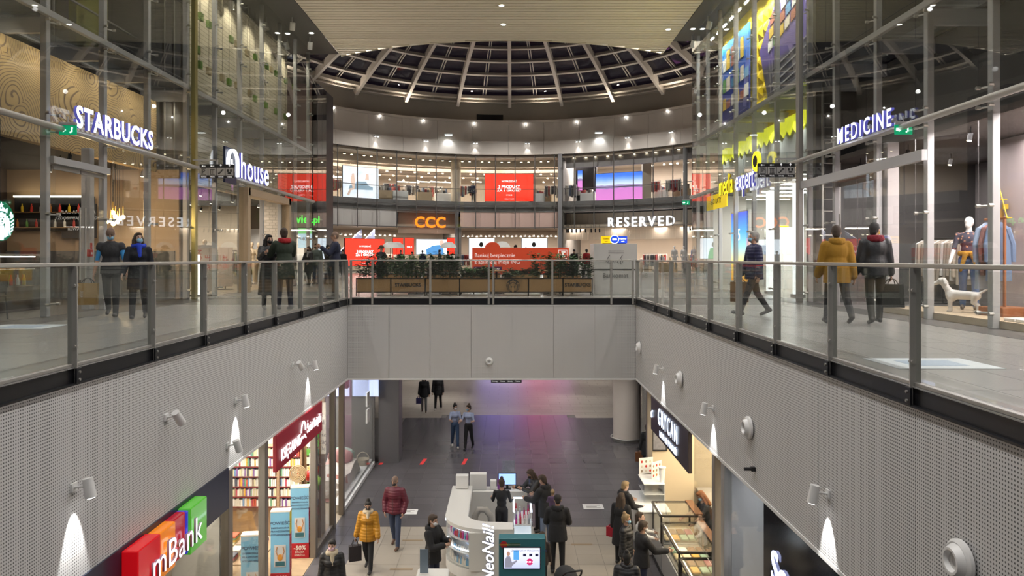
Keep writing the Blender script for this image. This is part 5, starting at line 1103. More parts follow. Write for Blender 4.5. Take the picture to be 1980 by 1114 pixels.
# tables and chairs between the planters, dome lamps
for k, (px, y) in enumerate(((805, 23.6), (870, 23.5), (960, 23.7), (1060, 23.6))):
    t = T('cafe_table', 'square cafe table between the planters, %s from the red screen' % ('first', 'second', 'third', 'fourth')[k], 'table', ((px-CX)/FPX*y, y, 0)); MB().rbox(-.35, -.3, .72, .35, .3, .75, .01).build('top', plank_m, t); MB().cyl((0, 0, .02), (0, 0, .72), .03, n=8).build('column', black, t); MB().box(-.25, -.25, 0, .25, .25, .02).build('base', black, t)
    if k != 2: cafe_chair('dark cafe chair at the %s table between the planters' % ('first', 'second', 'third', 'fourth')[k], (px+34-CX)/FPX*y, y, LF+PI)
for k, (px, py, y) in enumerate(((755, 474, 31), (767, 474, 33), (867, 474, 32), (971, 473, 32))):
    q = at(px, py, y); o = T('dome_lamp', 'white dome lamp on a thin pole, %s from the red screen' % ('first', 'second', 'third', 'fourth')[k], 'lamp', (q.x, y, 0), 0, 'dome lamps of the seating area'); MB().lathe([(.0, .26), (.16, .24), (.30, .14), (.36, 0), (.34, 0), (.28, .13), (.15, .22), (0, .24)], 24).build('shade', white, o, True, (0, 0, q.z-.12)); MB().cyl((0, 0, 0), (0, 0, q.z+.1), .012, n=6).build('pole', black, o); MB().lathe([(0, 0), (.2, 0), (.2, .02), (0, .03)], 16).build('base', black, o)
    MB().ball((0, 0, q.z-.05), .07, 8, 6).build('bulb', glow('dome_bulb', (1, .9, .7), 4), o)
# escalator at the rotunda entrance
o = T('escalator', 'blue-lit escalator rising beside the red walkway-level screen', 'escalator', (*ring_pt(652, RR+1.0), 0), .0)
L_ = 5.2
for s_ in (-.55, .55): MB().add([(s_-.05, 0, 0), (s_+.05, 0, 0), (s_+.05, 0, .9), (s_-.05, 0, .9), (s_-.05+1.4, L_, 2.7), (s_+.05+1.4, L_, 2.7), (s_+.05+1.4, L_, 3.6), (s_-.05+1.4, L_, 3.6)], [(0, 1, 2, 3), (7, 6, 5, 4), (0, 4, 5, 1), (1, 5, 6, 2), (2, 6, 7, 3), (3, 7, 4, 0)]).build('balustrade', mat('escalator_blue', (.10, .12, .20), .3), o); 
for k in range(16): MB().box(-.5+1.4*k/16, L_*k/16, .0+2.7*k/16, .5+1.4*k/16, L_*(k+1)/16, .22+2.7*k/16).build('step', steel_d, o)
# ------------------------------------------------------------------ lower storey: shells of the shops under the walkways
cream_l = mat('lit_cream_wall', (.62, .52, .38), .7); alu = mat('bronze_aluminium', (.27, .24, .21), .4, .6); oakf = mat('oak_parquet', (.42, .30, .18), .4, noise=.2, nscale=6)
S('floor_bookshop', MB().box(-9.5, 8, ZL-.005, XL-.02, 19.6, ZL+.003), oakf)
S('floor_linen_shop', MB().box(-9.5, 19.6, ZL-.005, XL-.02, 25.4, ZL+.003), mat('pale_parquet', (.45, .38, .28), .4))
S('floor_ice_cream', MB().box(XR+.9, 8, ZL-.005, 9, 19.4, ZL+.003), mat('brown_parquet', (.30, .15, .06), .4, noise=.25, nscale=6))
S('ceiling_shops_left', MB().box(-9.5, 4, ZB-.06, XL-.06, 25.4, ZB-.01), white)
S('ceiling_shops_right', MB().box(XR+.06, 4, ZB-.06, 9, YF, ZB-.01), white)
S('wall_shops_left', MB().box(-9.7, 4, ZL, -9.5, 26, ZB), cream_l)
S('wall_shops_right', MB().box(7.0, 4, ZL, 7.2, 20, ZB), cream_l)
S('wall_bank_end', MB().box(-9.5, 12.0, ZL, XL-.15, 12.12, ZB), white)
S('wall_book_end', MB().box(-9.5, 18.85, ZL, -4.72, 18.95, ZB), cream_l)
S('wall_linen_end', MB().box(-9.5, 25.3, ZL, XL-.05, 25.45, ZB), greywall)
S('wall_ice_end', MB().box(XR+.08, 19.25, ZL, 9, 19.4, ZB), mat('ice_cream_wall', (.66, .56, .40), .7))
S('wall_phone_end', MB().box(XR+.1, 12.35, ZL, 7, 12.5, ZB), white)
S('wall_lower_hall', MB().box(-17, 61.5, ZL, 17, 62, ZB), cream); S('wall_lower_side_left', MB().box(-17.2, 26, ZL, -17, 62, ZB), cream); S('wall_lower_side_right', MB().box(17, 20, ZL, 17.2, 62, ZB), cream)
S('wall_passage_left', MB().box(-4.5, 25.45, ZL, -3.8, 26.3, ZB-.01), mat('slate_pillar', (.12, .115, .12), .5))
S('wall_passage_right', MB().box(5.05, 19.4, ZL, 5.2, 27.5, ZB-.01), mat('passage_dark', (.14, .13, .13), .4))
o = T('round_column', 'round white column with a steel foot rail in the lower passage', 'column', (4.63, 28.7, ZL)); MB().lathe([(0, 0), (.53, 0), (.53, 3.62), (0, 3.62)], 40).build('shaft', mat('column_white', (.80, .72, .64), .6), o, True)
MB().tube([(.62*math.cos(2*PI*k/32), .62*math.sin(2*PI*k/32), .12) for k in range(33)], .025, 8).build('foot_rail', steel, o, True); MB().lathe([(.53, 0), (.56, 0), (.56, .1), (.53, .1)], 32).build('skirting', steel_d, o)
light('shop_light', 'AREA', (-6.6, 14.8, ZB-.1), 210, (1, .95, .86), size=3, size_y=4.5); light('shop_light', 'AREA', (-6.6, 17.6, ZB-.1), 150, (1, .95, .86), size=3, size_y=1.5)
light('shop_light', 'AREA', (-6.5, 22.5, ZB-.1), 170, (1, .96, .92), size=2.5, size_y=4); light('shop_light', 'AREA', (-6.5, 9.5, ZB-.1), 150, (1, .88, .68), size=2.5, size_y=3.5)
light('shop_light', 'AREA', (5.2, 16, ZB-.1), 210, (1, .86, .64), size=2.2, size_y=5); light('shop_light', 'AREA', (5.4, 10, ZB-.1), 110, COOL, size=2.5, size_y=4)
# ------------------------------------------------------------------ left fronts: bank, bookshop, linen shop
def posts(name, lst, x, m, w_=.12):
    for (y, d) in lst: pass
f1 = S('window_4', label='lower glass front of bank and bookshop between bronze posts')
for y in (12.05, 13.85, 17.45, 19.3, 20.35): MB().rbox(XL-.12, y-.09, ZL, XL+.02, y+.09, ZB-.02, .01).build('post', alu, f1)
for y0, y1 in ((6.2, 8.0), (8.02, 9.8), (9.82, 11.95), (12.15, 13.75), (17.55, 19.2), (20.45, 22.0), (22.02, 23.6), (23.62, 25.2)):
    z1 = -2.98 if y1 < 12 else ZB-.05
    MB().box(XL-.056, y0, ZL+.12, XL-.044, y1, z1).build('pane', pane_m, f1); MB().box(XL-.09, y0, ZL, XL-.01, y1, ZL+.12).build('sill', white if y0 > 20 else alu, f1)
navy = mat('navy_fascia', (.02, .025, .05), .3, noise=.1)
o = T('bank_sign', 'bank sign of red, orange, crimson and green glossy blocks with white lettering', 'sign', (XL+.02, 9.65, -2.92))
MB().box(-.1, -3.6, .0, .0, 2.3, .66).build('fascia_panel', navy, o)
rdm, orm, crm, gnm, blm = (mat('block_'+n, c, .15, coat=.5, emit=c, es=.35) for n, c in (('red', (.60, .005, .01)), ('orange', (.80, .22, .01)), ('crimson', (.38, .005, .02)), ('green', (.08, .42, .03)), ('blue', (.05, .05, .6))))
for y0, y1, m, d, z0, z1 in ((-1.02, -.46, rdm, .20, -.02, .62), (-.40, .04, orm, .16, -.0, .60), (.04, .40, crm, .13, .02, .60), (.40, .45, blm, .15, .01, .60), (.45, 1.0, gnm, .18, -.02, .62)):
    MB().rbox(.0, y0, z0, d, y1, z1, .012).build('colour_block', m, o)
letter('mBank', .50, glow('bank_white', (.9, .86, .95), .75), o, (.21, .0, .27), RT, .03, .0, 1.02, 1.06, side=mat('bank_letter_side', (.45, .35, .45), .5))
S('wall_bank_panel', MB().box(-5.6, 8.2, ZL, -5.5, 12, -3.0), mat('bank_cream_panel', (.66, .54, .37), .6))
o = T('shop_sign', 'dark red bookshop sign with white lettering and an open-book emblem', 'sign', (XL+.05, 16.05, -2.68)); MB().rbox(-.08, -1.72, -.36, .0, 1.78, .36, .008).build('board', mat('bookshop_red', (.22, .008, .018), .4, emit=(.3, .01, .02), es=.15), o)
bw = glow('book_white', (.95, .93, .95), .9)
letter('KSIĘGARNIE', .33, bw, o, (.02, -.82, -.10), RT, .012, .0, .72, 1.05); letter('Świat Książki', .30, bw, o, (.02, .98, .0), RT, .012, .0, .70, 1.05)
b = MB()
b.tube([(.02, .08-.16*math.cos(PI*k/10), .02+.22*math.sin(PI*k/10)) for k in range(11)], .018, 6)
for s_ in (-1, 1): b.tube([(.02, .08+s_*.02, -.12), (.02, .08+s_*.1, -.07), (.02, .08+s_*.2, -.16)], .016, 6)
b.build('book_emblem', bw, o)
# words panel behind the second bookshop window
o = T('words_panel', 'white panel printed with authors names behind the bookshop window', 'panel', (-4.95, 18.75, -3.3)); MB().box(-.45, 0, -.55, .28, .06, .75).build('board', mat('panel_white', (.72, .68, .60), .5, emit=(1, .9, .7), es=.35), o)
for t, z, s_, g_ in (('Paulo Coelho', .62, .10, 0), ('Márquez', .45, .17, 0), ('ksiazki.pl', .25, .19, 1), ('mistral', .10, .12, 0), ('Imre Kertész', -.06, .14, 0), ('Hemingway', -.24, .18, 0), ('Kenzaburō Ōe', -.42, .12, 0)): letter(t, s_, mat('print_dark', (.10, .09, .08), .6) if g_ else mat('print_mid', (.26, .24, .22), .6), o, (-.08, -.006, z), depth=.003)
# bookcases with single books
bcol = [mat('book_%d' % k, c, .55) for k, c in enumerate(((.60, .55, .45), (.50, .10, .05), (.62, .35, .05), (.15, .25, .40), (.20, .10, .28), (.12, .28, .16), (.65, .62, .58), (.30, .22, .15), (.70, .66, .60), (.06, .06, .08), (.55, .50, .30), (.40, .05, .08)))]
red_edge = mat('shelf_red_edge', (.14, .015, .018), .5); shelf_m = mat('bookcase_oak', (.30, .20, .12), .6)
bk = MB().rbox(-.5, 0, 0, .5, 1, 1, .03); bkm = []
for m in bcol:
    me = bpy.data.meshes.new('book'); me.from_pydata(bk.v, [], bk.f); me.materials.append(m); bkm.append(me)
nbook = 0
def bookcase(label, x0, x1, y, z0, rows, pitch=.252, blabel='', maxb=400):
    global nbook
    o = T('bookcase', label, 'bookcase', ((x0+x1)/2, y, ZL)); w_ = x1-x0
    MB().box(-w_/2, .22, 0, w_/2, .25, z0-ZL+rows*pitch).build('back', shelf_m, o)
    for s_ in (-1, 1): MB().box(s_*w_/2-.015, -.02, 0, s_*w_/2+.015, .25, z0-ZL+rows*pitch).build('side', shelf_m, o)
    for j in range(rows+1):
        zz = z0-ZL+j*pitch; MB().box(-w_/2+.016, -.02, zz-.02, w_/2-.016, .22, zz).build('board', shelf_m, o); MB().box(-w_/2+.016, -.03, zz-.022, w_/2-.016, -.02, zz+.004).build('shelf_edge', red_edge, o)
    for j in range(rows):
        x = x0+.04
        while x < x1-.06:
            t = random.uniform(.028, .05); h = random.uniform(.16, .215); ci = random.randrange(12) if random.random() < .55 else random.choice((0, 6, 8, 10)); c = bkm[ci]
            q = place('book', c, None, (x+t/2, y+.0, z0+j*pitch)); q.scale = (t*.96, .15, h); tag(q, '%s paperback on the %s shelf of the %s' % (('buff', 'red', 'orange', 'blue', 'purple', 'green', 'white', 'brown', 'ivory', 'black', 'olive', 'crimson')[ci], ('lowest', 'second lowest', 'third lowest', 'third highest', 'second highest', 'highest')[j], blabel), 'book', 'books of the '+label.split(',')[0][:40]); nbook += 1
            x += t+.002
    return o
bookcase('tall bookcase with red-edged shelves behind the first bookshop window', -7.3, -5.82, 18.5, -5.11, 6, blabel='tall bookcase in the bookshop')
bookcase('narrow bookcase with red-edged shelves behind the bookshop entrance', -5.78, -5.22, 18.5, -5.11, 6, blabel='narrow bookcase in the bookshop')
o = T('card_rack', 'brown slatted rack of gift cards beside the bookshop entrance', 'rack', (-4.98, 18.62, ZL)); 
for i in range(3): MB().box(-.22+.17*i, 0, 0, -.12+.17*i, .06, 2.9).build('slat', mat('rack_brown', (.22, .13, .06), .6), o)
for j in range(8):
    for i in range(2): MB().rbox(-.13+.18*i, -.04, 1.0+.22*j, .0+.18*i, .0, 1.17+.22*j, .006).build('card', random.choice([cm[0], cm[3], cm[4], bcol[0], bcol[10], bcol[5]]), o)
# pamphlet racks by the second window
o = T('pamphlet_rack', 'upright rack of pamphlets behind the second bookshop window', 'rack', (-4.86, 18.3, ZL)); MB().box(-.02, -.3, 0, .0, .5, 2.3).build('back', galv, o)
for j in range(7):
    for i in range(3): MB().rbox(.0, -.28+.27*i, .6+.24*j, .04, -.06+.27*i, .78+.24*j, .004).build('pamphlet', [cm[0], bcol[3], bcol[6], bcol[8]][(i*2+j) % 4], o)
# tables of books
def book_table(label, x, y, w_, d, n, blab):
    t = T('book_table', label, 'table', (x, y, ZL)); MB().rbox(-w_/2, -d/2, .74, w_/2, d/2, .78, .008).build('top', wood, t)
    for sx in (-1, 1):
        for sy in (-1, 1): MB().box(sx*(w_/2-.05)-.03, sy*(d/2-.05)-.03, 0, sx*(w_/2-.05)+.03, sy*(d/2-.05)+.03, .74).build('leg', wood, t)
    for k in range(n):
        i, j = k % 3, k//3; hh = .04
        for s_ in range(random.randint(1, 4)):
            ci = random.randrange(12); q = place('book', bkm[ci], None, (x-w_/2+.2+.33*i, y-d/2+.08+.33*j, ZL+.78+s_*.042), 0); q.scale = (.2, .26, .04); tag(q, '%s %s in pile row %s' % (('buff', 'red', 'orange', 'blue', 'purple', 'green', 'white', 'brown', 'ivory', 'black', 'olive', 'crimson')[ci], blab, ('one', 'two', 'three', 'four')[j]), 'book', 'books lying on the '+label[:28])
book_table('wooden table stacked with books behind the first bookshop window', -5.75, 15.9, 1.15, 1.5, 12, 'hardback on the table behind the first bookshop window')
book_table('smaller wooden book table near the bank wall', -5.7, 13.6, 1.1, 1.2, 9, 'hardback on the smaller table near the bank wall')
blu = mat('stand_blue', (.20, .45, .62), .5); std_r = mat('stand_red', (.42, .01, .02), .5); std_w = mat('stand_cream', (.75, .70, .62), .5); std_y = mat('stand_yellow', (.65, .52, .02), .5); txt = mat('stand_text', (.06, .07, .12), .6)
def stand(label, x, y, w_=.42, h=1.66, rz=.12):
    o = T('advert_stand', label, 'display stand', (x, y, ZL), rz, 'blue book adverts'); d = .2
    MB().rbox(-w_/2, 0, .36, w_/2, d, h, .006).build('blue_body', blu, o); MB().rbox(-w_/2-.003, -.003, 0, w_/2+.003, d+.003, .36, .006).build('red_foot', std_r, o); MB().box(-w_/2-.004, -.004, h, w_/2+.004, d+.004, h+.03).build('top', std_w, o)
    MB().box(w_/2, .0, .37, w_/2+.006, d, h*.72).build('side_print', std_r, o); MB().box(w_/2, .0, h*.72, w_/2+.006, d, h).build('side_cap', std_w if w_ > .41 else std_y, o)
    for t, z, s_ in (('POWIEŚĆ', .86, .095), ('INSPIROWANA', .80, .055), ('PRAWDZIWYMI', .755, .055), ('WYDARZENIAMI', .71, .055)): letter(t, s_, txt, o, (0, -.004, h*z), depth=.003)
    MB().box(-.12, -.01, h*.30, .12, -.001, h*.58).build('book_cover', mat('cover_pale', (.55, .52, .48), .5), o)
    MB().ball((0, -.012, h*.42), (.06, .006, .07), 12, 8).build('cover_figure', mat('cover_orange', (.60, .25, .03), .5), o); MB().box(-.1, -.013, h*.31, .1, -.01, h*.37).build('cover_band', mat('cover_teal', (.03, .12, .14), .5), o)
    for s_ in (-1, 1): MB().tube([(s_*.04, -.013, h*.43), (s_*.085, -.013, h*.50), (s_*.06, -.013, h*.56)], .012, 5).build('cover_arm', mat('cover_skin', (.50, .25, .12), .6), o)
    letter('-50%', .14, std_w, o, (0, -.007, .25), depth=.004, bold=.003); letter('DRUGA', .06, std_w, o, (0, -.007, .15), depth=.003); letter('KSIĄŻKA', .06, std_w, o, (0, -.007, .08), depth=.003)
    letter('DRUGA KSIĄŻKA -50%', .09, std_w, o, (w_/2+.008, d/2, h*.48), RT, roll=PI/2, depth=.003)
stand('tall blue advert stand with red foot just inside the bookshop entrance, furthest from the bank', -4.93, 17.35)
stand('blue advert stand with a yellow side at the bookshop entrance beside the middle post', -4.88, 15.7, .40)
stand('blue advert stand behind the glass next to the bank wall', -5.0, 14.35, .44)
o = T('woven_disc', 'round woven straw disc hanging over the bookshop entrance table', 'ornament', (*at(576, 916, 17.9).xy, at(576, 916, 17.9).z)); 
for k in range(6): MB().tube([((.03+.035*k)*math.cos(2*PI*j/20), .0, (.03+.035*k)*math.sin(2*PI*j/20)) for j in range(21)], .016, 5).build('coil', mat('straw', (.42, .30, .16), .8), o)
MB().cyl((0, 0, .2), (0, 0, -2.35-o.location.z), .004, n=4).build('cord', cordm, o)
for k, (px, py) in enumerate(((606, 905), (598, 920), (612, 930))): tag(MB().ball((0, 0, 0), (.12, .1, .14), 10, 8).lathe([(.0, .13), (.03, .2), (0, .22)], 8).build('gift_bag', [pr[1], cm[0], pr[4]][k], loc=at(px, py, 18.2)), ('yellow gift bag beside the woven disc', 'red gift bag under the woven disc', 'green gift bag beside the card rack')[k], 'gift bag')
# linen shop window: bed display, basket, notices
o = T('draped_bed', 'display bed with floral linen in the window of the shop beyond the bookshop', 'bed', (-5.35, 22.6, ZL)); MB().rbox(-.5, -1.2, .0, .5, 1.2, .35, .04).build('base', white, o)
b = MB(); n = 14; vs = []; fs = []
for i in range(n+1):
    for j in range(n+1): u, v_ = -0.55+1.1*i/n, -1.25+2.5*j/n; e = max(abs(u)/.55, abs(v_)/1.25); vs.append((u, v_, .52+.05*math.sin(u*9+v_*5)+.25*max(0, v_)*.4-.35*max(0, e-.86)/.14))
for i in range(n):
    for j in range(n): a = i*(n+1)+j; fs.append((a, a+n+1, a+n+2, a+1))
b.add(vs, fs).build('floral_cover', mat('floral_linen', (.60, .55, .50), .8, noise=.35, nscale=7), o, True)
for y, c in ((.8, 'rose'), (1.05, 'mint')): MB().ball((0, y, .78), (.42, .13, .24), 14, 8).build('pillow', mat('pillow_'+c, (.50, .28, .27) if c == 'rose' else (.35, .46, .40), .8), o, True)
MB().add([(-.1, -1.3, .02), (.52, -1.3, .02), (.50, -.5, .55), (-.1, -.5, .60), (.56, -.5, .02), (.56, -1.3, .02)], [(0, 1, 2, 3), (1, 5, 4, 2)]).build('throw', mat('throw_coral', (.50, .24, .20), .8), o)
o = T('wicker_basket', 'white wicker basket with a handle in the linen shop window', 'basket', (-4.85, 24.5, ZL+.2)); MB().lathe([(0, 0), (.16, 0), (.22, .2), (.20, .2), (.15, .02), (0, .02)], 18).build('bowl', mat('wicker_white', (.62, .56, .46), .8, bump=.5), o, True); MB().tube([(.2*math.cos(PI*k/12), 0, .2+.22*math.sin(PI*k/12)) for k in range(13)], .018, 6).build('handle', MATS['wicker_white'], o)
S('trim_15', MB().box(-4.95, 20.5, ZL, XL-.1, 25.2, ZL+.2), white)
for k, z in enumerate((-4.25, -3.7)): tag(MB().rbox(-.01, -.2, 0, .01, .2, .45, .003).build('window_notice', mat('paper_white', (.75, .74, .72), .6), loc=(XL-.03, 24.1, z)), ('lower white notice on the linen shop glass', 'upper white notice on the linen shop glass')[k], 'notice')
tag(MB().rbox(-.12, -.1, 0, .12, .1, .3, .02).build('wall_speaker', blackm, loc=(-4.9, 22.0, -2.75)), 'small black speaker under the linen shop ceiling', 'speaker')
for k in range(3): tag(MB().rbox(-.45, -.01, 0, .45, .01, 1.1, .01).build('wall_picture', glow('frame_glow', (.55, .65, 1), .5), loc=(-6.9+1.0*k, 25.2, -3.6)), '%s blue-lit picture at the back of the linen shop' % ('first', 'middle', 'last')[k], 'picture', 'blue-lit pictures')
o = T('lattice_screen', 'white lattice screen hanging at the far end of the linen shop window', 'lattice', (-4.35, 25.2, -2.75))
for k in range(7):
    for s_ in (-1, 1): MB().obox((-.4+.14*k, 0, .2), (.015, .012, .5), Matrix.Rotation(s_*.6, 3, 'Y')).build('bar', white, o)
# ------------------------------------------------------------------ right fronts: ice cream parlour, phone shop
f2 = S('window_5', label='lower glass front of the ice cream parlour and the phone shop')
for y in (12.4, 12.95, 19.2): MB().rbox(XR-.02, y-.09, ZL, XR+.12, y+.09, ZB-.02, .01).build('post', alu if y > 12.6 else steel, f2)
for y0, y1, z0 in ((10.55, 12.3, ZL+.1), (13.05, 14.55, -4.4), (18.6, 19.1, -3.2)): MB().box(XR+.044, y0, z0, XR+.056, y1, ZB-.05).build('pane', pane_m, f2)
for y0, y1 in ((19.5, 22), (22.02, 24.5), (24.52, 27.3)): MB().box(4.95, y0, ZL+.1, 4.962, y1, ZB-.1).build('pane', pane_m, f2)
o = T('shop_sign', 'dark brown ice cream parlour sign with glowing blue-white letters', 'sign', (XR-.03, 16.55, -2.75)); MB().rbox(0, -1.85, -.42, .08, 2.0, .42, .008).build('board', mat('sign_brown', (.035, .025, .028), .3), o)
gw = glow('parlour_white', (.70, .80, 1.0), 1.1); letter('GRYCAN', .56, gw, o, (-.015, .05, .10), LF, .012, .0, .74, 1.32); letter('LODY OD POKOLEŃ', .20, gw, o, (-.015, .0, -.27), LF, .01, .0, .85, 1.15)
MB().tube([(-.02, 1.72, .10), (-.02, 1.85, .02), (-.02, 1.80, -.08)], .02, 6).build('flourish', gw, o)
cnt_m = mat('counter_white', (.66, .62, .56), .4); dkw = mat('walnut_panel', (.16, .065, .025), .4, noise=.2)
o = T('service_counter', 'white end counter of the ice cream parlour with menus on top', 'counter', (3.5, 18.4, ZL)); MB().rbox(-.35, -.9, 0, .35, .4, 1.02, .02).build('body', cnt_m, o); MB().lathe([(0, 0), (.35, 0), (.35, 1.02), (0, 1.02)], 24).build('round_end', cnt_m, o, loc=(0, .4, 0)); MB().rbox(-.38, -.92, 1.02, .38, .7, 1.06, .01).build('worktop', white, o)
o = T('glass_cabinet', 'small glass cabinet on the white end counter of the ice cream parlour', 'cabinet', (3.6, 18.5, ZL+1.06)); 
for s_ in (-1, 1): MB().box(-.25, s_*.4-.005, 0, .25, s_*.4+.005, .45).build('side', pane_m, o)
MB().box(-.26, -.41, .45, .26, .41, .47).build('top', white, o); MB().box(-.25, -.4, .2, .25, .4, .21).build('shelf', white, o); MB().box(-.255, -.4, 0, -.245, .4, .45).build('front', pane_m, o); MB().box(.245, -.4, 0, .255, .4, .45).build('back', white, o)
for k, (x, y, l_, c) in enumerate(((3.55, 18.95, 'white menu card standing tilted on the glass cabinet', None), (3.75, 18.6, 'red-spotted menu card standing behind the first one', 1))):
    o = T('menu_card', l_, 'menu', (x, y, ZL+1.53), .3+.4*k); MB().rbox(-.2, -.006, 0, .2, .006, .42, .003).build('card', MATS['paper_white'], o); 
    for i in range(3):
        for j in range(3): MB().ball((-.12+.12*i, -.008, .08+.12*j), (.03, .004, .035), 8, 5).build('picture', [cm[0], cm[2], bcol[7]][(i+j) % 3] if c else [bcol[7], bcol[0], cm[0]][(i+j) % 3], o)
o = T('cup_stack', 'stack of white paper cups beside the menus', 'cups', (3.82, 18.25, ZL+1.53)); MB().lathe([(0, 0), (.06, 0), (.08, .35), (.10, .36), (.10, .38), (0, .38)], 16).build('cups', white, o, True)
blackf = mat('vitrine_black', (.02, .018, .017), .3, .3); goldf = mat('vitrine_brass', (.45, .33, .16), .3, .8)
tub = MB().rbox(-.08, -.14, 0, .08, .14, .05, .015)
tubc = [mat('ice_%s' % n, c, .5) for n, c in (('vanilla', (.70, .58, .35)), ('berry', (.45, .12, .16)), ('choc', (.16, .07, .03)), ('cream', (.72, .66, .56)), ('mint', (.35, .50, .35)), ('mango', (.70, .38, .08)))]
def vitrine(label, y0, y1, h, x0=3.42, x1=4.32, tubs=0):
    o = T('ice_cream_vitrine', label, 'display case', ((x0+x1)/2, (y0+y1)/2, ZL), 0, 'ice cream vitrines'); hx, hy = (x1-x0)/2, (y1-y0)/2
    MB().rbox(-hx, -hy, 0, hx, hy, .68, .01).build('base', mat('vitrine_grey', (.40, .39, .38), .4), o); MB().box(-hx-.01, -hy, .0, -hx, hy, .1).build('plinth', blackf, o)
    for sy in (-1, 1):
        for sx in (-1, 1): MB().box(sx*(hx-.02)-.02, sy*(hy-.02)-.02, .68, sx*(hx-.02)+.02, sy*(hy-.02)+.02, h).build('post', blackf, o)
        MB().box(-hx, sy*hy-.025, h-.04, hx, sy*hy+.025, h).build('frame_bar', blackf, o); MB().box(-hx+.04, sy*hy-.004, .7, hx-.04, sy*hy+.004, h-.05).build('end_glass', pane_m, o)
    for sx in (-1, 1): MB().box(sx*hx-.025, -hy, h-.04, sx*hx+.025, hy, h).build('frame_bar', blackf if sx < 0 else goldf, o)
    MB().box(-hx+.005, -hy+.04, .7, -hx+.013, hy-.04, h-.05).build('front_glass', pane_m, o); MB().box(-hx+.02, -hy+.03, h-.008, hx-.02, hy-.03, h).build('top_glass', pane_m, o)
    MB().box(hx-.12, -hy, h, hx+.05, hy, h+.03).build('rear_ledge', dkw, o); MB().box(-hx+.03, -hy+.05, h-.07, -hx+.07, hy-.05, h-.05).build('lamp_strip', glow('vitrine_lamp', (1, .85, .6), 5), o)
    MB().box(-hx+.03, -hy+.03, .68, hx-.03, hy-.03, .70).build('tray', mat('tray_steel', (.5, .48, .45), .3, .7), o)
    k = 0; y = -hy+.18
    while y < hy-.12:
        for x in (-.26, -.07, .12, .3):
            tag(tub.build('tub', tubc[(k*5+k//3) % 6], o, loc=(x, y, .72)), None); k += 1
        y += .34
    return o
vitrine('tallest ice cream display case with a warm-lit top next to the white end counter', 16.5, 17.45, 1.32); vitrine('middle ice cream display case in the row', 14.75, 16.4, 1.2); vitrine('ice cream display case with bright tubs closest to the phone shop', 12.6, 14.65, 1.12)
S('trim_16', MB().box(4.95, 13.4, ZL, 7.0, 19.2, ZL+1.05), dkw); S('trim_17', MB().box(4.9, 13.4, ZL+1.05, 7.0, 19.2, ZL+1.1), cnt_m)
for k in range(3): tag(MB().lathe([(0, 0), (.10, 0), (.12, .25), (.06, .32), (.06, .36), (0, .36)], 16).build('glass_jar', pane_m if False else mat('jar_glass', (.5, .55, .55), .1, spec=.8), smooth=True, loc=(5.3+.3*k, 16.2+.2*k, ZL+1.1)), 'clear storage jar on the back counter of the ice cream parlour', 'jar', 'jars on the parlour back counter')
o = T('picture_frame', 'dark framed menu on the cream end wall of the ice cream parlour', 'picture', (3.95, 19.2, -3.9)); MB().rbox(-.2, 0, 0, .2, .04, 1.1, .006).build('frame', blackm, o); MB().box(-.16, -.006, .04, .16, 0, 1.06).build('print', mat('menu_grey', (.22, .22, .25), .5, noise=.5, nscale=12), o)
# phone shop front
o = T('shop_sign', 'black screen fascia with blue-white lettering beside the phone shop window', 'sign', (XR-.0, 8.9, -3.05)); MB().rbox(-.0, -2.2, -.75, .08, 1.55, .72, .006).build('board', mat('fascia_gloss_black', (.008, .008, .012), .12), o); letter('Sony', .62, glow('fascia_blue_white', (.55, .60, 1.0), 1.6), o, (-.02, .62, -.02), LF, .02, .004, .95)
o = T('window_emblem', 'white glowing numeral-like letters on a dark plate in the phone shop window', 'sign', (XR+.5, 11.0, -4.2)); MB().rbox(0, -.75, -.75, .05, .55, .62, .006).build('plate', mat('plate_grey', (.14, .13, .14), .5), o); letter('iS', .75, glow('emblem_glow', (.95, .92, 1), 2.0), o, (-.03, -.05, .05), LF, .05, .03, .95)
MB().cyl((.02, 0, .62), (.02, 0, 1.8), .01, n=5).build('hanger', steel_d, o)
S('wall_phone_back', MB().box(4.6, 9, ZL, 4.7, 12.35, ZB), mat('phone_blue_grey', (.34, .36, .42), .5))
# ------------------------------------------------------------------ fixtures on the fascias: spots, loudspeakers, camera
def wall_spot(label, side, y, z, beam=True, tilt=.0):
    x = XL if side < 0 else XR; s_ = -side
    o = T('wall_spot', label, 'spotlight', (x, y, z), 0, 'white wall spots'); M_ = Matrix.Rotation(tilt, 3, 'X') @ Matrix.Rotation(-s_*.18, 3, 'Y')
    b = MB(); c = Vector((s_*.17, 0, 0)); d = M_ @ Vector((0, 0, 1)); b.cyl(c-d*.105, c+d*.10, .058, .052, n=18); b.build('head', white, o, True)
    MB().box(min(0, s_*.02), -.05, -.04, max(0, s_*.02), .05, .05).build('wall_plate', white, o); MB().tube([(s_*.01, 0, .0), (s_*.1, -.02, .02), (s_*.16, 0, .0)], .016, 6).build('arm', white, o)
    MB().cyl(c-d*.106, c-d*.109, .046, n=14).build('lamp_face', glow('spot_glow', (1, .99, .97), 10 if beam else 0.01) if beam else galv, o)
    if beam:
        l_ = light('wall_spot_beam', 'SPOT', (x+s_*.14, y, z-.12), 60, (1, .98, .95), aim=(-s_*.30, 0, -1), size=.02, cone=46, blend=.35)
    return o
wall_spot('tilted white wall spot high on the perforated wall above the bank, unlit', -1, FPX*-XL/(CX-347)*.96, -.98, False, .6)
for px, py, l_ in ((178, 943, 'lit white wall spot on the perforated wall above the bank sign'), (478, 775, 'lit white wall spot on the perforated wall above the bookshop sign'), (612, 706, 'lit white wall spot at the far corner of the bookshop side'), (463, 862, 'white wall spot at the lower edge next to the bookshop window')):
    q = on_x(px, py, XL+.2); wall_spot(l_, -1, q.y, q.z, px != 463, .3 if px == 463 else 0)
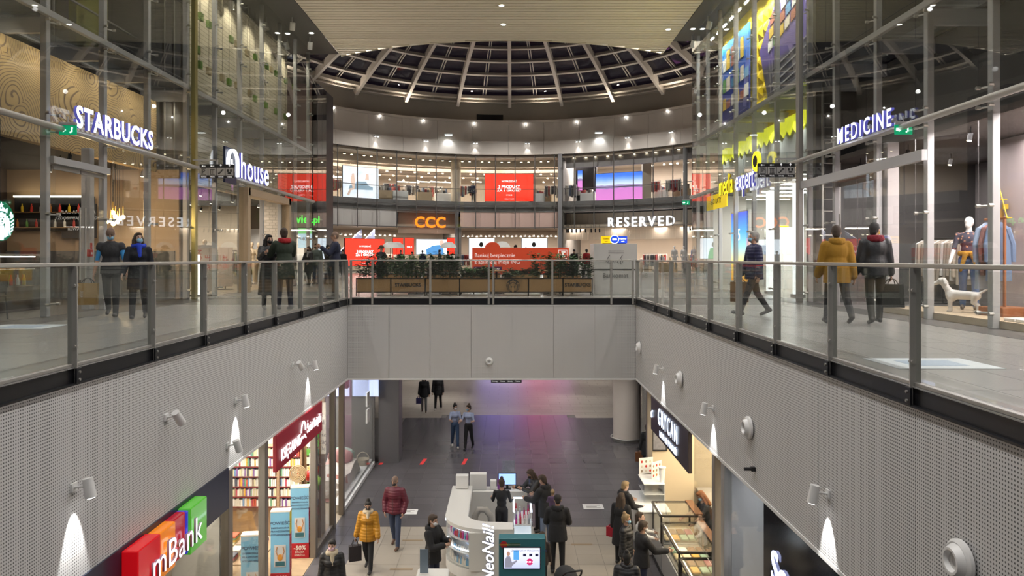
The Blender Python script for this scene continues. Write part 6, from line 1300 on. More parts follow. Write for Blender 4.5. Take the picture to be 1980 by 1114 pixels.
q = on_x(596, 700, XL+.2); wall_spot('unlit white wall spot beside the far corner of the bookshop side', -1, q.y-.5, q.z, False, .7)
for px, py, l_ in ((1568, 955, 'lit white wall spot on the perforated wall above the phone shop'), (1358, 790, 'lit white wall spot on the perforated wall above the ice cream sign'), (1266, 714, 'lit white wall spot at the far corner of the ice cream side')):
    q = on_x(px, py, XR-.2); wall_spot(l_, 1, q.y, q.z)
def horn(label, pos, yaw, r=.17):
    o = T('wall_loudspeaker', label, 'loudspeaker', pos, yaw, 'round wall loudspeakers'); Mr = Matrix.Rotation(PI/2, 4, 'X')
    b = MB().lathe([(r, 0), (r, .03), (r*.86, .05), (r*.8, .045), (r*.62, .10), (r*.5, .10), (r*.42, .06), (0, .05)], 28); b.v = [tuple(Mr @ Vector(v)) for v in b.v]; b.build('housing', white, o, True); MB().cyl((0, -.052, 0), (0, -.056, 0), r*.4, n=20).build('cone', galv, o)
tmp = [(1237, 672), (1316, 733), (1449, 827), (1860, 1085)]
for (px, py), l_ in zip(tmp, ('first round loudspeaker on the ice cream side, nearest the far corner', 'second round loudspeaker along the ice cream side', 'third round loudspeaker, above the phone shop', 'large round loudspeaker lowest on the perforated wall by the camera')):
    q = on_x(px, py, XR-.02); horn(l_, q, LF)
q = at(946, 699, YF-.0); horn('round flat loudspeaker on the far perforated wall', (q.x, YF-.0, q.z), 0, .115)
q = on_x(1452, 907, XR-.06); o = T('wall_camera', 'small black camera on the perforated wall above the phone shop', 'camera', q); MB().cyl((-.1, 0, 0), (.0, 0, 0), .025, n=10).build('body', blackm, o); MB().box(.0, -.03, -.03, .06, .03, .03).build('bracket', blackm, o)
# direction board under the far slab
def lower_sign():
    o = T('direction_sign', 'black direction board hanging below the far perforated wall', 'sign', (at(979, 740, 24).x, 24.0, at(979, 740, 24).z)); w_ = 1.0; h = .5; MB().rbox(-w_/2, -.04, 0, w_/2, .04, h, .006).build('board', dk, o)
    for k, t in enumerate(('Parking', 'Winda', 'Schody', 'Toaleta')):
        MB().box(-w_/2+.25*k+.01, -.046, .1, -w_/2+.25*k+.24, -.04, .36).build('icon_tile', gy, o); letter(t, .055, icw, o, (-w_/2+.25*k+.125, -.046, .05), depth=.004); MB().box(-w_/2+.25*k+.06, -.05, .14, -w_/2+.25*k+.19, -.045, .30).build('icon', ic, o)
    for s_ in (-.4, .4): MB().cyl((s_, 0, h), (s_, 0, ZB-o.location.z), .01, n=5).build('hanger', galv, o)
lower_sign()
# floor stickers
for k, (px, py, l_) in enumerate(((740, 893, 'red floor strip beside the linen shop window'), (818, 893, 'red floor strip in the middle of the three'), (898, 893, 'red floor strip closest to the nail polish kiosk'))):
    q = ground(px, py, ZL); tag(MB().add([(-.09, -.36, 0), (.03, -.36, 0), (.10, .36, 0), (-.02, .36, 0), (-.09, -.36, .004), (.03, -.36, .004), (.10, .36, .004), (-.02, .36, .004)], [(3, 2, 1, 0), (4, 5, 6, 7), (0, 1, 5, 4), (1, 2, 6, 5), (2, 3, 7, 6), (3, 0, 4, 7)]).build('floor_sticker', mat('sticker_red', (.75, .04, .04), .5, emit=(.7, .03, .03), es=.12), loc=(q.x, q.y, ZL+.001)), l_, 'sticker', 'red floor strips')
for k, (px, py, l_) in enumerate(((787, 990, 'white floor sticker behind the man in the maroon jacket'), (1147, 980, 'white floor sticker in front of the ice cream counter'))):
    q = ground(px, py, ZL); o = T('floor_sticker', l_, 'sticker', (q.x, q.y, ZL+.001)); MB().box(-.29, -.2, 0, .29, .2, .004).build('sheet', MATS['paper_white'], o); 
    for j in range(3): MB().box(-.2, -.12+.1*j, .004, .2-.1*(j % 2), -.08+.1*j, .006).build('print', MATS['print_mid'], o)
for k, (px, py) in enumerate(((45, 632), (1800, 703))):
    z = 0.0; q = ground(px, py, 0.001); o = T('floor_sticker', ('pale blue floor sticker on the walkway by the coffee shop', 'pale blue floor sticker on the walkway by the mannequin window')[k], 'sticker', q, 0); MB().box(-.55, -.4, 0, .55, .4, .004).build('sheet', mat('sticker_pale', (.60, .66, .70), .5), o); MB().box(-.3, -.2, .004, .3, .2, .006).build('print', mat('sticker_blue', (.35, .45, .58), .5), o)
for k, (px, py) in enumerate(((798, 1045), (776, 1101), (1125, 1053))): q = ground(px, py, ZL); tag(MB().box(-.26, -.04, 0, .26, .04, .004).build('floor_inlay', mat('inlay_brown', (.24, .17, .10), .5), loc=(q.x, q.y, ZL+.001)), ('brown floor inlay between the walkers and the kiosk', 'brown floor inlay at the feet of the woman in yellow', 'brown floor inlay behind the man in the cap')[k], 'inlay')
# colourful wall screen at the end of the lower hall (its glow shows in the polished dark floor)
def lowscr(nt, sp, tc): return ramp(nt, sp.outputs['X'], [(0, (.25, .22, .9)), (.35, (.35, .2, .8)), (.6, (.95, .12, .35)), (1, (.6, .3, .6))])
m_ls, b_ = px_mat('violet_red_screen', lowscr); b_.inputs['Emission Strength'].default_value = 1.9
o = T('video_wall', 'violet and red video wall at the end of the lower hall', 'screen', (1.2, 52, -5.2)); MB().rbox(-3.4, 0, 0, 3.4, .2, 2.6, .02).build('housing', blackm, o); MB().box(-3.3, -.02, .1, 3.3, 0, 2.5).build('face', m_ls, o)
for s_ in (-2.5, 2.5): MB().box(s_-.1, .05, -.75, s_+.1, .15, 0).build('leg', blackm, o)
# ------------------------------------------------------------------ nail polish kiosk
kwh = mat('kiosk_gloss_white', (.66, .65, .62), .3); kl = glow('kiosk_cool_light', (.75, .85, 1), 2.2)
o = T('nail_kiosk', 'white rounded nail polish kiosk with lit curved glass shelves', 'kiosk', (-.45, 17.4, ZL))
# outline: curved front-left corner
def arc2(cx, cy, r, a0, a1, n=12): return [(cx+r*math.cos(R_(a0+(a1-a0)*k/n)), cy+r*math.sin(R_(a0+(a1-a0)*k/n))) for k in range(n+1)]
outer = arc2(-.02, -.30, .98, 178, 268, 14)+[(.55, -1.28), (.55, -.85)]+list(reversed(arc2(.0, -.30, .50, 180, 265, 10)))
def ringpoly(outer, z0, z1, name, m, parent=o): return MB().prism(outer, z0, z1).build(name, m, parent)
ringpoly(outer, 1.06, 1.14, 'worktop', kwh); ringpoly(outer, 0, .22, 'plinth', kwh); 
inner = [(x*.97, y*.97) for x, y in arc2(-.02, -.30, .98, 178, 250, 12)]+list(reversed([(x, y) for x, y in arc2(.0, -.30, .50, 180, 250, 10)]))
for z in (.24, .52, .80): ringpoly(inner, z, z+.015, 'shelf', kwh)
ringpoly(list(arc2(.0, -.30, .56, 180, 250, 10))+list(reversed(arc2(.0, -.30, .50, 180, 250, 10))), .24, 1.06, 'back_panel', mat('kiosk_back', (.45, .50, .58), .4, emit=(.5, .65, 1), es=.25))
gp = arc2(-.02, -.30, .975, 178, 246, 12); gq = arc2(-.02, -.30, .965, 178, 246, 12); ringpoly(gp+list(reversed(gq)), .24, 1.05, 'curved_glass', pane_m)
ringpoly(arc2(-.02, -.30, .93, 180, 244, 12)+list(reversed(arc2(-.02, -.30, .90, 180, 244, 12))), 1.03, 1.05, 'light_strip', kl); ringpoly(arc2(-.02, -.30, .95, 180, 244, 12)+list(reversed(arc2(-.02, -.30, .93, 180, 244, 12))), .60, .62, 'light_strip', kl)
MB().box(-.42, -1.285, .22, .55, -1.20, 1.06).build('front_panel', kwh, o)
letter('NeoNail!', .36, glow('kiosk_letter', (.85, .88, 1), 1.6), o, (.02, -1.295, .60), 0, .02, .004, .95, roll=PI/2, shear=.3, side=mat('letter_blue_side', (.08, .1, .3), .5))
MB().rbox(-1.0, -.30, 0, -.50, 1.9, 1.04, .02).build('long_side', kwh, o); MB().rbox(-1.02, -.32, 1.04, -.48, 1.9, 1.12, .02).build('long_worktop', kwh, o)
MB().box(-1.03, -.2, .95, -1.01, 1.8, 1.0).build('light_strip', kl, o)
MB().rbox(-.95, 1.9, 0, .95, 2.3, .98, .02).build('back_counter', kwh, o); MB().rbox(.55, -1.0, 0, 1.02, 1.2, .45, .02).build('right_base', kwh, o)
MB().rbox(.55, -.95, .9, 1.02, .0, .93, .006).build('right_top', pane_m, o); MB().box(.57, -.9, .45, 1.0, 1.15, .47).build('lit_tray', glow('tray_glow', (.8, .9, 1), .45), o)
for x, y in ((.57, -.93), (1.0, -.93), (.57, 1.15), (1.0, 1.15), (.57, .1), (1.0, .1)): MB().box(x-.012, y-.012, .45, x+.012, y+.012, 1.05).build('post', kwh, o)
MB().box(.56, .1, 1.03, .60, 1.16, 1.06).build('right_frame', kl, o); MB().box(.98, .1, 1.03, 1.02, 1.16, 1.06).build('right_frame', kl, o); MB().box(.60, 1.12, 1.03, .98, 1.16, 1.06).build('right_frame', kl, o); MB().box(.6, .15, .7, .98, 1.1, .72).build('right_shelf', kwh, o)
MB().box(-.45, .2, 1.0, .3, .25, 1.3).build('inner_partition', kwh, o) if False else None
kO = Vector((-.45, 17.4, ZL))
prods = [mat('polish_%s' % n, c, .35) for n, c in (('magenta', (.6, .02, .25)), ('purple', (.22, .06, .28)), ('bronze', (.22, .12, .06)), ('ivory', (.70, .66, .60)), ('red', (.5, .02, .04)), ('blue', (.15, .35, .55)), ('grey', (.35, .36, .40)))]
pnames = ('magenta', 'purple', 'bronze', 'ivory', 'red', 'blue', 'grey')
for row, (z, r, n, hs) in enumerate(((.815, .86, 17, (.10, .2)), (.535, .88, 26, (.08, .16)), (.255, .88, 26, (.1, .2)))):
    for k in range(n):
        a = R_(181+66*k/(n-1)); h = random.uniform(*hs); p = kO+Vector((-.02+r*math.cos(a), -.30+r*math.sin(a), z)); ci = (0, 3, 3)[row] if k % 7 == 0 else random.randrange(7) if row == 0 else random.choice((3, 3, 6, 5, 3)); c = prods[ci]
        q = MB().rbox(-.02, -.02, 0, .02, .02, h*.75, .006).cyl((0, 0, h*.75), (0, 0, h), .009, n=6).build('polish_bottle', c, loc=p, rz=a); tag(q, '%s nail product on the %s curved shelf of the kiosk' % (pnames[ci], ('top', 'middle', 'lowest')[row]), 'bottle', 'nail products, shelf %s' % 'abc'[row])
for k in range(18):
    p = kO+Vector((.64+.1*(k % 4), .22+.2*(k//4), .725)); h = random.uniform(.1, .26); q = MB().cyl((0, 0, 0), (0, 0, h*.6), .025, n=8).cyl((0, 0, h*.6), (0, 0, h), .012, n=8).build('polish_bottle', prods[(0, 4, 3, 6, 1)[k % 5]], loc=p); tag(q, '%s nail polish bottle in the %s row of the kiosk side case' % (pnames[(0, 4, 3, 6, 1)[k % 5]], ('first', 'second', 'third', 'fourth', 'fifth')[k//4]), 'bottle', 'bottles in the side case')
for k, (x, y, h, w_, l_) in enumerate(((-.75, 1.7, .34, .32, 'white box standing on the back corner of the kiosk'), (-.35, 2.05, .42, .44, 'largest white box on the back counter of the kiosk'), (.05, 2.1, .22, .16, 'small white box beside the purple one on the kiosk'), (.25, 2.1, .26, .18, 'small purple box on the back counter of the kiosk'))):
    tag(MB().rbox(-w_/2, -.1, 0, w_/2, .1, h, .01).build('product_box', MATS['paper_white'] if k < 3 else prods[1], loc=kO+Vector((x, y, 1.125 if k == 0 else .985))), l_, 'box')
o = T('computer_monitor', 'computer monitor with a blue screen at the kiosk cash desk', 'monitor', kO+Vector((.42, 2.05, .985))); MB().rbox(-.24, 0, .1, .24, .04, .42, .01).build('casing', blackm, o); MB().box(-.22, -.006, .12, .22, 0, .40).build('screen', glow('monitor_blue', (.25, .4, .95), 1.2), o); MB().box(-.03, .01, 0, .03, .04, .12).build('stem', blackm, o); MB().box(-.1, -.05, 0, .1, .08, .012).build('foot', blackm, o)
o = T('folded_coat', 'grey coat hung over the inner chair of the kiosk', 'coat', kO+Vector((-.18, .35, 0))); MB().tube([(-.2, 0, .55), (-.18, .02, .85), (-.08, .05, 1.0), (.08, .05, 1.0), (.2, .02, .85), (.22, 0, .5)], [.07, .08, .08, .08, .08, .06], 10).build('cloth', mat('coat_grey', (.32, .30, .27), .9), o, True); MB().rbox(-.2, -.02, .42, .2, .38, .48, .02).build('chair_seat', blackm, o); MB().cyl((0, .18, 0), (0, .18, .42), .03, n=8).build('chair_stem', blackm, o)
q = at(983, 901, 20.3); o = T('acrylic_screen', 'clear acrylic screen standing behind the kiosk', 'screen', (q.x, 20.3, ZL)); MB().box(-.17, -.006, .95, .17, .006, 1.5).build('sheet', glass('acrylic', (.8, .85, .9), 1, .02, .25, (.5, .55, .6)), o); MB().cyl((0, 0, 0), (0, 0, .95), .012, n=6).build('pole', white, o); MB().box(-.15, -.15, 0, .15, .15, .02).build('foot', white, o)
# teal advertising stand with a monitor
teal = mat('stand_teal', (.03, .16, .19), .4); o = T('screen_stand', 'teal advertising stand with a bright monitor in front of the kiosk', 'display stand', (.27, 14.5, ZL)); MB().rbox(-.46, 0, 0, .46, .25, 1.56, .01).build('body', teal, o); MB().rbox(-.375, -.02, .96, .37, .0, 1.40, .006).build('monitor_frame', blackm, o)
def scr(nt, sp, tc): return ramp(nt, sp.outputs['Z'], [(0, (.5, .55, .85)), (.5, (.70, .72, .95)), (1, (.80, .82, 1))])
m_sc, b_ = px_mat('pale_violet_screen', scr); b_.inputs['Emission Strength'].default_value = .9; b_.inputs['Base Color'].default_value = (.02, .02, .02, 1)
MB().box(-.355, -.026, .98, .35, -.02, 1.38).build('screen', m_sc, o); MB().ball((-.27, -.028, 1.27), (.035, .004, .045), 10, 6).build('picture', glow('pic_face', (.45, .25, .18), .6), o); MB().prism([(-.34, 1.0), (-.34, 1.15), (-.30, 1.22), (-.24, 1.22), (-.20, 1.1), (-.1, 1.15), (-.1, 1.12), (-.2, 1.03), (-.2, 1.0)], 0, .003, Matrix.Translation((0, -.027, 0)) @ Matrix.Rotation(PI/2, 4, 'X')).build('picture', glow('pic_shirt', (.25, .25, .32), .6), o)
MB().box(-.17, -.03, 1.15, -.06, -.027, 1.34).build('picture', glow('pic_phone', (.08, .3, .65), .8), o); MB().cyl((.15, -.03, 1.11), (.15, -.027, 1.11), .065, n=20).build('price_disc', glow('price_red', (.5, .02, .12), .8), o); letter('89,90 zł', .045, wht, o, (.15, -.034, 1.11), depth=.002); letter('ZADZWOŃ W PRACOWNI TANIEJ', .045, mat('pic_ink', (.05, .05, .2), .5), o, (.14, -.03, 1.33), depth=.002)
for k in range(3): MB().box(.02+.12*k, -.03, 1.22, .08+.12*k, -.027, 1.27).build('icon', MATS['pic_ink'], o)
MB().cyl((-.36, -.012, 1.44), (-.36, 0, 1.44), .07, n=20).build('round_badge', mat('badge_red', (.4, .02, .03), .4), o); letter('NOWOŚĆ', .04, std_y, o, (-.36, -.016, 1.44), depth=.002); MB().box(-.28, -.006, 1.41, -.04, 0, 1.47).build('name_strip', mat('strip_green', (.04, .12, .08), .5), o); letter('TELEFON NA ABONAMENT', .022, std_w, o, (-.16, -.01, 1.44), depth=.002)
o = T('info_desk', 'white desk with a clear brochure holder beside the kiosk', 'desk', (-1.42, 14.1, ZL)); MB().rbox(-.35, -.4, 0, .27, .3, 1.02, .02).build('body', kwh, o); MB().box(-.3, -.0, 1.02, -.1, .012, 1.55).build('holder', pane_m, o); MB().box(-.28, .012, 1.04, -.12, .02, 1.5).build('brochure', mat('brochure_blue', (.30, .38, .48), .5), o)
# pushchair
o = T('pushchair', 'black pushchair with a looped handle beside the teal stand', 'pushchair', (1.2, 14.35, ZL), .3)
MB().tube([(-.2, .25, .5), (-.2, -.1, .95), (-.16, -.22, 1.06), (0, -.25, 1.08), (.16, -.22, 1.06), (.2, -.1, .95), (.2, .25, .5)], .018, 8).build('handle', blackm, o, True); MB().ball((0, .2, .72), (.24, .3, .28), 14, 10).build('hood', mat('pram_black', (.02, .02, .022), .8), o, True); MB().rbox(-.2, .0, .42, .2, .55, .58, .05).build('seat', MATS['pram_black'], o)
for sx in (-1, 1):
    for y in (-.15, .6): MB().tube([(sx*.26, y+.13*math.cos(2*PI*k/16), .13+.13*math.sin(2*PI*k/16)) for k in range(17)], .02, 6).build('wheel', blackm, o); MB().cyl((sx*.26, y, .13), (sx*.18, .25, .5), .012, n=6).build('frame_tube', galv, o)
# ------------------------------------------------------------------ people
skin_m = mat('skin', (.50, .30, .21), .55); skin_p = mat('skin_pale', (.58, .38, .29), .55)
eye_m = mat('eye_dark', (.02, .015, .012), .3); lip_m = mat('lips', (.38, .13, .11), .5); brow_m = mat('brow', (.06, .04, .03), .8)
def fab(name, c, rough=.85): return mat('fabric_'+name, c, rough, noise=.12, nscale=12, bump=.25, bscale=14)
def puff(name, c):
    m = mat('puffer_'+name, c, .5)
    if m.get('q'): return m
    m['q'] = 1; nt = m.node_tree; tc = nt.nodes.new('ShaderNodeTexCoord'); sp = nt.nodes.new('ShaderNodeSeparateXYZ'); nt.links.new(tc.outputs['Object'], sp.inputs[0])
    a = nt.nodes.new('ShaderNodeMath'); a.operation = 'MULTIPLY'; a.inputs[1].default_value = 15*PI; nt.links.new(sp.outputs['Z'], a.inputs[0])
    s_ = nt.nodes.new('ShaderNodeMath'); s_.operation = 'SINE'; nt.links.new(a.outputs[0], s_.inputs[0]); ab = nt.nodes.new('ShaderNodeMath'); ab.operation = 'ABSOLUTE'; nt.links.new(s_.outputs[0], ab.inputs[0])
    bp = nt.nodes.new('ShaderNodeBump'); bp.inputs['Strength'].default_value = .45; bp.inputs['Distance'].default_value = .012; nt.links.new(ab.outputs[0], bp.inputs['Height']); nt.links.new(bp.outputs[0], nt.nodes['Principled BSDF'].inputs['Normal']); return m
BLK = fab('black', (.014, .014, .016)); CHR = fab('charcoal', (.035, .035, .038)); NAVY = fab('navy', (.018, .022, .05)); JEAN = fab('jeans', (.045, .065, .12)); DJEAN = fab('dark_jeans', (.02, .025, .045)); GRN = fab('dark_green', (.028, .04, .026)); MUST = fab('mustard', (.30, .155, .010)); GGR = fab('grey_green', (.10, .125, .11)); CREAMF = fab('cream_knit', (.50, .42, .30)); RED = fab('red', (.35, .015, .02)); SKYB = fab('sky_blue', (.05, .28, .62)); SHIRT = fab('blue_shirt', (.33, .38, .54)); GREYF = fab('grey', (.20, .20, .20)); WHT = fab('white', (.65, .63, .60)); BURG = puff('maroon', (.10, .008, .022)); PBLK = puff('black', (.018, .018, .02)); PYEL = puff('ochre', (.42, .19, .008)); PNAVY = puff('navy', (.02, .022, .07))
shoeb = mat('shoe_black', (.015, .014, .014), .5); shoew = mat('shoe_white', (.6, .58, .55), .5); shoebr = mat('shoe_brown', (.10, .05, .03), .5); soft = {}
HAIRC = {k: mat('hair_'+k, c, .6, bump=.5, bscale=90) for k, c in (('black', (.012, .010, .009)), ('brown', (.05, .03, .018)), ('blond', (.32, .22, .11)), ('grey', (.34, .33, .31)), ('ginger', (.30, .11, .03)), ('shaved', (.24, .16, .12)))}
MK = {k: mat('mask_'+k, c, .7) for k, c in (('black', (.015, .015, .016)), ('white', (.65, .66, .68)), ('blue', (.25, .48, .66)), ('pink', (.62, .42, .50)), ('yellow', (.6, .42, .03)))}
def remesh(mb, vox, sm=3):
    me = bpy.data.meshes.new('tmp'); me.from_pydata(mb.v, [], mb.f); o = bpy.data.objects.new('tmp', me)
    r = o.modifiers.new('r', 'REMESH'); r.mode = 'VOXEL'; r.voxel_size = vox; r.use_smooth_shade = True
    if sm: s_ = o.modifiers.new('s', 'SMOOTH'); s_.factor = .5; s_.iterations = sm
    out = baked(o); bpy.data.objects.remove(o); bpy.data.meshes.remove(me); return out
def dirv(p, ab, side): p, ab = R_(p), R_(ab); return Vector((side*math.sin(ab), -math.sin(p)*math.cos(ab), -math.cos(p)*math.cos(ab)))
def cap(mb, a, b_, r0, r1, n=10): mb.cyl(a, b_, r0, r1, n); mb.ball(a, r0, n, 6); mb.ball(b_, r1, n, 6)
def person(label, x, y, z, rz=0, H=1.75, legs=(0, 0, 0, 0), armL=(6, 10, 12, 0), armR=(6, 10, 12, 0), lean=0, head=(0, 0), top=None, jacket=None, hem=.0, bulk=1.0, bottom=DJEAN, shoe=shoeb, hair=('short', 'brown'), mask=None, hood=None, scarf=None, collar=None, vox=.015, cat='person', name='person', body_m=None, sleeves=True, group=None, coat_len=0.0, female=False, face=True, skin=skin_m, vest=False, shortsleeve=False):
    s = H/1.75; B = []; V3 = Vector
    up = V3((0, -math.sin(R_(lean)), math.cos(R_(lean))))
    hipz = 0.0; P = V3((0, 0, 0)); feet = []; sw = .075 if female else .085
    for k, side in enumerate((1, -1)):
        a, kn = legs[2*k], legs[2*k+1]; h0 = V3((side*sw*s, 0, 0)); d1 = dirv(a, 2, side); k0 = h0+d1*.43*s; d2 = dirv(a-kn, 1, side); an = k0+d2*.41*s
        B += [(h0, k0, .092*s, .068*s, 2), (k0, an, .068*s, .052*s, 2)]; ft = R_((a-kn)*.55); fd = V3((0, -math.cos(ft), math.sin(ft)*1.0)); heel = an-fd*.05*s+V3((0, 0, -.035*s)); toe = an+fd*.16*s+V3((0, 0, -.045*s))
        B += [(an, heel, .040*s, .038*s, 3), (heel, toe, .040*s, .036*s, 3)]; feet.append(min(heel.z, toe.z)-.038*s)
    hz = -min(feet); off = V3((0, 0, hz))
    w_ = .93 if female else 1.0
    chest = up*.36*s; waist = up*.18*s; neck = up*.50*s
    nb = neck+up*.075*s; hc = neck+up*.175*s+V3((0, -.012*s, 0))
    B += [(neck, nb, .056*s, .052*s, 0)]
    hands = []; arms = []
    for side, A_ in ((1, armL), (-1, armR)):
        sh = neck-up*.045*s+V3((side*.178*s*w_, 0, 0)); d1 = dirv(A_[0], A_[1], side); el = sh+d1*.285*s; d2 = dirv(A_[0]+A_[2], A_[1]-A_[3], side); wr = el+d2*.25*s
        arms.append((sh, el, wr, d2)); B += [(sh, el, .050*s, .040*s, 1), (el, wr, .040*s, .029*s, 0 if shortsleeve or vest else 1)]; hands.append(wr+d2*.09*s)
    mb = MB()
    for a, b_, r0, r1, t in B: cap(mb, a+off, b_+off, r0, r1)
    blobs = [(P+V3((0, 0, .02*s)), (.150*s, .105*s, .12*s), 2), (waist, (.135*s*w_, .098*s, .15*s), 1), (chest, (.165*s*w_, .115*s, .17*s), 1), (neck-up*.05*s, (.17*s*w_, .085*s, .07*s), 1)]
    if female: blobs.append((chest+V3((0, -.06*s, -.01*s)), (.13*s, .085*s, .08*s), 1))
    for c, r, t in blobs: mb.ball(c+off, r, 14, 10)
    Hm = Matrix.Rotation(R_(head[0]), 3, 'Z') @ Matrix.Rotation(R_(head[1]+lean*.5), 3, 'X'); hs = s*(1.0 if H > 1.4 else 1.22)
    def hp(x, y, z): return hc+Hm @ V3((x*hs, y*hs, z*hs))
    mb.ball(hp(0, .01, .02)+off, (.074*hs, .092*hs, .100*hs), 14, 10, M=Hm); mb.ball(hp(0, -.025, -.045)+off, (.054*hs, .062*hs, .062*hs), 12, 8, M=Hm)
    if face:
        mb.ball(hp(0, -.094, -.012)+off, (.013*hs, .02*hs, .026*hs), 8, 6, M=Hm)
        for side in (1, -1): mb.ball(hp(side*.076, .012, -.005)+off, (.012*hs, .02*hs, .032*hs), 8, 6, M=Hm)
    me = remesh(mb, vox); n = len(me.polygons)
    # colour every face by the nearest body piece
    cen = np.empty(n*3); me.polygons.foreach_get('center', cen); cen = cen.reshape(-1, 3); best = np.full(n, 9.0); idx = np.zeros(n, int)
    for a, b_, r0, r1, t in B:
        a = np.array(a+off); d = np.array(b_+off)-a; l2 = max((d*d).sum(), 1e-9); u = np.clip(((cen-a)@d)/l2, 0, 1); ds = np.linalg.norm(cen-a-u[:, None]*d, axis=1)-(r0+(r1-r0)*u); m_ = ds < best; best[m_] = ds[m_]; idx[m_] = t
    for c, r, t in blobs:
        q = (cen-np.array(c+off))/np.array(r); ds = (np.linalg.norm(q, axis=1)-1)*min(r); m_ = ds < best; best[m_] = ds[m_]; idx[m_] = t
    q = np.linalg.norm(cen-np.array(hc+off), axis=1); idx[q < .125*hs] = 0
    mats = [skin, top or jacket or BLK, bottom, shoe, eye_m, lip_m, brow_m]
    if body_m: mats = [body_m]*4+[eye_m, lip_m, brow_m]
    # hands, eyes and lips as further islands of the same mesh
    ex = MB()
    for (sh, el, wr, d), side in zip(arms, (1, -1)):
        u = V3((side, 0, 0)); u = (u-d*u.dot(d)); u = u.normalized() if u.length > .1 else d.orthogonal().normalized(); f = d.cross(u).normalized()*side
        if f.y > 0: f = -f
        w0 = wr+off-d*.01; ex.ball(w0+d*.05*s, (.034*s, .018*s, .05*s), 10, 8, M=Matrix((f, u, d)).transposed())
        for k in range(4):
            b0 = w0+d*.085*s+f*(.026-.0175*k)*s; L = (.066, .074, .070, .056)[k]*s; k1 = b0+d*L*.5-u*.008*s; k2 = k1+d*L*.42-u*.026*s; ex.tube([b0, k1, k2], [.0095*s, .009*s, .007*s], 6)
        b0 = w0+d*.025*s+f*.03*s; ex.tube([b0, b0+f*.025*s+d*.03*s-u*.01*s, b0+f*.028*s+d*.06*s-u*.02*s], [.011*s, .010*s, .008*s], 6)
    fm = [0]*len(ex.f)
    if face:
        ne = len(ex.f)
        for side in (1, -1): ex.ball(hp(side*.030, -.079, .010)+off, (.012*hs, .008*hs, .007*hs), 8, 6, M=Hm)
        fm += [4]*(len(ex.f)-ne); ne = len(ex.f)
        ex.ball(hp(0, -.084, -.056)+off, (.022*hs, .009*hs, .007*hs), 8, 6, M=Hm); fm += [5]*(len(ex.f)-ne); ne = len(ex.f)
        for side in (1, -1): ex.ball(hp(side*.031, -.083, .030)+off, (.019*hs, .008*hs, .005*hs), 8, 6, M=Hm)
        fm += [6]*(len(ex.f)-ne)
    nv = len(me.vertices); co = np.empty(nv*3); me.vertices.foreach_get('co', co); vs = [tuple(c) for c in co.reshape(-1, 3)]+ex.v
    fs = [tuple(p.vertices) for p in me.polygons]+[tuple(i+nv for i in f) for f in ex.f]
    bm_ = bpy.data.meshes.new('body'); bm_.from_pydata(vs, [], fs)
    for m_ in mats: bm_.materials.append(m_)
    bm_.polygons.foreach_set('material_index', list(idx)+fm); bm_.polygons.foreach_set('use_smooth', [True]*len(fs)); bpy.data.meshes.remove(me)
    root = T(name, label, cat, (x, y, z), R_(rz), group); place('body', bm_, root)
    if jacket:
        jb = MB(); g = .018*bulk*s
        for c, r, t in blobs[1:]: jb.ball(c+off, (r[0]+g*1.1, r[1]+g*1.3, r[2]+g), 14, 10)
        hz_ = -(.10+hem)*s; jb.ball(P+off+V3((0, 0, -.01*s)), (.155*s+g*1.2, .112*s+g*1.4, .13*s), 14, 10)
        n0 = 18; prof = [(.150*s*w_+g, .105*s+g*1.3, .16*s), (.162*s+g*1.3, .118*s+g*1.5, .0), (.165*s+g*1.5+max(0, hem)*.08, .122*s+g*1.7+max(0, hem)*.08, hz_)]; v = []; f = []
        for (rx, ry, zz) in prof:
            for k in range(n0): a = 2*PI*k/n0; v.append(V3((rx*math.cos(a), ry*math.sin(a)+(-math.tan(R_(lean))*max(0, zz)), zz))+off)
        for i in range(2):
            for k in range(n0): f.append((i*n0+k, (i+1)*n0+k, (i+1)*n0+(k+1) % n0, i*n0+(k+1) % n0))
        f += [tuple(range(n0)), tuple(range(3*n0-1, 2*n0-1, -1))]; jb.add(v, f)
        for sh, el, wr, d in arms:
            cap(jb, sh+off, sh+(el-sh)*(.15 if vest else 1)+off, .054*s+g, (.054 if vest else .045)*s+g)
            if not vest: cap(jb, el+off, wr-d*.015*s+off, .045*s+g, .036*s+g)
        jb.cyl(neck-up*.03*s+off, neck+up*.045*s+off, .085*s+g*.5, .072*s+g*.4, 14)
        jm = remesh(jb, vox*1.15, 2); jm.materials.append(jacket); o = place('jacket' if not vest else 'vest', jm, root)
        if not puff or True: pass
        MB().tube([V3((0, -(.125*s+g*1.6)-.002, .33*s*1-.0))+off+up*.0, V3((0, -(.122*s+g*1.7), hz_+.02))+off], .004, 5).build('zip', blackm, o)
    hk, hcol = hair; hb = MB()
    if hk != 'none':
        hm = HAIRC[hcol]
        if hk in ('short', 'bun', 'long', 'pony'): 
            hb.ball(hp(0, .022, .030)+off, (.083*hs, .096*hs, .102*hs), 14, 10, M=Hm); hb.ball(hp(0, -.035, .085)+off, (.062*hs, .05*hs, .035*hs), 12, 8, M=Hm); hb.ball(hp(0, .065, -.03)+off, (.064*hs, .045*hs, .075*hs), 12, 8, M=Hm)
        if hk == 'bald': hb.ball(hp(0, .014, .024)+off, (.0765*hs, .095*hs, .1015*hs), 14, 10, M=Hm)
        if hk == 'bun': hb.ball(hp(0, .045, .135)+off, .045*hs, 12, 8)
        if hk == 'long':
            for sx in (-.055, 0, .055): cap(hb, hp(sx, .06, -.02)+off, hp(sx*1.35, .085-.02*abs(sx/.055), -.26)+off, .052*hs, .045*hs)
            for sx in (-1, 1): cap(hb, hp(sx*.07, .0, -.0)+off, hp(sx*.085, -.01, -.20)+off, .028*hs, .03*hs)
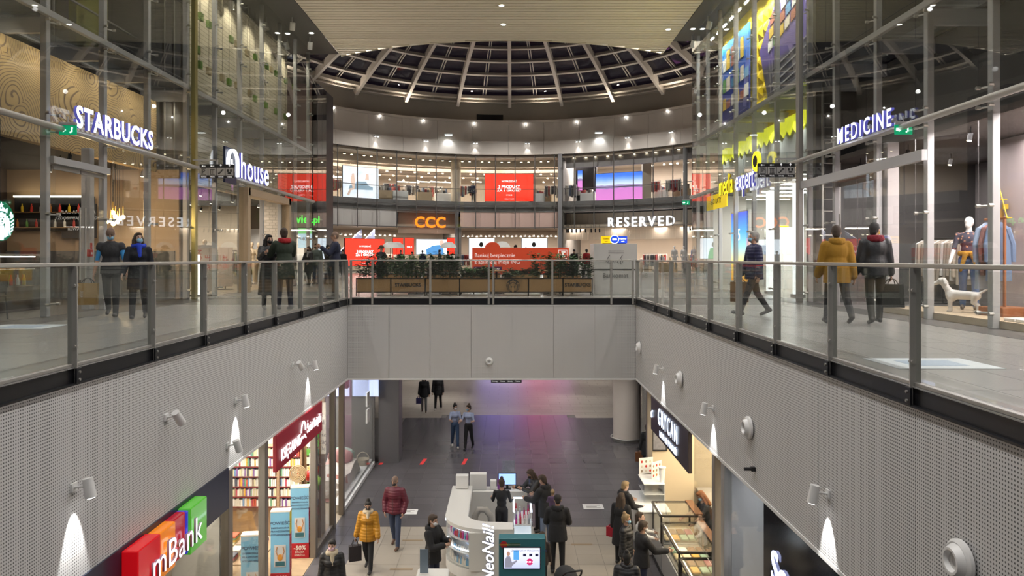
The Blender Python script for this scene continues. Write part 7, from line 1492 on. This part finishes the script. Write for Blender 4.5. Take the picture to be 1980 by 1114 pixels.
        if hk == 'pony': cap(hb, hp(0, .10, .05)+off, hp(0, .14, -.16)+off, .04*hs, .025*hs)
        if hk == 'cap': hb.ball(hp(0, .012, .045)+off, (.086*hs, .104*hs, .085*hs), 14, 10, M=Hm); hb.ball(hp(0, -.11, .05)+off, (.07*hs, .06*hs, .012*hs), 12, 6, M=Hm); hb.ball(hp(0, .06, -.02)+off, (.062*hs, .045*hs, .06*hs), 12, 8, M=Hm)
        if hk == 'beanie': hb.ball(hp(0, .012, .045)+off, (.092*hs, .108*hs, .10*hs), 14, 10, M=Hm); hb.ball(hp(0, .012, .15)+off, .035*hs, 8, 6)
        hme = remesh(hb, vox*.8, 2) if vox < .025 else None
        if hme: hme.materials.append(hm); place('hair' if hk not in ('cap', 'beanie') else 'hat', hme, root)
        else: hb.build('hair', hm, root, True)
    if mask:
        mk = MB().ball(hp(0, -.060, -.046)+off, (.057*hs, .046*hs, .046*hs), 14, 10, M=Hm)
        for side in (1, -1): mk.tube([hp(side*.05, -.06, -.04)+off, hp(side*.078, -.0, -.015)+off], .004, 4)
        mk.build('face_mask', MK[mask], root, True)
    if hood:
        hd = MB()
        for a in range(7): t = PI*a/6; cap(hd, neck+up*.05*s+V3((.10*s*math.cos(t), .03*s+.085*s*math.sin(t), .0))+off, neck+up*.03*s+V3((.10*s*math.cos(t+.3), .03*s+.095*s*math.sin(t+.3), -.02*s))+off, .042*s, .042*s, 8)
        hm2 = remesh(hd, vox, 2); hm2.materials.append(hood); place('hood', hm2, root)
    if scarf:
        sd = MB()
        for a in range(12): t = 2*PI*a/12; cap(sd, neck+up*(.035+.012*math.sin(3*t))*s+V3((.09*s*math.cos(t), .085*s*math.sin(t)-.01*s, 0))+off, neck+up*(.035+.012*math.sin(3*t+1.5))*s+V3((.09*s*math.cos(t+.5), .085*s*math.sin(t+.5)-.01*s, 0))+off, .045*s, .045*s, 8)
        cap(sd, neck+V3((.02, -.11*s, .0))+off, chest+V3((.03, -.145*s, -.02))+off, .045*s, .04*s, 8); sm_ = remesh(sd, vox, 2); sm_.materials.append(scarf); place('scarf', sm_, root)
    M4 = Matrix.Translation((x, y, z)) @ Matrix.Rotation(R_(rz), 4, 'Z')
    return root, [M4 @ (h+off) for h in hands]
def bag(label, p, w_, h, d, m, rz=0, handle=.16, hm=None, taper=1.0, txt=None):
    """carrier bag hanging below the hand at p"""
    o = T('carrier_bag', label, 'bag', (p.x, p.y, p.z-handle-h), R_(rz)); t = taper
    MB().add([(-w_/2*t, -d/2*t, 0), (w_/2*t, -d/2*t, 0), (w_/2*t, d/2*t, 0), (-w_/2*t, d/2*t, 0), (-w_/2, -d/2, h), (w_/2, -d/2, h), (w_/2, d/2, h), (-w_/2, d/2, h), (-w_/2, -d/2-.004, h*.6), (w_/2, -d/2-.004, h*.6)], [(3, 2, 1, 0), (0, 1, 9, 8), (8, 9, 5, 4), (1, 2, 6, 5, 9), (2, 3, 7, 6), (3, 0, 8, 4, 7), (4, 5, 6, 7)]).build('sack', m, o)
    for y in (-d/2, d/2): MB().tube([(-w_*.25, y, h), (-w_*.15, y*.4, h+handle*.8), (0, 0, h+handle), (w_*.15, y*.4, h+handle*.8), (w_*.25, y, h)], .008, 5).build('handle', hm or m, o)
    if txt: letter(txt, h*.14, white, o, (-w_*.22, -d/2-.006, h*.5), roll=PI/2, depth=.003)
    return o
def upf(px, py): q = ground(px, py, 0); return q.x, q.y, 0.0
def low(px, py): q = ground(px, py, ZL); return q.x, q.y, ZL
def lowh(px, py, H): y = FPX*(CAMZ-ZL-H)/(py-CY); return (px-CX)*y/FPX, y, ZL     # from the top of the head
hang = (2, 8, 8, 0)
# ---- upper walkways
_, hd = person('bald man in a black vest over a bright blue T-shirt walking past the coffee shop', *upf(215, 612), 18, 1.80, (14, 4, -18, 14), (10, 12, 10, 0), (4, 10, 6, 0), 4, (5, 30), SKYB, CHR, -.02, 1.1, CHR, shoeb, ('bald', 'shaved'), 'blue', vest=True, shortsleeve=True)
paper = mat('kraft_paper', (.40, .25, .08), .8)
bag('tan paper carrier bag with white print held by the bald man', hd[1]+Vector((-.1, 0, 0)), .36, .42, .16, paper, 15, .1, BLK, .9, 'CCC')
person('woman in a long dark coat with a bright blue hood walking beside the bald man', *upf(268, 617), 22, 1.68, (-14, 16, 16, 4), (-8, 10, 14, 0), (16, 10, 22, 0), 0, (25, -10), BLK, fab('ink', (.012, .014, .022)), .22, 1.2, BLK, shoeb, ('long', 'brown'), 'blue', hood=fab('cobalt', (.015, .05, .50)), scarf=fab('cobalt', (.015, .05, .50)), female=True, skin=skin_p)
person('woman in a long black coat and black mask embracing a man on the walkway', *upf(520, 598), 30, 1.70, (4, 0, -4, 2), (40, 14, 60, 20), (45, 14, 70, 25), 0, (15, 0), BLK, PBLK, .50, 1.7, BLK, shoew, ('long', 'black'), 'black', hood=BLK, female=True)
person('man in a dark green jacket with red collar hugging the long-coated woman', upf(549, 599)[0]+.05, upf(549, 599)[1]-.12, 0, 215, 1.84, (3, 0, -4, 2), (40, 12, 60, 30), (40, 12, 60, 30), 3, (-10, 0), RED, GRN, .18, 1.5, NAVY, shoeb, ('short', 'brown'), None, hood=RED)
person('woman with a big grey scarf and black mask standing by the shoe shop', *upf(597, 552), -20, 1.66, (6, 0, -8, 6), (20, 10, 40, 10), (20, 10, 40, 10), 0, (0, 0), BLK, BLK, .25, 1.2, CHR, shoeb, ('long', 'brown'), 'black', scarf=GREYF, female=True, vox=.02)
person('man in a grey-green jacket and black mask facing the camera near the shoe shop', *upf(612, 551), -8, 1.80, (3, 0, -3, 0), hang, hang, 0, (-25, 0), WHT, GGR, .0, 1.2, JEAN, shoeb, ('short', 'brown'), 'black', vox=.02)
person('man in black with a hand at his face standing behind the navy jacket man', *upf(634, 551), 60, 1.74, (3, 0, -3, 0), hang, (50, 10, 95, 20), 0, (0, 10), BLK, BLK, .0, 1.2, DJEAN, shoeb, ('short', 'black'), 'black', vox=.02)
person('tall bald man in a navy jacket holding a phone at the railing corner', *upf(648, 578), -72, 1.92, (3, 0, -3, 0), (35, 10, 95, 15), hang, 0, (-10, 0), NAVY, NAVY, .0, 1.3, DJEAN, shoeb, ('bald', 'shaved'), None, vox=.017)
person('woman in black looking down at her hands behind the planters by the red screen', at(735, 500, 27.5).x, 27.5, 0, 55, 1.66, (0, 0, 0, 0), (30, 8, 70, 20), (30, 8, 70, 20), 6, (0, 35), BLK, BLK, .1, 1.2, BLK, shoeb, ('pony', 'brown'), None, female=True, vox=.02)
for px, y, rz, H, c, l_ in ((775, 50, 20, 1.72, BLK, 'person in black before the first red posters'), (817, 56, 180, 1.78, NAVY, 'person in navy looking at the wide blue picture'), (850, 55, 90, 1.8, BLK, 'person in black at the far side of the wide blue picture'), (866, 54, -60, 1.7, CHR, 'person in charcoal beside the shoe shop column'), (797, 52, -30, 1.62, CREAMF, 'fair person in a pale top by the shoe shop entrance'), (997, 34, 10, 1.78, BLK, 'dark-haired man showing above the red board'), (1017, 36, 180, 1.70, CHR, 'person showing only the crown above the red board'), (1110, 46, -20, 1.72, BLK, 'person in black near the rotunda column'), (1134, 47, 200, 1.75, RED, 'person in a red top near the white kiosk'), (663, 46, 0, 1.7, BLK, 'person standing in front of the escalator')):
    person(l_, (px-CX)/FPX*y, y, 0, rz, H, (4, 0, -6, 4), hang, hang, 0, (0, 0), c, c, .05, 1.2, DJEAN, shoeb, ('short', 'black'), None, vox=.034, face=False)
person('person in a dark jacket standing upstairs next to the red screen', (915-CX)/FPX*62.8, 62.8, 5.9, 180, 1.75, (2, 0, -2, 0), hang, hang, 0, (0, 0), NAVY, NAVY, .05, 1.2, CHR, shoeb, ('short', 'black'), None, vox=.034, face=False)
_, hd = person('grey-haired man in a navy quilted jacket and blue mask walking towards the rotunda', upf(1450, 612)[0]+.08, upf(1450, 612)[1], 0, -84, 1.74, (24, 2, -14, 22), (-4, 8, 14, 0), (10, 8, 14, 0), 0, (-6, -6), NAVY, PNAVY, .05, 1.7, CHR, shoeb, ('short', 'grey'), 'blue', collar=NAVY)
bag('brown paper bag carried by the grey-haired man', hd[1], .34, .40, .15, fab('brown_paper', (.20, .11, .05)), -60, .08)
person('man in a mustard hooded jacket walking away along the walkway', *upf(1618, 628), 172, 1.78, (18, 4, -22, 20), (8, 10, 14, 0), (-8, 10, 14, 0), 2, (-12, 0), MUST, MUST, .08, 1.9, BLK, shoeb, ('short', 'brown'), None, hood=MUST)
_, hd = person('man in a black leather jacket with a dark red hood and yellow mask walking away', *upf(1692, 627), 170, 1.79, (-6, 14, 10, 2), (2, 12, 16, 0), (2, 10, 12, 0), 0, (-38, 0), RED, fab('leather', (.02, .022, .026), .45), .0, 1.7, fab('olive_black', (.022, .022, .018)), shoeb, ('short', 'black'), 'yellow', hood=fab('dark_red', (.16, .006, .018)))
bag('dark fabric bag carried by the man with the dark red hood', hd[0] if hd[0].x > hd[1].x else hd[1], .34, .40, .18, fab('bag_black', (.018, .020, .016)), 170, .1, None, 1.1)
# ---- lower hall
person('man with shaved head, maroon quilted jacket and black mask, hands in pockets', *low(764, 1058), -10, 1.79, (10, 2, -12, 14), (-6, 18, 30, 26), (-6, 18, 30, 26), 0, (-20, 18), BLK, BURG, -.02, 1.5, fab('blue_jeans', (.04, .055, .10)), shoebr, ('bald', 'shaved'), 'black', skin=skin_m)
_, hd = person('woman in an ochre quilted jacket, beige scarf and black mask carrying a black bag', *low(712, 1103), -4, 1.64, (12, 2, -10, 22), (10, 12, 16, 0), (-2, 14, 8, 0), 0, (12, 18), BLK, PYEL, .06, 1.9, BLK, shoeb, ('bun', 'black'), 'black', scarf=CREAMF, female=True)
bag('black handbag carried by the woman in the ochre jacket', hd[1], .28, .34, .12, fab('handbag', (.018, .014, .016)), 20, .14)
person('woman in a black puffer jacket and pink mask with a beige bag strap', *lowh(642, 1040, 1.66), 5, 1.66, (10, 0, -10, 10), hang, hang, 0, (-5, 5), BLK, PBLK, .08, 1.7, BLK, shoeb, ('pony', 'black'), 'pink', scarf=CREAMF, female=True, skin=skin_p)
person('woman in a blue shirt with a bun and ripped jeans walking with a colleague', *low(880, 866), 8, 1.68, (10, 2, -12, 14), (25, 10, 70, 20), (25, 10, 70, 20), 0, (25, 8), SHIRT, None, 0, 1, fab('mid_jeans', (.05, .09, .18)), shoew, ('bun', 'black'), 'white', female=True, shortsleeve=True, skin=skin_p)
person('woman in a grey-blue shirt and black trousers with a bun gesturing to her colleague', *low(906, 869), -14, 1.70, (-12, 14, 10, 2), (20, 14, 80, 10), (20, 14, 70, 10), 0, (-32, 8), SHIRT, None, 0, 1, BLK, shoeb, ('bun', 'brown'), 'blue', female=True, shortsleeve=True, skin=skin_p)
_, hd = person('woman in a black coat and grey skirt walking far back under the slab', *low(820, 797), 4, 1.72, (8, 2, -10, 10), hang, hang, 0, (0, 0), BLK, BLK, .10, 1.4, GREYF, shoebr, ('long', 'black'), 'white', female=True, vox=.02)
bag('violet shopping bag of the woman far back under the slab', hd[1], .22, .26, .1, fab('violet', (.06, .05, .16)), 0, .08)
person('person in a black padded coat walking far back under the slab', *low(847, 793), -6, 1.74, (-8, 10, 8, 2), hang, hang, 0, (0, 0), BLK, PBLK, .12, 1.5, BLK, shoew, ('long', 'brown'), None, vox=.02)
person('man in black hooded jacket and white mask, arms folded, at the curved kiosk shelves', lowh(846, 992, 1.80)[0]-.10, lowh(846, 992, 1.80)[1], ZL, 62, 1.80, (2, 0, -2, 0), (30, 8, 85, 40), (25, 8, 80, 40), 0, (0, 8), GREYF, BLK, .05, 1.5, NAVY, shoeb, ('short', 'brown'), 'white', hood=BLK)
person('saleswoman in black standing inside the kiosk with her back turned', *lowh(970, 923, 1.70), 178, 1.70, (0, 0, 0, 0), (25, 12, 60, 0), (20, 12, 60, 0), 0, (0, 12), BLK, None, 0, 1, BLK, shoeb, ('bun', 'brown'), None, female=True)
person('woman with long dark hair leaning over the kiosk counter', .80, 19.1, ZL, -62, 1.72, (0, 0, 0, 0), (45, 8, 70, 15), (45, 8, 60, 15), 22, (0, 18), BLK, fab('black_leather', (.018, .018, .02), .45), .0, 1.2, BLK, shoeb, ('long', 'brown'), 'black', female=True)
person('man in a black jacket and jeans bending beside the long-haired woman', .92, 17.95, ZL, -128, 1.82, (2, 0, -2, 0), (30, 8, 60, 15), (30, 8, 60, 15), 8, (0, 15), BLK, BLK, .05, 1.6, fab('pale_jeans', (.14, .17, .24)), shoeb, ('short', 'brown'), None, hood=BLK)
person('man in a black hooded jacket and dark cap seen from behind', *lowh(1078, 955, 1.80), 176, 1.80, (3, 0, -3, 0), (14, 14, 60, 20), (14, 14, 60, 20), 2, (8, 10), BLK, BLK, .08, 1.8, BLK, shoeb, ('cap', 'black'), None, hood=BLK)
person('small child in a yellow bobble hat held in front of the man with the cap', 1.02, 16.95, ZL+.95, 178, .82, (30, 40, 30, 40), (30, 10, 40, 0), (30, 10, 40, 0), 0, (0, 0), GREYF, fab('child_purple', (.10, .06, .12)), .0, 1.2, BLK, shoeb, ('beanie', 'blond'), None, vox=.02)
person('dark-haired child behind the teal advertising stand', .72, 15.75, ZL, 170, 1.22, (0, 0, 0, 0), hang, hang, 4, (0, 15), BLK, fab('brown_dark', (.035, .025, .022)), .06, 1.2, BLK, shoeb, ('long', 'brown'), None)
_, hd = person('woman in black coat with brown shoulder bag walking away beyond the ice cream sign', *low(1252, 918), 176, 1.68, (8, 2, -8, 8), hang, hang, 0, (-20, 0), BLK, BLK, .16, 1.3, DJEAN, shoeb, ('pony', 'brown'), None, female=True)
bag('brown leather shoulder bag of the woman beyond the ice cream sign', hd[0] if hd[0].x < hd[1].x else hd[1], .30, .30, .1, mat('tan_leather', (.20, .08, .03), .5), 176, .02)
person('blonde woman in a black hooded coat at the white end counter', 2.80, 17.85, ZL, 120, 1.70, (0, 0, 0, 0), (30, 8, 60, 10), (25, 8, 50, 0), 4, (-10, 10), BLK, BLK, .15, 1.7, BLK, shoeb, ('short', 'blond'), None, hood=BLK, female=True, skin=skin_p)
_, hd = person('woman with dark curly hair in a long black coat with a red bag', 2.62, 17.05, ZL, 150, 1.68, (0, 0, 0, 0), hang, hang, 0, (0, 5), BLK, BLK, .35, 1.6, BLK, shoeb, ('long', 'brown'), None, female=True)
bag('small red bag of the woman with dark curly hair', Vector((hd[1].x-.04, hd[1].y, hd[1].z+.12)) if hd[1].x < hd[0].x else Vector((hd[0].x-.04, hd[0].y, hd[0].z+.12)), .2, .22, .08, mat('bag_red', (.40, .01, .03), .5), 150, .06)
person('girl in a cream jumper looking into the tallest ice cream case', 2.98, 16.6, ZL, 80, 1.36, (0, 0, 0, 0), (30, 8, 50, 0), (30, 8, 50, 0), 0, (-20, -10), WHT, WHT, .0, 1.0, CHR, shoeb, ('pony', 'brown'), None, female=True, skin=skin_p)
person('woman with ash-blond tied-up hair and blue mask in the ice cream queue', 2.52, 15.75, ZL, 60, 1.64, (0, 0, 0, 0), hang, hang, 0, (10, 0), CHR, PBLK, .05, 1.4, BLK, shoeb, ('bun', 'blond'), 'blue', female=True)
person('man in a black fleece and jeans pointing at the middle ice cream case', 2.72, 15.0, ZL, 105, 1.76, (0, 0, 0, 0), hang, (40, 8, 50, 0), 2, (0, 10), BLK, BLK, .0, 1.4, NAVY, shoeb, ('short', 'brown'), 'white')
person('person with a bun in a shiny black puffer coat, back turned, at the queue end', *lowh(1212, 1064, 1.68), 170, 1.68, (0, 0, 0, 0), hang, hang, 0, (0, 0), BLK, puff('shiny', (.022, .022, .025)), .2, 2.0, BLK, shoeb, ('bun', 'black'), None, scarf=PBLK, female=True)
person('ice cream seller in black with ginger-tipped hair and blue mask behind the cases', 4.66, 17.15, ZL, -82, 1.72, (0, 0, 0, 0), (35, 8, 20, 5), (40, 8, 20, 5), 14, (0, 25), BLK, None, 0, 1, BLK, shoeb, ('long', 'ginger'), 'blue', female=True, shortsleeve=True, skin=skin_p)
# ---- mannequins and the window dog
man_w = mat('mannequin_gloss_white', (.80, .78, .76), .3)
o, hd = person('white mannequin in a floral shirt, mustard waist sweater and jeans in the shop window', 9.0, 14.35, .13, -35, 1.86, (4, 0, -8, 6), (4, 14, 16, 10), (8, 12, 20, 0), 0, (-25, 0), fab('x', (.1, .1, .1)), None, 0, 1, fab('window_jeans', (.07, .13, .30)), mat('shoe_taupe', (.16, .12, .09), .5), ('none', 'black'), None, cat='mannequin', name='mannequin', skin=man_w, face=False, shortsleeve=True)
flo = mat('floral_shirt', (.04, .035, .06), .8); nt = flo.node_tree; vo = nt.nodes.new('ShaderNodeTexVoronoi'); vo.inputs['Scale'].default_value = 16; tc = nt.nodes.new('ShaderNodeTexCoord'); nt.links.new(tc.outputs['Object'], vo.inputs['Vector']); nt.links.new(ramp(nt, vo.outputs['Distance'], [(0, (.6, .35, .2)), (.25, (.45, .2, .12)), (.33, (.05, .045, .07))]), nt.nodes['Principled BSDF'].inputs['Base Color'])
for c in o.children:
    if c.name.startswith('body'): c.data.materials[1] = flo
wb = MB()
for a in range(12): t = 2*PI*a/12; cap(wb, Vector((.155*math.cos(t), .115*math.sin(t), 1.12)), Vector((.155*math.cos(t+.5), .115*math.sin(t+.5), 1.10)), .045, .045, 8)
for sx in (-.05, .06): cap(wb, Vector((sx, -.14, 1.1)), Vector((sx*2.6, -.17, .78)), .05, .035, 8)
wm = remesh(wb, .018, 2); wm.materials.append(MUST); place('waist_sweater', wm, o)
for px, y, l_ in ((487, 31.6, 'cream mannequin in a pale top at the fashion shop entrance, nearer the racks'), (500, 32.0, 'cream mannequin in pale trousers next to the wooden jamb')):
    o, hd = person(l_, (px-CX)/FPX*y, y, .0, 10, 1.86, (3, 0, -5, 4), (5, 16, 30, 20), (5, 16, 40, 20), 0, (-10, 0), CREAMF, None, 0, 1, CREAMF, shoew, ('none', 'black'), None, cat='mannequin', name='mannequin', skin=mann, face=False, female=True, vox=.02)
o, hd = person('cream mannequin bust-height figure beside the beige sale panel', (396-CX)/FPX*24.2, 24.2, 0, 20, 1.80, (2, 0, -3, 0), hang, hang, 0, (0, 0), CHR, CHR, 0, 1, CHR, shoeb, ('none', 'black'), None, cat='mannequin', name='mannequin', skin=mann, face=False, vox=.02)
for k, px in enumerate((1304, 1322, 1342)):
    y = 54.6; person(('white mannequin in the fashion store under the white letters', 'second white mannequin in the fashion store, by the wooden frame', 'pale blue dressed mannequin in the fashion store')[k], (px-CX)/FPX*y, y, .3, 0, 1.8, (0, 0, 0, 0), hang, hang, 0, (0, 0), WHT if k < 2 else SHIRT, None, 0, 1, WHT, shoew, ('none', 'black'), None, cat='mannequin', name='mannequin', skin=mann_w, face=False, vox=.034)
db = MB(); cap(db, (.0, 0, .33), (.42, 0, .31), .095, .078, 12); db.ball((.02, 0, .31), (.11, .10, .12), 12, 8); cap(db, (-.02, 0, .38), (-.12, 0, .54), .07, .055, 10); db.ball((-.14, 0, .58), (.085, .065, .07), 12, 8); cap(db, (-.18, 0, .565), (-.27, 0, .53), .045, .038, 10)
for s_ in (-1, 1):
    cap(db, (-.11, s_*.06, .62), (-.07, s_*.085, .53), .025, .03, 8); cap(db, (.0, s_*.055, .28), (-.01, s_*.055, .15), .05, .032, 8); cap(db, (-.01, s_*.055, .15), (0, s_*.055, .03), .03, .028, 8); db.ball((-.02, s_*.055, .022), (.045, .032, .022), 10, 6)
    cap(db, (.40, s_*.055, .30), (.37, s_*.06, .19), .068, .042, 8); cap(db, (.37, s_*.06, .19), (.45, s_*.06, .13), .038, .028, 8); cap(db, (.45, s_*.06, .13), (.44, s_*.06, .03), .028, .027, 8); db.ball((.42, s_*.06, .022), (.045, .032, .022), 10, 6)
cap(db, (.47, 0, .36), (.60, 0, .45), .028, .016, 8)
dmx = remesh(db, .011, 3); dmx.materials.append(man_w); dg_ = T('dog_figure', 'glossy white dog figure standing on the window stage', 'dog figure', (8.4, 13.95, .13), R_(-40)); place('body', dmx, dg_)
for s_ in (-1, 1): MB().ball((-.185, s_*.045, .60), .009, 8, 6).build('eye', eye_m, dg_)
MB().ball((-.305, 0, .545), .014, 8, 6).build('nose', eye_m, dg_)
bpy.data.scenes.remove(BENCH)
